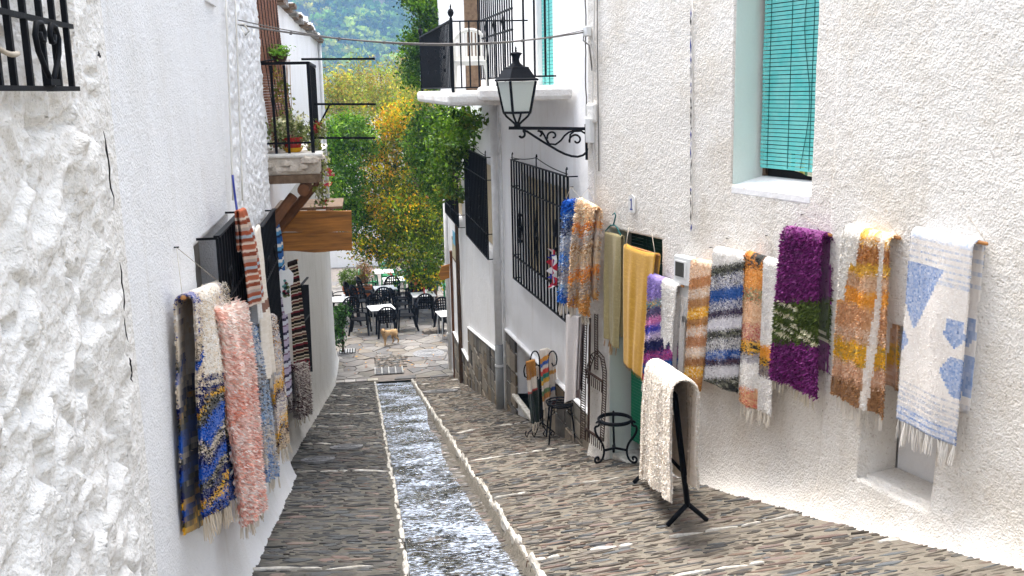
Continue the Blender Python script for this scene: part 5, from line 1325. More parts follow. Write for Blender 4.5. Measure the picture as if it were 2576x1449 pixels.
textile('scarf', 'blue and white striped scarf hanging below the log brace', WL2, [(690, 560), (700, 556), (718, 700), (700, 722)],
        stripes([(1, ['2f5fa0']), (.5, ['e8e6e2']), (.6, ['5a9ac8']), (.4, ['22304f'])] * 4, .003), off=.17, r=.012, folds=(.02, 2), m=M_CLOTH, rod=False, cat='scarf', group='clothes hung on the left wall', seed=9, back=.4)
textile('scarf', 'narrow lilac and grey striped scarf left of the white T-shirt', WL2, [(702, 680), (714, 676), (735, 985), (722, 1000)],
        stripes([(1, ['b9aec4']), (.4, ['3d3550']), (.7, ['cfd2dd']), (.3, ['7d5a74'])] * 9, .002), off=.17, r=.012, folds=(.015, 2), m=M_CLOTH, rod=False, cat='scarf', group='clothes hung on the left wall', seed=10, back=.4, fringe=(5, .1, 'cfc8c4'))
# dark striped blanket, hung facing the lane
class Plane(Wall): pass
WB = Plane((-1.08, 13.4), (-.80, 13.95), 1)
textile('blanket', 'dark brown and cream striped blanket with red fringe below the canopy', WB, [(722, 664), (747, 655), (776, 905), (736, 915)],
        stripes([(1, ['2a1f1c']), (.4, ['d8cbb8']), (.5, ['6b3a34']), (.35, ['b9a58c']), (.8, ['1f1918']), (.3, ['cdbfa8']), (.6, ['4f4a34']), (.3, ['e0d6c6']), (.6, ['7a2f36'])] * 6, .0, .0), off=0.0, r=.012, folds=(.015, 2), nv=260, m=M_CLOTH, fringe=(16, .14, 'a01c30'), seed=11, cat='blanket', group='clothes hung on the left wall', back=.5)
textile('rug', 'brown and grey tasselled rug end hanging below the striped blanket', WL2, [(736, 925), (770, 915), (774, 1040), (742, 1052)],
        stripes([(1, ['7a6a64', 'cfc6bc', '54333c']), (1, ['9a8e86', '4a3034', 'd8d0c6'])], .1, 0, .2), off=.15, r=.03, folds=(.03, 3), pile=3500, plen=.05, fringe=(9, .12, 'cfc4b4'), seed=12, rod=False)
# white T-shirt with printed flowers
ts = thing('t_shirt', 'small white T-shirt with a printed flower motif on a wire hanger', 'T-shirt', yp(715, 690, 10.38))
TSY = 10.38
out = [(697, 690), (706, 678), (712, 682), (719, 681), (724, 675), (738, 690), (737, 716), (730, 718), (729, 708), (734, 786), (717, 792), (705, 724), (701, 722)]
P_ = [yp(u, v, TSY) for u, v in out]
MB().prism(P_, (0, .03, 0)).build('shirt', mat('white_cotton', (.76, .76, .75), .9, 0, .05, 20, bump=.5, bs=18), ts, fix=True)
r = random.Random(2)
for k in range(22):
    u, v = r.uniform(712, 726), r.uniform(700, 745); p = yp(u, v, TSY - .002); s_ = r.uniform(.010, .022)
    MB().prism([p + np.array([s_ * math.cos(a), 0, s_ * math.sin(a)]) for a in np.linspace(0, 2 * PI, 6, endpoint=False)], (0, -.002, 0)).build('print_dot', mat('print_' + 'abc'[k % 3], [C('8a2f45'), C('5a8a86'), C('6f7a52')][k % 3], .8), ts, fix=True)
tube_part('hanger', [yp(709, 674, TSY), yp(716, 664, TSY), yp(722, 672, TSY)], .006, M_WHITEP, ts, 5)
rs_ = thing('scarf', 'small red scarf showing behind the white T-shirt', 'scarf', yp(730, 790, 13.0))
MB().prism([yp(u, v, 13.05) for u, v in ((714, 735), (724, 728), (722, 800), (716, 815))], (0, .03, 0)).build('cloth', mat('red_cloth', C('b3171c'), .9), rs_, fix=True)
wg = thing('window_grille', 'rusty dark shutter grille behind the end of the striped blanket', 'window grille', WL2.p(766, 820, .1))
for k in range(9):
    u = 758 + k * 2.1; MB().beam(WL2.p(u, 716, .12), WL2.p(u + 10, 935, .12), .02).build('bar', M_IRON, wg)
for v0 in (706, 800, 930): MB().beam(WL2.p(757 + (v0 - 706) * .045, v0 + 12, .12), WL2.p(774 + (v0 - 706) * .03, v0 - 8, .12), .03, .02).build('rail', M_IRON, wg)

# right wall, from the grilles to the near end
M3 = Wall((2.16, 10.75), (2.36, 9.9), 1)
textile('rug', 'shaggy blue and white rug hung by the window grille', WRN, [(1417, 512), (1451, 508), (1446, 765), (1406, 758)],
        stripes([(.8, ['1f55b0', '2a68c4', '173f8a']), (.7, ['3f78c0', '9fb4d0', '2a5aa8']), (.5, ['2a2f55', '4a4a66']), (1.6, ['c9ccd2', 'b4bccb', '8f9fbd', 'dcd9d6']), (.9, ['2a6ac8', '4f8ad0', 'a9bfd8']), (1.2, ['cfccc8', '9fa4b4', '77737c', 'b9a9b0']), (.7, ['8fb0d0', 'd8d8d8']), (.8, ['1f55b0', '3a74c0'])], .03, 0, .08), off=.2, r=.035, folds=(.02, 1.3), pile=9000, plen=.035, pwid=.010, fringe=(10, .13, 'd5cdbf'), seed=21, nail=(1436, 470))
textile('rug', 'shaggy beige and orange rug hung at the corner of the pebbly house', WRN, [(1452, 508), (1494, 530), (1482, 792), (1434, 764)],
        stripes([(1.0, ['ecd6bc', 'e4c49c', 'f2e4d2']), (.4, ['e0862e', 'eaac60']), (.6, ['c9bfb8', 'd8d0c8', 'b39c88']), (.6, ['c49a68', 'e8d4b8', 'a88056']), (.8, ['e6cda8', 'd8c0a0', 'd4ccc6']), (.5, ['e08a2e', 'eaa85c']), (.9, ['cfc4b8', 'c4a684', 'b0a49a']), (.8, ['d09a4e', 'c98f48', 'dcb888'])], .03, .1, .12), off=.2, r=.04, folds=(.03, 1.5), pile=11000, plen=.04, pwid=.010, fringe=(12, .13, 'd8cdbd'), seed=22, nail=(1480, 475))
textile('blanket', 'olive-beige wool blanket on a teal clothes hanger in the doorway', WRN, [(1522, 588), (1562, 598), (1552, 878), (1524, 850)],
        stripes([(1, ['a3956a', '9c8f64', 'ab9d72'])], 0), off=.06, r=.02, folds=(.016, 1.4), m=M_FABRIC, seed=23, cat='blanket', group='blankets in the doorway', rod=False, fringe=(6, .1, 'b98a54'), back=.9)
hg = thing('clothes_hanger', 'teal plastic clothes hanger holding the olive blanket', 'clothes hanger', WRN.p(1543, 570, .05))
hq = lambda u, v: WRN.p(u, v, .05)
tube_part('frame', [hq(1522, 596), hq(1524, 580), hq(1536, 567), hq(1546, 566), hq(1552, 572), hq(1561, 590), hq(1562, 602)], .008, M_DKTEAL, hg, 6)
tube_part('hook', [hq(1543, 566), hq(1546, 555), hq(1549, 542), hq(1546, 536), hq(1541, 540)], .007, M_DKTEAL, hg, 6)
textile('blanket', 'plain mustard-yellow blanket hung on strings in the doorway', WRN, [(1569, 622), (1648, 646), (1618, 955), (1567, 912)],
        stripes([(1, ['c9982c', 'c29026', 'd0a034'])], 0), off=.1, r=.03, folds=(.007, 2.6), m=M_FABRIC, seed=24, cat='blanket', group='blankets in the doorway', droop=.02, fringe=(18, .03, 'b98424'), rodext=(.0, .02))
st = thing('hanging_string', 'two pale strings holding the mustard blanket from the lintel', 'string', WRN.p(1610, 570, .07))
for a, b in (((1582, 572), (1574, 622)), ((1640, 588), (1648, 640))): tube_part('string', [WRN.p(*a, .03), WRN.p(*b, .1)], .004, M_STRING, st, 4)
def pat_r5(u, v, r):
    out = stripes([(1, ['9a86c4', 'a594cc', '8470b4']), (.5, ['4f8f94', 'd0a86a', '6f9fb0']), (.7, ['6a5f84', '5a5074']), (.6, ['d07ab0', 'e0a0c8']), (.6, ['5a5ac0', '4848b0']), (.5, ['cdb8d4', 'd8c8dc']), (.9, ['1c2152', '2a2a60']), (.8, ['b0408a', 'c05a9a', '5a3a84']), (.7, ['1f58a0', '2a68b0']), (.5, ['c84a70', 'd89a60']), (1.5, WHT)], .015, .16)(u, v, r)
    w = (u > .48) & (np.abs(v) < .50 + .04 * np.sin(u * 20)); out[w] = pal(WHT)[r.integers(0, 3, w.sum())]; return out
textile('rug', 'purple, pink and blue striped rag rug with a white fold below the meter', WRN, [(1632, 700), (1702, 728), (1690, 1015), (1615, 985)], pat_r5, off=.13, r=.045, folds=(.02, 1.6), pile=12000, plen=.02, pwid=.007, seed=25, nail=(1665, 660), fringe=(8, .08, 'd8d0c8'))
textile('rug', 'thin white rug panel behind the purple striped rug', WRN, [(1700, 740), (1728, 752), (1716, 1010), (1692, 1005)], stripes([(1, WHT + ['d4cec8'])], .01), off=.06, r=.02, folds=(.015, 2), pile=5000, plen=.014, seed=26, rod=False)
textile('rug', 'narrow rug in orange, brown and white bands right of the meter', WRN, [(1740, 662), (1796, 672), (1762, 985), (1724, 960)],
        stripes([(1, ['e6cdb4', 'ddb896']), (1, ['b87f4e', 'c08a58']), (.9, ['dfd3c8', 'd3b89c']), (.9, ['a87848', 'b58652']), (.9, YEL + ['e8d8b0']), (.8, ['a87642', 'b8864e']), (.9, ['e2d6cb', 'd8b08c']), (1, ['b27a50', 'bd8a60']), (1, ['ddd2c8', 'd8bfa4']), (.8, ['a57548']), (1, ['eab22c', 'e0b040', 'efe0c0']), (.9, ['b98444', 'c08c4c'])], .01, .08), off=.11, r=.04, folds=(.008, 1.2), pile=13000, pwid=.006, plen=.014, seed=27, nail=(1788, 622))
textile('rug', 'wide rug striped in black, white and blue', WRN, [(1796, 634), (1874, 652), (1850, 988), (1772, 958)],
        stripes([(.8, WHT), (.9, BLK + ['5a5a44', '8a8a78']), (1.3, ['cfcdd0', '3a3f68', 'e6e4e2', '5a5650']), (1.2, ['1f4f94', '24589e', '1b4686']), (.9, ['cfcdd4', '3a4570', 'd9d6d4']), (.7, ['221d3a', '4a3444', '2a2448']), (1.2, ['d2d0d4', 'c2c0c8', 'dddad8']), (.8, BLK + ['6a6a50', '8f8f80']), (1.2, ['3a3f58', 'e2e0de', '6f6c66', 'cfcdd0']), (.8, ['24509a', '2a5aa4', '9fa8c0']), (.7, ['2a2040', '503846']), (1.2, ['d4d2d4', 'c6c4c8']), (.9, BLK + ['6f6f5a', 'b4b2a4'])], .012, .10), off=.13, r=.045, folds=(.01, 1.0), pile=13000, pwid=.006, plen=.014, seed=28, nail=(1830, 600))
def pat_r8(u, v, r):
    out = stripes([(.4, BLK + ORG), (1.2, ['e0a050', 'd8943e', 'e8b068']), (.7, ['d8b48c', '7a8f6a', 'c9744a']), (1.4, ['dcb896', 'd0a884', 'e4c8a8']), (1.0, ['c9a882', 'b8605a', 'd8bfa4']), (.8, YEL + BLK), (.5, ['a5a2a8', 'b5b2b6']), (1.6, WHT), (1.2, ['dab088', 'd2a27a', 'c96a5a'])], .012, .06)(u, v, r)
    w = u > .58
    o2 = stripes([(5.2, WHT + ['d5d2d2']), (.8, ['e0a23a', 'd8962e']), (.5, BLK + YEL), (.7, ['7a6f6a', '9a8a80', '5a5560']), (2.2, WHT + ['d5d2d2'])], .01, .04)(u, v, r); out[w] = o2[w]; return out
textile('rug', 'folded orange and white rug with a gold-black band and fringe', WRN, [(1874, 645), (1958, 672), (1938, 1046), (1860, 1010)], pat_r8, off=.13, r=.04, folds=(.014, 1.0), pile=13000, pwid=.006, plen=.016, seed=29, nail=(1928, 592), fringe=(13, .12, 'e3dcd0'))
def pat_r9(u, v, r):
    out = stripes([(4.4, ['74286c', '85367c', '602058', '944a8a']), (3.0, ['4c5a26', '5c6a34', '3e4a20']), (3.2, ['74286c', '85367c', '602058', '944a8a'])], .012, .10)(u, v, r)
    for v0, u0, u1, s_ in ((.455, .08, .5, .12), (.52, .0, .42, .1), (.585, .35, .95, .08), (.60, .02, .4, .2), (.63, .5, 1, .08), (.655, .0, .35, .16)):
        k = (np.abs(np.abs(v) - v0 - s_ * (u - u0) * .5) < .010) & (u > u0) & (u < u1); out[k] = pal(['d8d2b4', 'e6e0c8'])[r.integers(0, 2, k.sum())]
    return out
textile('rug', 'thick purple shag rug with an olive-green band and white zigzag', WRN, [(1974, 588), (2066, 606), (2056, 1000), (1948, 950)], pat_r9, off=.15, r=.055, folds=(.016, 1.1), pile=11000, plen=.036, pwid=.010, seed=30, nail=(2018, 540), fringe=(15, .10, 'd5ccb8'))
def pat_r10(u, v, r):
    out = stripes([(.5, ['e0b050', 'e8d8c0', 'c9943a']), (1.2, ['b87f48', 'a8703e', 'c28e58']), (.7, ['dcb040', 'c9a24a']), (.9, ['cdaa8a', 'd8b898', 'c49a74']), (1.0, ['e0a040', 'd8983a', 'e6ae54']), (1.6, ['c99a70', 'bd8c62', 'd6ac84']), (.9, ['c9a080', 'd8c0a8', 'b98a60']), (1.4, ['e0b02e', 'd6a42a', 'a8904a']), (1.3, ['cfa888', 'c49878', 'd9bda4']), (1.6, ['96704c', 'a67c54', '8a6444'])], .012, .04, .04)(u, v, r)
    w = ((u < .55) & (np.abs(v) < .40) & (u * 1.1 + np.abs(v) * .9 - .06 * np.sin(u * 26) < .42)); out[w] = pal(['ece8e2', 'e2ddd6'])[r.integers(0, 2, w.sum())]
    w = (np.abs(u - .80 + .22 * (np.abs(v) - .3)) < .05); out[w] = pal(['efebe6', 'e4d8cc'])[r.integers(0, 2, w.sum())]; return out
textile('rug', 'tufted orange, tan and white rug with loose tufts over the wall niche', WRN, [(2124, 585), (2236, 614), (2222, 1052), (2094, 992)], pat_r10, off=.15, r=.055, folds=(.022, 1.5), pile=12000, plen=.022, pwid=.007, seed=31, nail=(2196, 508), fringe=(12, .12, 'e3dcd2'))
def pat_r11(u, v, r):
    n = len(u); a = np.abs(v); base = pal(['eae4de', 'e2dad2', 'f0ebe6']); out = base[r.integers(0, 3, n)].copy(); bl_ = pal(['7f98c4', '97abd0', '6a86b8', 'd8dae0', 'b4c0d8'])
    row = (np.floor(a * 62) % 2 == 0)
    k = (a < .22) & row & (r.uniform(size=n) < .45); out[k] = pal(['9fb0cf', 'c4cbd8'])[r.integers(0, 2, k.sum())]
    tri = (a > .13) & (a < .48) & (u < .62 - 1.25 * (a - .13)) & (u > (a - .36) * 1.3); out[tri] = bl_[r.integers(0, 5, tri.sum())]
    d1 = (np.abs(u - .86) * 1.0 + np.abs(a - .44) * 2.2 < .17) | ((np.abs(u - .86) < .12) & (a > .37) & (a < .47)); out[d1] = bl_[r.integers(0, 5, d1.sum())]
    d2 = (np.abs(a - .66) < .1) & (u > .68 + np.abs(a - .64) * 1.8); out[d2] = bl_[r.integers(0, 5, d2.sum())]
    d3 = (np.abs(a - .56) * 1.6 + u < .10); out[d3] = bl_[r.integers(0, 5, d3.sum())]
    k = (a > .78) & (a < .92) & row & (r.uniform(size=n) < .4); out[k] = pal(['9fa8bd', 'b8bcc8'])[r.integers(0, 2, k.sum())]
    k = a > .925; out[k] = bl_[r.integers(0, 5, k.sum())]; k = (a > .925) & row & (r.uniform(size=n) < .6); out[k] = base[r.integers(0, 3, k.sum())]
    return out
textile('rug', 'large white rug with pale blue triangles and long white fringe', WRN, [(2292, 592), (2446, 626), (2400, 1122), (2254, 1052)], pat_r11, off=.16, r=.05, folds=(.012, .9), pile=11000, plen=.009, pwid=.006, seed=32, nail=(2405, 498), fringe=(17, .15, 'e8e4de'), rodext=(.0, .06))
# cloth hanging below the beige shaggy rug
textile('towel', 'plain white cloth hanging straight down behind the round iron stool', WRN, [(1424, 795), (1456, 800), (1448, 1000), (1420, 1015)], stripes([(1, ['dcd6d4', 'd6d0ce'])], 0), off=.22, r=.015, folds=(.012, 1), m=M_CLOTH, rod=False, seed=33, cat='cloth', group='cloths by the doorway', back=.9)
textile('towel', 'dusky mauve cloth hanging beside the white cloth', WRN, [(1452, 800), (1466, 804), (1460, 1005), (1450, 1000)], stripes([(1, ['9a8a8a', '8f7f80'])], 0), off=.1, r=.015, folds=(.01, 1), m=M_CLOTH, rod=False, seed=34, cat='cloth', group='cloths by the doorway', back=.9)
# red, white and blue pinwheel on the grille
pw = thing('pinwheel', 'red, white and blue cloth pinwheel fixed to the window grille', 'pinwheel', WRM.p(1394, 676, .2))
c0 = WRM.p(1395, 676, .2)
for k in range(14):
    a0, a1 = 2 * PI * k / 14, 2 * PI * (k + .9) / 14; rr_ = .21 * (1 + .15 * math.sin(k * 2.2))
    e = lambda a, q: c0 + WRM.t3 * q * .62 * math.cos(a) + np.array([0, 0, q * math.sin(a)])
    MB().prism([c0 + WRM.n3 * .02, e(a0, rr_) , e((a0 + a1) / 2, rr_ * 1.12) + WRM.n3 * .06, e(a1, rr_)], WRM.n3 * .008).build('blade', mat('flag_' + 'rwb'[k % 3], [C('b81c34'), C('dcdcdc'), C('2b2f8a')][k % 3], .7), pw, fix=True)

# ================================================================== THINGS STANDING IN THE LANE
Fp, Np = gp(1640, 1212), gp(1735, 1318)
WK = Wall((Fp[0], Fp[1]), (Np[0], Np[1]), 1)
rk = thing('rug_rack', 'black tubular rug rack with splayed Y feet holding the white rug', 'rack', (Np[0], Np[1], gz(Np[1])))
for P_, u_, v_ in ((Np, 1697, 992), (Fp, 1640, 935)):
    top = yp(u_, v_, P_[1]); g0 = np.array([P_[0], P_[1], gz(P_[1])]); jn = g0 * .86 + top * .14 + np.array([.0, 0, .0])
    tube_part('upright', [jn, top], .022, M_IRON, rk, 8)
    for s_ in (-1, 1):
        ft = np.array([P_[0] + s_ * .16 - .02, P_[1] + .02 * s_, gz(P_[1]) + .012]); tube_part('foot', [jn + np.array([0, 0, .02]), ft], .019, M_IRON, rk, 8)
t0, t1 = yp(1640, 935, Fp[1]), yp(1697, 992, Np[1]); tube_part('top_bar', [t0, t1], .019, M_IRON, rk, 8)
tube_part('cross_bar', [t0 * .4 + np.array([Fp[0], Fp[1], gz(Fp[1])]) * .6, t1 * .4 + np.array([Np[0], Np[1], gz(Np[1])]) * .6], .014, M_IRON, rk, 8)
WK2 = Wall(t0[:2], t1[:2], 1)
def pat_wr(u, v, r):
    out = pal(['e8e0d6', 'e0d6ca', 'efe8e0'])[r.integers(0, 3, len(u))].copy(); k = (np.abs((u * 5.2) % 1 - .5) < .06) & (r.uniform(size=len(u)) < .6); out[k] = pal(['b3a493', 'c4b6a6'])[r.integers(0, 2, k.sum())]; return out
textile('rug', 'cream-white tufted rug folded over the black rack', WK2, [(1626, 926), (1692, 985), (1690, 1262), (1616, 1200)], pat_wr, off=.085, r=.085, folds=(.014, 2.3), pile=7500, plen=.017, pwid=.010, rod=False, seed=41, back=.88, group='rugs hung along the walls')

def scroll_leg(t, a, prof, r, m=M_IRON, nm='leg'):
    MB().tube([(x * math.cos(a), x * math.sin(a), z) for x, z in prof], r, 6, up=(-math.sin(a), math.cos(a), 0)).build(nm, m, t, smooth=True)
def sp2(cx, cz, r0, r1, a0, a1, n=12): return [(cx + (r0 + (r1 - r0) * i / (n - 1)) * math.cos(math.radians(a0 + (a1 - a0) * i / (n - 1))), cz + (r0 + (r1 - r0) * i / (n - 1)) * math.sin(math.radians(a0 + (a1 - a0) * i / (n - 1)))) for i in range(n)]
b = gp(1547, 1166)
ps_ = thing('plant_stand', 'low black iron plant stand with three scrolled legs and an open ring', 'plant stand', (0, 0, 0))
MB().tube([(.17 * math.cos(a), .17 * math.sin(a), .45) for a in np.linspace(0, 2 * PI, 26, endpoint=False)], .013, 6, closed=True, flat=1.6).build('ring', M_IRON, ps_, smooth=True)
for k in range(3):
    a = math.radians(-75 + k * 120 + 35)
    prof = sp2(.215, .445, .010, .034, 20, 300, 12)[::1] + [(.235, .415)] + bez((.245, .40), (.245, .30), (.15, .26), (.135, .15), 10) + bez((.135, .14), (.13, .08), (.16, .02), (.21, .022), 7)[1:] + sp2(.215, .06, .038, .008, -70, 250, 12)
    prof = [(x, max(z, .016)) for x, z in prof]
    scroll_leg(ps_, a, prof, .0125); 
    MB().beam((.135 * math.cos(a), .135 * math.sin(a), .14), (0, 0, .14), .02, .02).build('brace', M_IRON, ps_)
ps_.location = (b[0], b[1], gz(b[1]) + .03)
b = gp(1410, 1112)
so_ = thing('iron_stool', 'round black iron stool frame with straight splayed legs', 'stool', (0, 0, 0))
for r_, z in ((.17, .50), (.155, .47)):
    MB().tube([(r_ * math.cos(a), r_ * math.sin(a), z) for a in np.linspace(0, 2 * PI, 24, endpoint=False)], .011, 6, closed=True).build('seat_ring', M_IRON, so_, smooth=True)
for k in range(3): MB().beam((-.15, -.08 + k * .08, .49), (.15, -.08 + k * .08, .49), .012).build('seat_bar', M_IRON, so_)
for k in range(4):
    a = math.radians(40 + 90 * k); MB().beam((.16 * math.cos(a), .16 * math.sin(a), .49), (.23 * math.cos(a), .23 * math.sin(a), .0), .024, .016).build('leg', M_IRON, so_)
    MB().tube([(x * math.cos(a), x * math.sin(a), z) for x, z in sp2(.14, .41, .012, .035, 0, 290, 10)], .006, 5).build('scroll', M_IRON, so_, smooth=True)
so_.location = (b[0], b[1] - .02, gz(b[1]) + .02)
# scarf stand with its scarves
b = gp(1352, 1098); SY = b[1]
ss_ = thing('scarf_stand', 'black iron scroll-topped stand hung with scarves by the skirting', 'stand', (b[0], b[1], gz(b[1])))
for (u0, v0, u1, v1, sgn) in ((1361, 1060, 1357, 905, -1), (1383, 1060, 1379, 905, 1), (1345, 1075, 1340, 935, -1), (1366, 1075, 1362, 940, -1)):
    q = lambda u, v, d=0: yp(u, v, SY + d)
    tube_part('upright', [q(u0, v0), q(u1, v1)] + [q(u1 + sgn * 11 * (1 - math.cos(a)), v1 - 22 * math.sin(a)) for a in np.linspace(.3, PI, 9)] + [q(u1 + sgn * 20, v1 + 12), q(u1 + sgn * 13, v1 + 16), q(u1 + sgn * 9, v1 + 8)], .009, M_IRON, ss_, 6)
for u in (1330, 1348, 1376, 1395):
    tube_part('foot_scroll', [yp(1362, 1062, SY), yp(u, 1088, SY - .02), yp(u - 4, 1100, SY - .05), yp(u - 9, 1092, SY - .04), yp(u - 6, 1084, SY - .03)], .009, M_IRON, ss_, 6)
def scarf(label, quad, spec, dy, seed, fr='e2d8c8'):
    Wf = Wall((b[0] - .5, SY + dy), (b[0] + .5, SY + dy), 1)
    textile('scarf', label, Wf, quad, stripes(spec, .006, .05), off=.0, r=.02, folds=(.02, 1.6), m=M_FABRIC, pile=2500, plen=.012, rod=False, seed=seed, cat='scarf', group='scarves on the iron stand', fringe=(5, .12, fr), back=.7)
scarf('ochre, cream and dark green scarf on the iron stand', [(1324, 915), (1346, 908), (1356, 1060), (1336, 1066)], [(1.6, ['b07a34', 'a06a2a']), (1.2, ['e0d6ca']), (.2, ['b03a2a']), (3.2, ['12241c', '182c22'])], -.05, 51)
scarf('cream scarf with rainbow stripes on the iron stand', [(1358, 885), (1378, 880), (1388, 1020), (1366, 1030)], [(.6, ['e6dcd0']), (.5, ['d8952e']), (.4, ['2f5fb0']), (.4, ['e6dcd0']), (.5, ['d84a3a']), (.5, ['2a8a7a']), (.5, ['e0b040']), (.6, ['e6dcd0']), (.5, ['6a8a5a']), (.6, ['c98a4a']), (1, ['e6dcd0'])], -.02, 52)
scarf('cream scarf with blue and orange flecks, at the wall side of the iron stand', [(1380, 882), (1396, 890), (1402, 1010), (1388, 1020)], [(1.4, ['e8e0d6']), (.3, ['d8a04a']), (1, ['e8e0d6']), (.3, ['2f5fb0']), (.8, ['ded4c8']), (.3, ['7a3a2a'])], .05, 53)
scarf('dark green and black scarf at the back of the iron stand', [(1348, 925), (1362, 920), (1366, 1050), (1352, 1056)], [(.7, ['e0d6ca']), (2, ['14281e', '1c3426']), (.6, ['0f1f18'])], .06, 54)

# brown wrought-iron arch panel leaning at the door jamb
W = WRN
ap = thing('iron_arch_panel', 'rusty brown openwork iron arch panel leaning against the pebbly wall', 'iron panel', W.p(1490, 1110, .1))
def band(pts, wpx, r=.006, ties=1.0):
    P_ = [np.array(p, float) for p in pts]; A_, B_ = [], []
    for i, p in enumerate(P_):
        d = P_[min(i + 1, len(P_) - 1)] - P_[max(i - 1, 0)]; d = d / np.linalg.norm(d); n = np.array([-d[1], d[0]]) * wpx / 2; A_.append(p + n); B_.append(p - n)
    a3 = [W.p(*q, .12 - max(0, (1110 - q[1]) / 330) * .06) for q in A_]; b3 = [W.p(*q, .12 - max(0, (1110 - q[1]) / 330) * .06) for q in B_]
    tube_part('band_rail', a3, r, M_RUST, ap, 5); tube_part('band_rail', b3, r, M_RUST, ap, 5)
    for i in range(len(P_) - 1):
        n = max(1, int(np.linalg.norm(P_[i + 1] - P_[i]) / 6))
        for k in range(n):
            f, g = k / n, (k + 1) / n; MB().beam(a3[i] * (1 - f) + a3[i + 1] * f, b3[i] * (1 - g) + b3[i + 1] * g, .008).build('tie', M_RUST, ap)
band([(1472, 790), (1469, 900), (1467, 1000), (1466, 1105)], 11); band([(1500, 790), (1500, 850), (1500, 930)], 8)
band([(1478, 955), (1482, 920), (1492, 893), (1503, 886), (1515, 900), (1521, 935), (1520, 1000), (1514, 1110)], 9)
for v0, v1 in ((932, 962), (1080, 1108)):
    for k in range(9):
        u = 1474 + k * 5; MB().beam(W.p(u, v0 + k * 3.2, .11), W.p(u - 1, v1 + k * 3.2, .12), .008).build('rod', M_RUST, ap)
    MB().beam(W.p(1472, v0 - 2, .115), W.p(1516, v0 + 28, .115), .02).build('cross_bar', M_RUST, ap)
MB().beam(W.p(1484, 800, .08), W.p(1480, 1100, .1), .03, .02).build('dark_stile', M_RUST, ap)

# ================================================================== CAFE ON THE SQUARE
def cafe_chair(name, label, m, group):
    t = thing(name, label, 'chair', (0, 0, 0), group)
    for sx in (-1, 1):
        MB().beam((sx * .235, -.20, .64), (sx * .255, -.255, 0), .045, .05, w2=.04, h2=.05).build('leg', m, t)
        MB().beam((sx * .20, .20, .44), (sx * .25, .30, 0), .05, .06, w2=.035, h2=.045).build('leg', m, t)
        MB().tube([(sx * .22, .24, .62), (sx * .265, .1, .655), (sx * .27, -.08, .655), (sx * .24, -.215, .635)], .026, 6, flat=.6).build('armrest', m, t, smooth=True)
    MB().prism([(-.21, -.23, .41), (.21, -.23, .41), (.225, -.05, .40), (.19, .2, .40), (-.19, .2, .40), (-.225, -.05, .40)], (0, 0, .03)).build('seat', m, t, bevel=.01)
    MB().box((0, -.225, .375), (.4, .025, .07)).build('apron', m, t)
    def bp(x, z): return (x, .2 + (z - .42) * .24 + .04 * (1 - (x / .25) ** 2), z)
    out = [bp(-.185, .42), bp(-.225, .52)] + [bp(-.235 * math.cos(a), .64 + .235 * math.sin(a)) for a in np.linspace(0, PI, 15)] + [bp(.225, .52), bp(.185, .42)]
    bk = MB().tube(out, .026, 6).build('back_frame', m, t, smooth=True)
    for k in range(6):
        x = -.17 + k * .068; zt = .64 + .225 * math.sqrt(max(0, 1 - (x / .235) ** 2)); MB().beam(bp(x, .43), bp(x, zt), .034, .014, up=(0, 1, 0)).build('back_slat', m, bk)
    for z in (.5, .57, .64, .71, .78):
        x = .225 if z < .65 else .235 * math.sqrt(max(.05, 1 - ((z - .64) / .235) ** 2)); MB().tube([bp(-x, z), bp(-x / 2, z), bp(0, z), bp(x / 2, z), bp(x, z)], .018, 4).build('back_rail', m, bk)
    return t
def cafe_table(name, label, m, legm, group, ped=False):
    t = thing(name, label, 'table', (0, 0, 0), group)
    MB().box((0, 0, .715), (.72, .72, .03)).build('table_top', m, t, bevel=.01)
    for sx in (-1, 1):
        for sy in (-1, 1): MB().tube([(sx * .30, sy * .30, .70), (sx * .31, sy * .31, .0)], .018, 6).build('leg', legm, t)
        MB().tube([(sx * .30, -.3, .66), (sx * .30, .3, .66)], .012, 5).build('rail', legm, t)
    return t
GCH, GTB = 'black lattice-back chairs of the cafe', 'white-topped cafe tables'
ch0 = cafe_chair('cafe_chair', 'x', M_BLACKP, GCH); tb0 = cafe_table('cafe_table', 'x', M_TABLE, M_ALU, GTB)
used = {}
def place(proto, label, x, y, rz, group=None, sc=1.0):
    o = proto if id(proto) not in used else copy_tree(proto); used[id(proto)] = 1
    o.location = (x, y, gz(y) + .02); o.rotation_euler = (0, 0, math.radians(rz)); o['label'] = label; o.scale = (sc, sc, sc)
    if group: o['group'] = group
    return o
T = {'a': zp(959, 779, ZP + .70), 'b': zp(969, 726, ZP + .70), 'c': zp(1065, 744, ZP + .70), 'd': zp(848, 757, ZP + .70), 'e': zp(1124, 795, ZP + .70), 'f': zp(990, 703, ZP + .70), 'g': zp(964, 686, ZP + .70)}
place(tb0, 'white-topped cafe table right behind the dog', T['a'][0], T['a'][1], 10)
place(tb0, 'white-topped cafe table near the terracotta planter with the round shrub', T['b'][0], T['b'][1], 6)
place(tb0, 'white-topped cafe table with a menu holder in front of the tree trunk', T['c'][0], T['c'][1], 4)
place(tb0, 'white-topped cafe table half hidden behind the left house corner', T['d'][0], T['d'][1], -6)
place(tb0, 'cafe table half hidden behind the signpost', T['e'][0] + .1, T['e'][1], 8)
place(tb0, 'white-topped cafe table with a red flower pot', T['f'][0], T['f'][1], 4)
A, B, Cc, D_, E_ = T['a'], T['b'], T['c'], T['d'], T['e']
def ch(label, x, y, rz): return place(ch0, label, x, y, rz, sc=1.06)
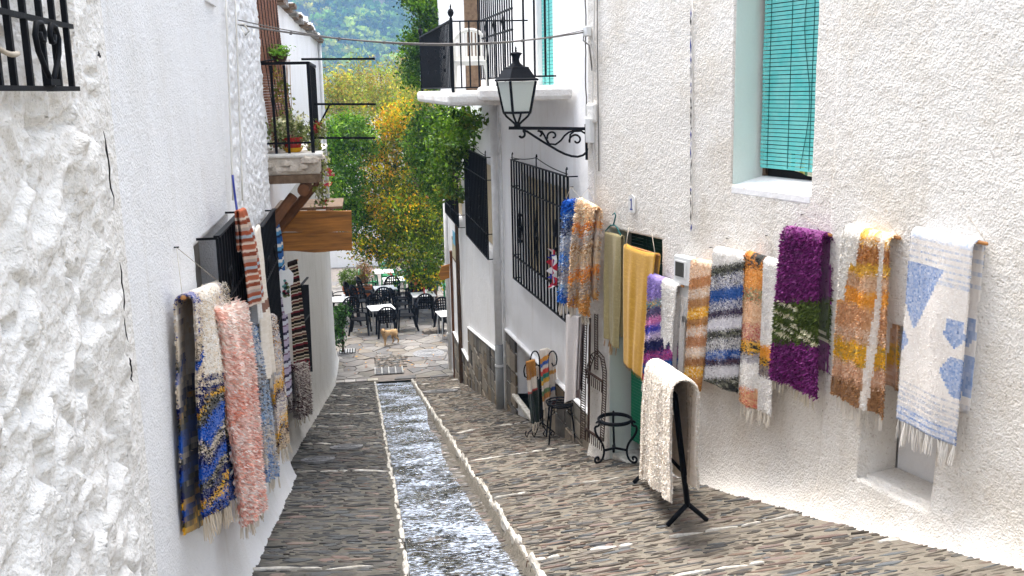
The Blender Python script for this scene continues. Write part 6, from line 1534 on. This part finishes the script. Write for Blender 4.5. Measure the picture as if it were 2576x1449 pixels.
# local front is -Y, so rz=180 looks away from the camera
ch('black cafe chair directly behind the dog, back to the lane', A[0] + .12, A[1] - .62, 184)
ch('black cafe chair left of the dog\'s table with light on its seat', A[0] - .62, A[1] - .15, 82 + 180 - 180)
ch('black cafe chair right of the dog\'s table, turned towards it', A[0] + .72, A[1] + .05, -86)
ch('black cafe chair across the dog\'s table, facing the lane', A[0] - .14, A[1] + .68, 8)
ch('black cafe chair with its back to the lane at the planter table', B[0] - .12, B[1] - .62, 186)
ch('black cafe chair facing the lane across the planter table', B[0] + .22, B[1] + .62, -8)
ch('black cafe chair left of the planter table', B[0] - .74, B[1] - .55, 70)
ch('black cafe chair right of the planter table', B[0] + .52, B[1] - .5, -80)
ch('black cafe chair with its back to the lane at the menu-holder table', Cc[0] - .02, Cc[1] - .62, 182)
ch('black cafe chair left of the menu-holder table', Cc[0] - .66, Cc[1] + .1, 80)
ch('black cafe chair behind the menu-holder table, by the trunk', Cc[0] + .05, Cc[1] + .64, -4)
ch('black cafe chair between the planter table and the menu-holder table', B[0] + .98, B[1] - .25, -60)
ch('black cafe chair with its back to the lane at the table by the left house', D_[0] + .38, D_[1] - .42, 190)
ch('black cafe chair beyond the table at the left house corner, seen in profile', D_[0] + .08, D_[1] + 1.1, 88)
ch('black cafe chair beside the terracotta planter', B[0] - .95, B[1] + .15, 75)
ch('black cafe chair in profile between planter and flower-pot table', B[0] - .55, B[1] + 1.0, 78)
ch('black cafe chair behind the half-hidden table at the signpost', E_[0] + .02, E_[1] + .95, 10)
ch('black cafe chair close to the signpost table', E_[0] + .25, E_[1] + .35, -70)
gch = cafe_chair('green_chair', 'x', M_GREENP, 'green chairs at the back of the square'); gtb = cafe_table('green_table', 'x', M_TABLE, M_GREENP, 'green cafe tables')
gt = T['g']
place(gtb, 'green-legged table with white top at the back of the square', gt[0], gt[1] + .3, 4)
place(gch, 'green plastic chair left of the green-legged table', gt[0] - .5, gt[1] - .1, 70)
place(gch, 'green plastic chair right of the green-legged table', gt[0] + .9, gt[1] + .7, -70)
place(gch, 'green plastic chair under the low tree branches, back to the lane', gt[0] + .65, gt[1] - .15, 185)
place(gch, 'green plastic chair facing the lane at the back of the square', gt[0] + .2, gt[1] + 1.3, 0)
place(gch, 'green plastic chair beside the signpost at the right edge', 2.6, 33.5, 30)
mh = thing('menu_holder', 'small white menu holder on the table before the trunk', 'menu holder', (Cc[0] + .1, Cc[1], gz(Cc[1]) + .75))
MB().box((Cc[0] + .1, Cc[1], gz(Cc[1]) + .82), (.1, .06, .14)).build('holder', M_TABLE, mh, bevel=.01); MB().box((Cc[0] + .03, Cc[1] - .01, gz(Cc[1]) + .87), (.05, .02, .2)).build('red_card', M_RED, mh)
Ff = T['f']; fp_ = thing('flower_pot', 'tiny pot with a red flower on the back cafe table', 'flower pot', (Ff[0] - .15, Ff[1], gz(Ff[1]) + .75))
MB().lathe([(.04, 0), (.055, .09), (.05, .09)], (Ff[0] - .15, Ff[1], gz(Ff[1]) + .752), 10).build('pot', M_TABLE, fp_)
foliage('bloom', fp_, [((Ff[0] - .12, Ff[1], gz(Ff[1]) + .92), (.07, .07, .07))], 60, .05, ['c8202a', 'd8404a'], 71, .02, 10)
ah = thing('sugar_pot', 'white sugar pot on the table at the left house corner', 'sugar pot', (D_[0] + .2, D_[1], gz(D_[1]) + .75))
MB().lathe([(.05, 0), (.055, .12), (.04, .14), (.02, .15)], (D_[0] + .2, D_[1], gz(D_[1]) + .752), 12).build('pot', M_TABLE, ah, smooth=True)

def planter(label, x, y, w, seed):
    t = thing('planter', label, 'planter', (x, y, gz(y)))
    z0 = gz(y) + .02; mb = MB()
    v = []
    for zz, k in ((0, .9), (.42, 1.0), (.42, 1.04), (.5, 1.06)):
        for sx, sy in ((-1, -1), (1, -1), (1, 1), (-1, 1)): v.append((x + sx * w / 2 * k, y + sy * .2 * k, z0 + zz))
    for sx, sy in ((-1, -1), (1, -1), (1, 1), (-1, 1)): v.append((x + sx * w / 2 * .94, y + sy * .2 * .86, z0 + .5))
    for sx, sy in ((-1, -1), (1, -1), (1, 1), (-1, 1)): v.append((x + sx * w / 2 * .92, y + sy * .2 * .84, z0 + .44))
    f = [(0, 3, 2, 1)] + [(a * 4 + i, a * 4 + (i + 1) % 4, a * 4 + 4 + (i + 1) % 4, a * 4 + 4 + i) for a in range(5) for i in range(4)]
    mb.add(v, f); mb.build('box', M_TERRA, t); MB().box((x, y, z0 + .425), (w * .9, .32, .04)).build('soil', M_EARTH, t)
    return t
p1 = np.array([-.42, 33.5]); planter('long terracotta planter with a round shrub and a dry bush', p1[0], p1[1], .95, 1)
zt = gz(33.5) + .5
sh = thing('shrub', 'round bright green box shrub in the long terracotta planter', 'shrub', (p1[0] - .22, p1[1], zt - .04))
foliage('leaves', sh, [((p1[0] - .24, p1[1], zt + .32), (.36, .32, .34))], 3000, .05, ['4f6a1e', '5d7a28', '3f5a1a', '6f8a34'], 81, .06, 20, .5)
tube_part('stem', [(p1[0] - .22, p1[1], zt - .08), (p1[0] - .23, p1[1], zt + .3)], .02, M_BARK, sh, 6)
sh = thing('shrub', 'tall dry brown bush beside the round shrub', 'shrub', (p1[0] + .25, p1[1], zt - .04))
foliage('leaves', sh, [((p1[0] + .27, p1[1], zt + .5), (.24, .2, .5)), ((p1[0] + .2, p1[1], zt + .25), (.26, .2, .25))], 1700, .07, ['8a5a30', '9c6f40', '7a4a28', '6a6a30', 'a87c4c'], 82, .07, 16, .1, up=-.6, aspect=.3)
tube_part('stem', [(p1[0] + .25, p1[1], zt - .08), (p1[0] + .27, p1[1], zt + .6)], .015, M_BARK, sh, 6)
planter('terracotta planter under the tree behind the menu-holder table', 1.72, 34.6, .8, 2)
sh = thing('shrub', 'low green shrub in the planter behind the tree trunk', 'shrub', (1.72, 34.6, gz(34.6) + .46))
foliage('leaves', sh, [((1.72, 34.6, gz(34.6) + .65), (.35, .2, .22))], 900, .07, ['4a5f20', '63782c', '8a8a3a'], 83, .07, 16, .3)
tube_part('stem', [(1.72, 34.6, gz(34.6) + .42), (1.72, 34.6, gz(34.6) + .65)], .02, M_BARK, sh, 6)
rc = thing('rock', 'flat brown rock lying on the flagstones near the signpost table', 'rock', (1.78, 28.2, gz(28.2)))
mb = MB(); lump(mb, (1.78, 28.2, gz(28.2) + .02), .62, .4, .17, .2, random.Random(6), (.13, .11, .09), 6, tilt=False); mb.build('rock', M_SKIRT, rc)

# dog trotting past the chairs, head turned to the camera
def dog():
    a, b_ = zp(955, 878, ZP), zp(1004, 867, ZP); c = (a + b_) / 2; ang = math.atan2(b_[1] - a[1], b_[0] - a[0])
    t = thing('dog', 'small sandy short-haired dog walking in front of the black chairs', 'dog', (c[0], c[1], gz(c[1]) + .02))
    me = bpy.data.meshes.new('body'); V, E, R = [], [], []
    def vtx(x, y, z, r_): V.append((x, y, z)); R.append(r_); return len(V) - 1
    def chain(start, pts):
        p = start
        for q in pts:
            k = vtx(*q); E.append((p, k)); p = k
        return p
    pel = vtx(.17, 0, .335, .072)
    mid_ = chain(pel, [(.08, 0, .33, .068), (-.02, 0, .325, .078), (-.12, 0, .33, .09)])
    neck = chain(mid_, [(-.18, -.01, .37, .07), (-.215, -.03, .425, .062)])
    chain(neck, [(-.235, -.075, .435, .062), (-.245, -.12, .415, .036), (-.25, -.15, .405, .026)])
    for sy, fx in ((-1, -.03), (1, .05)):
        chain(mid_, [(-.13, sy * .05, .26, .048), (-.135 + fx * .6, sy * .055, .15, .026), (-.14 + fx, sy * .055, .03, .02), (-.165 + fx, sy * .055, .014, .02)])
    for sy, fx in ((-1, .05), (1, -.04)):
        chain(pel, [(.185, sy * .05, .26, .058), (.155 + fx * .4, sy * .055, .185, .036), (.215 + fx, sy * .055, .115, .022), (.20 + fx, sy * .055, .03, .018), (.175 + fx, sy * .055, .014, .019)])
    chain(pel, [(.225, 0, .365, .032), (.27, .01, .33, .022), (.30, .02, .27, .016)])
    me.from_pydata(V, E, []); me.update()
    o = link_mesh('body', me, mat('sandy_fur', C('b89a72'), .95, 0, .35, 14, col2=C('96744c'), bump=.8, bs=120), t)
    sk = o.modifiers.new('skin', 'SKIN'); sk.use_smooth_shade = True
    for k, r_ in enumerate(R): o.data.skin_vertices[0].data[k].radius = (r_, r_)
    o.data.skin_vertices[0].data[0].use_root = True
    s = o.modifiers.new('sub', 'SUBSURF'); s.levels = 2; s.render_levels = 2
    for sx in (-1, 1):
        MB().prism([(-.235 + sx * .03, -.07, .485), (-.235 + sx * .068, -.075, .49), (-.235 + sx * .082, -.10, .445), (-.235 + sx * .052, -.095, .455)], (0, .015, 0)).mesh('x')
        e = MB().prism([(-.235 + sx * .028, -.07, .482), (-.235 + sx * .062, -.068, .492), (-.235 + sx * .082, -.095, .44), (-.235 + sx * .05, -.09, .455)], (0, .016, 0)); link_mesh('ear', e.mesh('ear'), mat('dark_fur', C('5a3f28'), .95), t)
        link_mesh('eye', MB().lathe([(.002, -.008), (.010, 0), (.002, .008)], (-.243 + sx * .026, -.131, .442), 8).mesh('eye'), M_BLACKP, t)
    link_mesh('nose', MB().lathe([(.004, -.012), (.014, 0), (.004, .012)], (-.252, -.172, .41), 8).mesh('nose'), M_BLACKP, t)
    t.rotation_euler = (0, 0, ang); t.scale = (1.05, 1.05, 1.05)
dog()

# low wall and house at the far left of the square
lw = thing('low_wall', 'low whitewashed wall with a dark coping behind the planter', 'wall', (-3, 41, gz(41)))
MB().obox((-9, 41, gz(41) - .1), (10.2, 0, 0), (0, .3, 0), (0, 0, 1.0)).build('wall', M_SMOOTH, lw); MB().obox((-9, 40.95, gz(41) + .9), (10.25, 0, 0), (0, .4, 0), (0, 0, .09)).build('coping', M_SLATE, lw)
fh = thing('far_house', 'white house with a dark barred window behind the low wall', 'house', (-3, 45, gz(45)))
MB().obox((-9, 45, gz(45) - .4), (9.6, 0, 0), (0, 5, 0), (0, 0, 5.2)).build('wall', M_SMOOTH, fh); MB().obox((-9.2, 44.8, gz(45) + 4.8), (10, 0, 0), (0, 5.4, 0), (0, 0, .2)).build('roof', M_SLATE, fh)
a = yp(862, 635, 44.9); 
MB().obox((a[0] - .1, 44.94, a[2] - .1), (.75, 0, 0), (0, .05, 0), (0, 0, .9)).build('window', M_DARK, fh)
for k in range(5): MB().box((a[0] + k * .14, 44.92, a[2] + .35), (.03, .03, .9)).build('bar', M_IRON, fh)
hh = thing('distant_house', 'distant white house glimpsed through the pale trees', 'house', (1.5, 92, -10))
a = yp(905, 190, 92); MB().obox((a[0], 92, -14), (2.2, 0, 0), (0, 5, 0), (0, 0, a[2] + 14)).build('wall', M_SMOOTH, hh); MB().obox((a[0] - .3, 91.7, a[2]), (2.8, 0, 0), (0, 5.6, 0), (0, 0, .25)).build('roof', M_SLATE, hh)

# ================================================================== PLANTS AND TREES
def B_(u, v, y, ru, rv, ry=None):
    c = yp(u, v, y); k = y / 2500 * 1.02; return ((c[0], c[1], c[2]), (ru * k, (ry if ry else ru * k), rv * k))
tr = thing('autumn_tree', 'yellowing green tree with low branches over the cafe tables', 'tree', (2.05, 31.6, gz(31.6)))
TB = [B_(1005, 300, 33, 42, 45, 1.0), B_(975, 345, 33, 45, 45, .9), B_(1045, 345, 33, 55, 50, 1.0), B_(955, 430, 33, 60, 60, .9), B_(1040, 440, 33, 80, 70, 1.1), B_(935, 510, 32.5, 50, 50, .9), B_(1010, 530, 32, 90, 70, 1.2),
      B_(1085, 560, 32, 60, 70, 1.2), B_(945, 590, 32, 60, 60, .9), B_(1035, 610, 31.8, 80, 55, 1.2), B_(1075, 655, 31, 55, 55, 1.0), B_(925, 625, 32, 32, 25, .5), B_(985, 650, 31.6, 30, 22, .5), B_(1062, 690, 31.0, 40, 26, .6), B_(1095, 690, 30.6, 28, 24, .5)]
def ymask(P, ids):
    r = np.random.default_rng(3); hh_ = (P[:, 2] + 3.0) / 4.0; left = np.clip((1.2 - P[:, 0]) * .5, -.3, .5)
    pr = np.clip(.12 + .5 * hh_ + .35 * left, .04, .85); cl = r.uniform(size=ids.max() + 1)[ids]; return (cl < pr) & (r.uniform(size=len(P)) < .9)
foliage('crown', tr, TB, 32000, .105, ['52720e', '3c5a0a', '6e8814', '84981c', '2c460a', '9a9a18'], 101, .24, 26, .35, maskf=ymask, palette2=['e6b010', 'f0c020', 'd89a10', 'c8b818', 'a8b018', 'e69a20'])
MB().tube([(2.05, 31.6, gz(31.6) - .1), (2.03, 31.6, -4.2), (1.95, 31.7, -3.2), (1.7, 32.0, -1.6), (1.4, 32.4, .2)], [.13, .12, .11, .08, .03], 8).build('trunk', M_BARK, tr, smooth=True); trk = tr.children[-1]
for q in ((.6, 32.0, -2.2), (2.6, 31.8, -1.8), (.3, 32.4, -.9), (2.0, 32.6, .2), (1.3, 31.4, -3.4)):
    MB().tube([(1.95, 31.7, -3.3), ((1.95 + q[0]) / 2, 31.8, (q[2] - 3) / 2), q], [.07, .045, .015], 6).build('limb', M_BARK, [c_ for c_ in tr.children if c_.name.startswith('trunk')][0], smooth=True)
vn = thing('climbing_vine', 'dark green climbing vine spilling over the wall beneath the right balcony', 'vine', WRF.at(3.0, -4.8, .1))
foliage('leaves', vn, [B_(1090, 330, 26.0, 50, 58, .9), B_(1060, 370, 26.5, 36, 58, .7), B_(1125, 305, 24.5, 38, 36, .7), B_(1165, 325, 17.8, 24, 42, .25), B_(1110, 405, 25.5, 42, 62, .7), B_(1148, 390, 18.8, 22, 46, .25), B_(1085, 440, 26, 34, 44, .6), B_(1120, 480, 25.5, 26, 60, .5), B_(1128, 312, 19.8, 40, 40, .45), B_(1152, 350, 18.4, 36, 62, .4), B_(1116, 385, 21.2, 36, 74, .45), B_(1172, 298, 17.3, 30, 30, .35), B_(1130, 440, 20.2, 26, 40, .3)],
        20000, .095, ['34580c', '42680e', '587e16', '24420a', '789426'], 111, .16, 22, .3)
foliage('leaves', vn, [B_(1190, 305, 16.5, 22, 10, .2), B_(1160, 500, 19.5, 10, 25, .2), B_(1125, 480, 21.0, 22, 30, .4)], 360, .12, ['4a6e22', '6a8a2c', 'a8a02e', '3a5a1a'], 112, .1, 10, .2)
MB().tube([WRF.at(2.6, -4.7, .06), WRF.at(2.5, -2.5, .06), WRF.at(2.9, -.5, .1), WRF.at(3.4, .6, .2)], [.05, .045, .035, .02], 6).build('stem', M_BARK, vn, smooth=True)
v2 = thing('ivy_mass', 'dense evergreen ivy towering behind the right balcony', 'ivy', (2.5, 24.1, gz(24.1)))
foliage('leaves', v2, [B_(1085, 40, 25.5, 50, 60, 1.2), B_(1125, 80, 25.0, 45, 70, 1.0), B_(1055, 120, 26, 38, 50, .9), B_(1070, 175, 25.5, 45, 45, .9), B_(1035, 190, 26.5, 18, 26, .5), B_(1060, -20, 26, 50, 50, 1), B_(1115, 190, 25, 45, 45, .7)],
        11000, .10, ['264808', '34580a', '1c3806', '4a7010', '668a1a'], 121, .15, 24, .3)
MB().tube([(2.5, 24.1, gz(23.9) - .1), (2.4, 24.1, 0), (2.2, 24.8, 1.8), (1.8, 25.3, 3)], [.09, .08, .06, .03], 6).build('stem', M_BARK, v2, smooth=True)
v3 = thing('leafy_vine', 'dark green leafy vine draped over the far corner of the balcony house', 'vine', (-1.0, 32.0, gz(32)))
foliage('leaves', v3, [B_(880, 330, 32, 62, 40, .9), B_(835, 360, 31, 40, 55, .8), B_(850, 420, 31, 50, 60, .9), B_(905, 370, 32, 40, 45, .8), B_(870, 480, 31.5, 45, 55, .8), B_(815, 480, 29, 35, 60, .6), B_(860, 540, 31.5, 50, 40, .7), B_(905, 560, 32, 25, 40, .5)],
        17000, .10, ['345c0c', '447210', '244608', '5c8a18', '7ea028'], 131, .18, 24, .3)
MB().tube([(-1.6, 32, gz(32) - .1), (-1.5, 32, -2.5), (-.9, 32, -.3)], [.1, .08, .03], 6).build('stem', M_BARK, v3, smooth=True)
for k, (u, v, y, ru, rv, sc_) in enumerate(((850, 240, 62, 50, 75, 0), (905, 225, 70, 45, 75, 1), (960, 240, 64, 55, 75, 0), (1015, 215, 72, 45, 90, 1), (1050, 260, 60, 40, 55, 0))):
    t = thing('poplar', ['pale yellow-green feathery tree just right of the drying rails', 'slim olive-gold tree in front of the distant house', 'feathery pale tree above the orange crown', 'tall thin autumn tree in front of the hazy hill', 'pale bushy tree behind the right balcony end'][k], 'tree', (*yp(u, v, y)[:2], terrain(np.array(0.), np.array(float(y)))), 'feathery trees beyond the square')
    foliage('crown', t, [B_(u, v - 25, y, ru * .7, rv * .7), B_(u + 10, v + 30, y, ru, rv * .7), B_(u - 20, v + 10, y, ru * .6, rv * .8)], 3600, .22, [['96ac2c', 'b4b038', '7f9a26', 'c8b03c', 'a08030'], ['84a030', 'a8a838', '6a8826', 'b8a048', '987038']][sc_], 140 + k, .5, 18, .1, m=M_LEAF, up=-.3, aspect=.35)
    p = yp(u, v, y); z0 = float(terrain(np.array(0.), np.array(float(y))))
    MB().tube([(p[0], p[1], z0 - .2), (p[0] + .1, p[1], (z0 + p[2]) / 2), (p[0], p[1], p[2] + rv * y / 3200)], [.22, .15, .03], 7).build('trunk', M_BARK, t, smooth=True)
for k, (x, y, s_) in enumerate(((-6, 52, 3.2), (-2.5, 56, 2.6), (1.5, 50, 2.4), (5, 53, 3.2), (9, 47, 3.0))):
    t = thing('bush', ['broad green bush left of the far white house', 'green bush between the far house and the pale trees', 'green bush behind the green cafe chairs', 'green bush beyond the autumn tree trunk', 'broad green bush at the far right of the square'][k], 'bush', (x, y, gz(y)), 'bushes beyond the square')
    foliage('leaves', t, [((x, y, gz(y) + s_ * .55), (s_ * .9, 1.2, s_ * .6)), ((x + s_ * .5, y, gz(y) + s_ * .4), (s_ * .6, 1, s_ * .5))], 3000, .22, ['3a5a1c', '4d7024', '2c4816', '6a7e30'], 160 + k, .3, 20, .3)
    MB().tube([(x, y, gz(y) - .1), (x, y, gz(y) + s_ * .6)], [.12, .04], 6).build('stem', M_BARK, t)
bu = thing('shrub', 'glossy green shrub growing against the left house corner', 'shrub', (-.78, 26.4, gz(26.4)))
foliage('leaves', bu, [B_(856, 790, 26.3, 14, 26, .25), B_(850, 840, 26.3, 10, 40, .2)], 1100, .09, ['26441a', '345a22', '44702c', '1c3612'], 171, .09, 16, .2)
tube_part('stem', [(-.8, 26.4, gz(26.4) - .05), (-.78, 26.4, gz(26.4) + 1.2)], .03, M_BARK, bu, 6)

# pots on the left balcony
def pot(label, u, v0, v1, y, r0, r1, m, saucer=None):
    c = yp(u, v1, y); z0 = 1.147; h_ = yp(u, v0, y)[2] - z0
    t = thing('flower_pot', label, 'flower pot', (c[0], y, z0)); MB().lathe([(r0, .02), (r1, h_ * .8), (r1 * 1.1, h_ * .8), (r1 * 1.12, h_), (r1 * .95, h_), (r1 * .9, h_ * .85)], (c[0], y, z0), 16).build('pot', m, t, smooth=False)
    MB().lathe([(r0 * 1.0, 0), (r1 * 1.08, .045), (r1 * 1.02, .045)], (c[0], y, z0), 16).build('saucer', saucer or m, t)
    return t, c[0], z0 + h_
t, x, z = pot('glazed red flower pot with yellow saucer on the left balcony', 738, 345, 390, YB + .22, .075, .1, M_RED, M_YEL)
VAR2 = ['8f9a5c', 'c9c79a', '6f8048', 'd8d4ae', '566a38']
pl = thing('pot_plant', 'variegated plant spilling from the red flower pot', 'plant', (x, YB + .22, z - .03))
foliage('leaves', pl, [((x - .02, YB + .2, z + .12), (.2, .15, .13)), ((x - .16, YB + .15, z + .02), (.1, .08, .12)), ((x + .06, YB + .2, z + .02), (.12, .1, .1))], 650, .05, VAR2, 181, .04, 12, .1)
tube_part('stem', [(x, YB + .22, z - .06), (x, YB + .22, z + .1)], .008, M_BARK, pl, 5)
t, x, z = pot('small white flower pot at the corner of the left balcony', 790, 372, 400, YB + .5, .06, .075, M_TABLE)
pl = thing('pot_plant', 'long trailing variegated plant with pink flowers hanging off the balcony corner', 'plant', (x, YB + .5, z - .03))
c = yp(797, 345, YB + .5)
foliage('leaves', pl, [((x, YB + .45, z + .08), (.12, .1, .12)), ((x + .05, YB + .42, z + .2), (.1, .08, .1)), B_(805, 390, YB + .4, 14, 30, .1), B_(808, 440, YB + .4, 10, 45, .08), B_(812, 500, YB + .4, 14, 35, .08)], 900, .045, VAR2 + ['7a8a3a', '9aa04a'], 182, .035, 12, .1)
foliage('flowers', pl, [B_(828, 425, YB + .4, 5, 16, .05), B_(822, 470, YB + .4, 6, 16, .05), B_(795, 320, YB + .4, 8, 12, .05), B_(812, 510, YB + .4, 8, 10, .05)], 150, .04, ['c8283a', 'd8506a', 'b84a34'], 183, .02, 8, .1)
tube_part('stem', [(x, YB + .5, z - .06), (x + .05, YB + .45, z + .1), yp(808, 400, YB + .4), yp(812, 510, YB + .4)], .006, M_BARK, pl, 5)
hx = yp(703, 140, YB + .5)
hp_ = thing('hanging_plant', 'hanging basket plant with long thin trailing stems above the balcony', 'plant', (hx[0], hx[1], hx[2]))
foliage('leaves', hp_, [((hx[0], hx[1], hx[2] + .04), (.11, .09, .06))], 260, .055, ['6a9a34', '88b048', '4f7a28'], 191, .03, 10, .1, up=-.4, aspect=.3)
MB().lathe([(.05, -.08), (.085, 0), (.08, 0)], tuple(hx), 12).build('basket', M_RUST, hp_)
r = random.Random(8)
for k in range(11):
    u = 686 + k * 4.3; v1 = r.uniform(210, 330); tube_part('trailing_stem', [yp(u, 150, YB + .5), yp(u + r.uniform(-4, 4), (150 + v1) / 2, YB + .46), yp(u + r.uniform(-6, 6), v1, YB + .46)], .004, M_ROD, hp_, 4)
foliage('tendril_leaves', hp_, [B_(700, 220, YB + .46, 14, 70, .05), B_(722, 260, YB + .46, 10, 60, .05)], 200, .045, ['8f9a4a', 'b0a860', '6f8038', 'a8904a'], 192, .04, 6, .1)
tube_part('hanger', [(hx[0], hx[1], hx[2] + .0), (hx[0], hx[1], 3.0), (-1.05, hx[1], 3.0)], .004, M_IRON, hp_, 4)

wd_ = thing('weed', 'tuft of green weed in a dirty corner at the foot of the pebbly wall', 'plant', (*gp(2084, 1290)[:2], gp(2084, 1290)[2]))
q = gp(2084, 1290); foliage('leaves', wd_, [((q[0] - .06, q[1] - .02, q[2] + .06), (.05, .05, .06))], 120, .035, ['5a6a20', '707a2c', '46541c'], 201, .02, 10, .1)
tube_part('stem', [(q[0] - .05, q[1] - .02, q[2] - .02), (q[0] - .06, q[1] - .02, q[2] + .08)], .004, M_BARK, wd_, 5)

# fallen leaves
r = np.random.default_rng(77); n = 260
P_ = np.stack([r.uniform(-.8, 3.0, n), r.uniform(24, 36, n), np.zeros(n)], -1); P_[:, 2] = [gz(y) + .035 for y in P_[:, 1]]
c = pal(['a8622a', 'b8863a', 'c99a3a', '8a4a22'])[r.integers(0, 4, n)]; V, F, cf = leaf_arrays(P_, .08, c, 0, 5, .7); V[:, 2] = np.repeat(P_[:, 2], 4) + (V[:, 2] - np.repeat(P_[:, 2], 4)) * .15
tag(np_build('fallen_leaves', V, F, M_LEAF, None, cf), 'scattered dry fallen leaves on the square', 'leaves', kind='stuff')

# ================================================================== HAZE
hz = MB().box((60, 520, 110), (1300, 1160, 270)).build('haze', None)
mh_ = bpy.data.materials.new('haze'); mh_.use_nodes = True; nt = mh_.node_tree; nt.nodes.remove(nt.nodes['Principled BSDF'])
pv = nt.nodes.new('ShaderNodeVolumePrincipled'); pv.inputs['Density'].default_value = .00062; pv.inputs['Color'].default_value = (.34, .60, 1.0, 1); pv.inputs['Anisotropy'].default_value = .1
nt.links.new(pv.outputs[0], nt.nodes['Material Output'].inputs['Volume']); hz.data.materials.append(mh_)
tag(hz, 'pale blue haze in the air between lane and hillside', 'haze', kind='stuff')
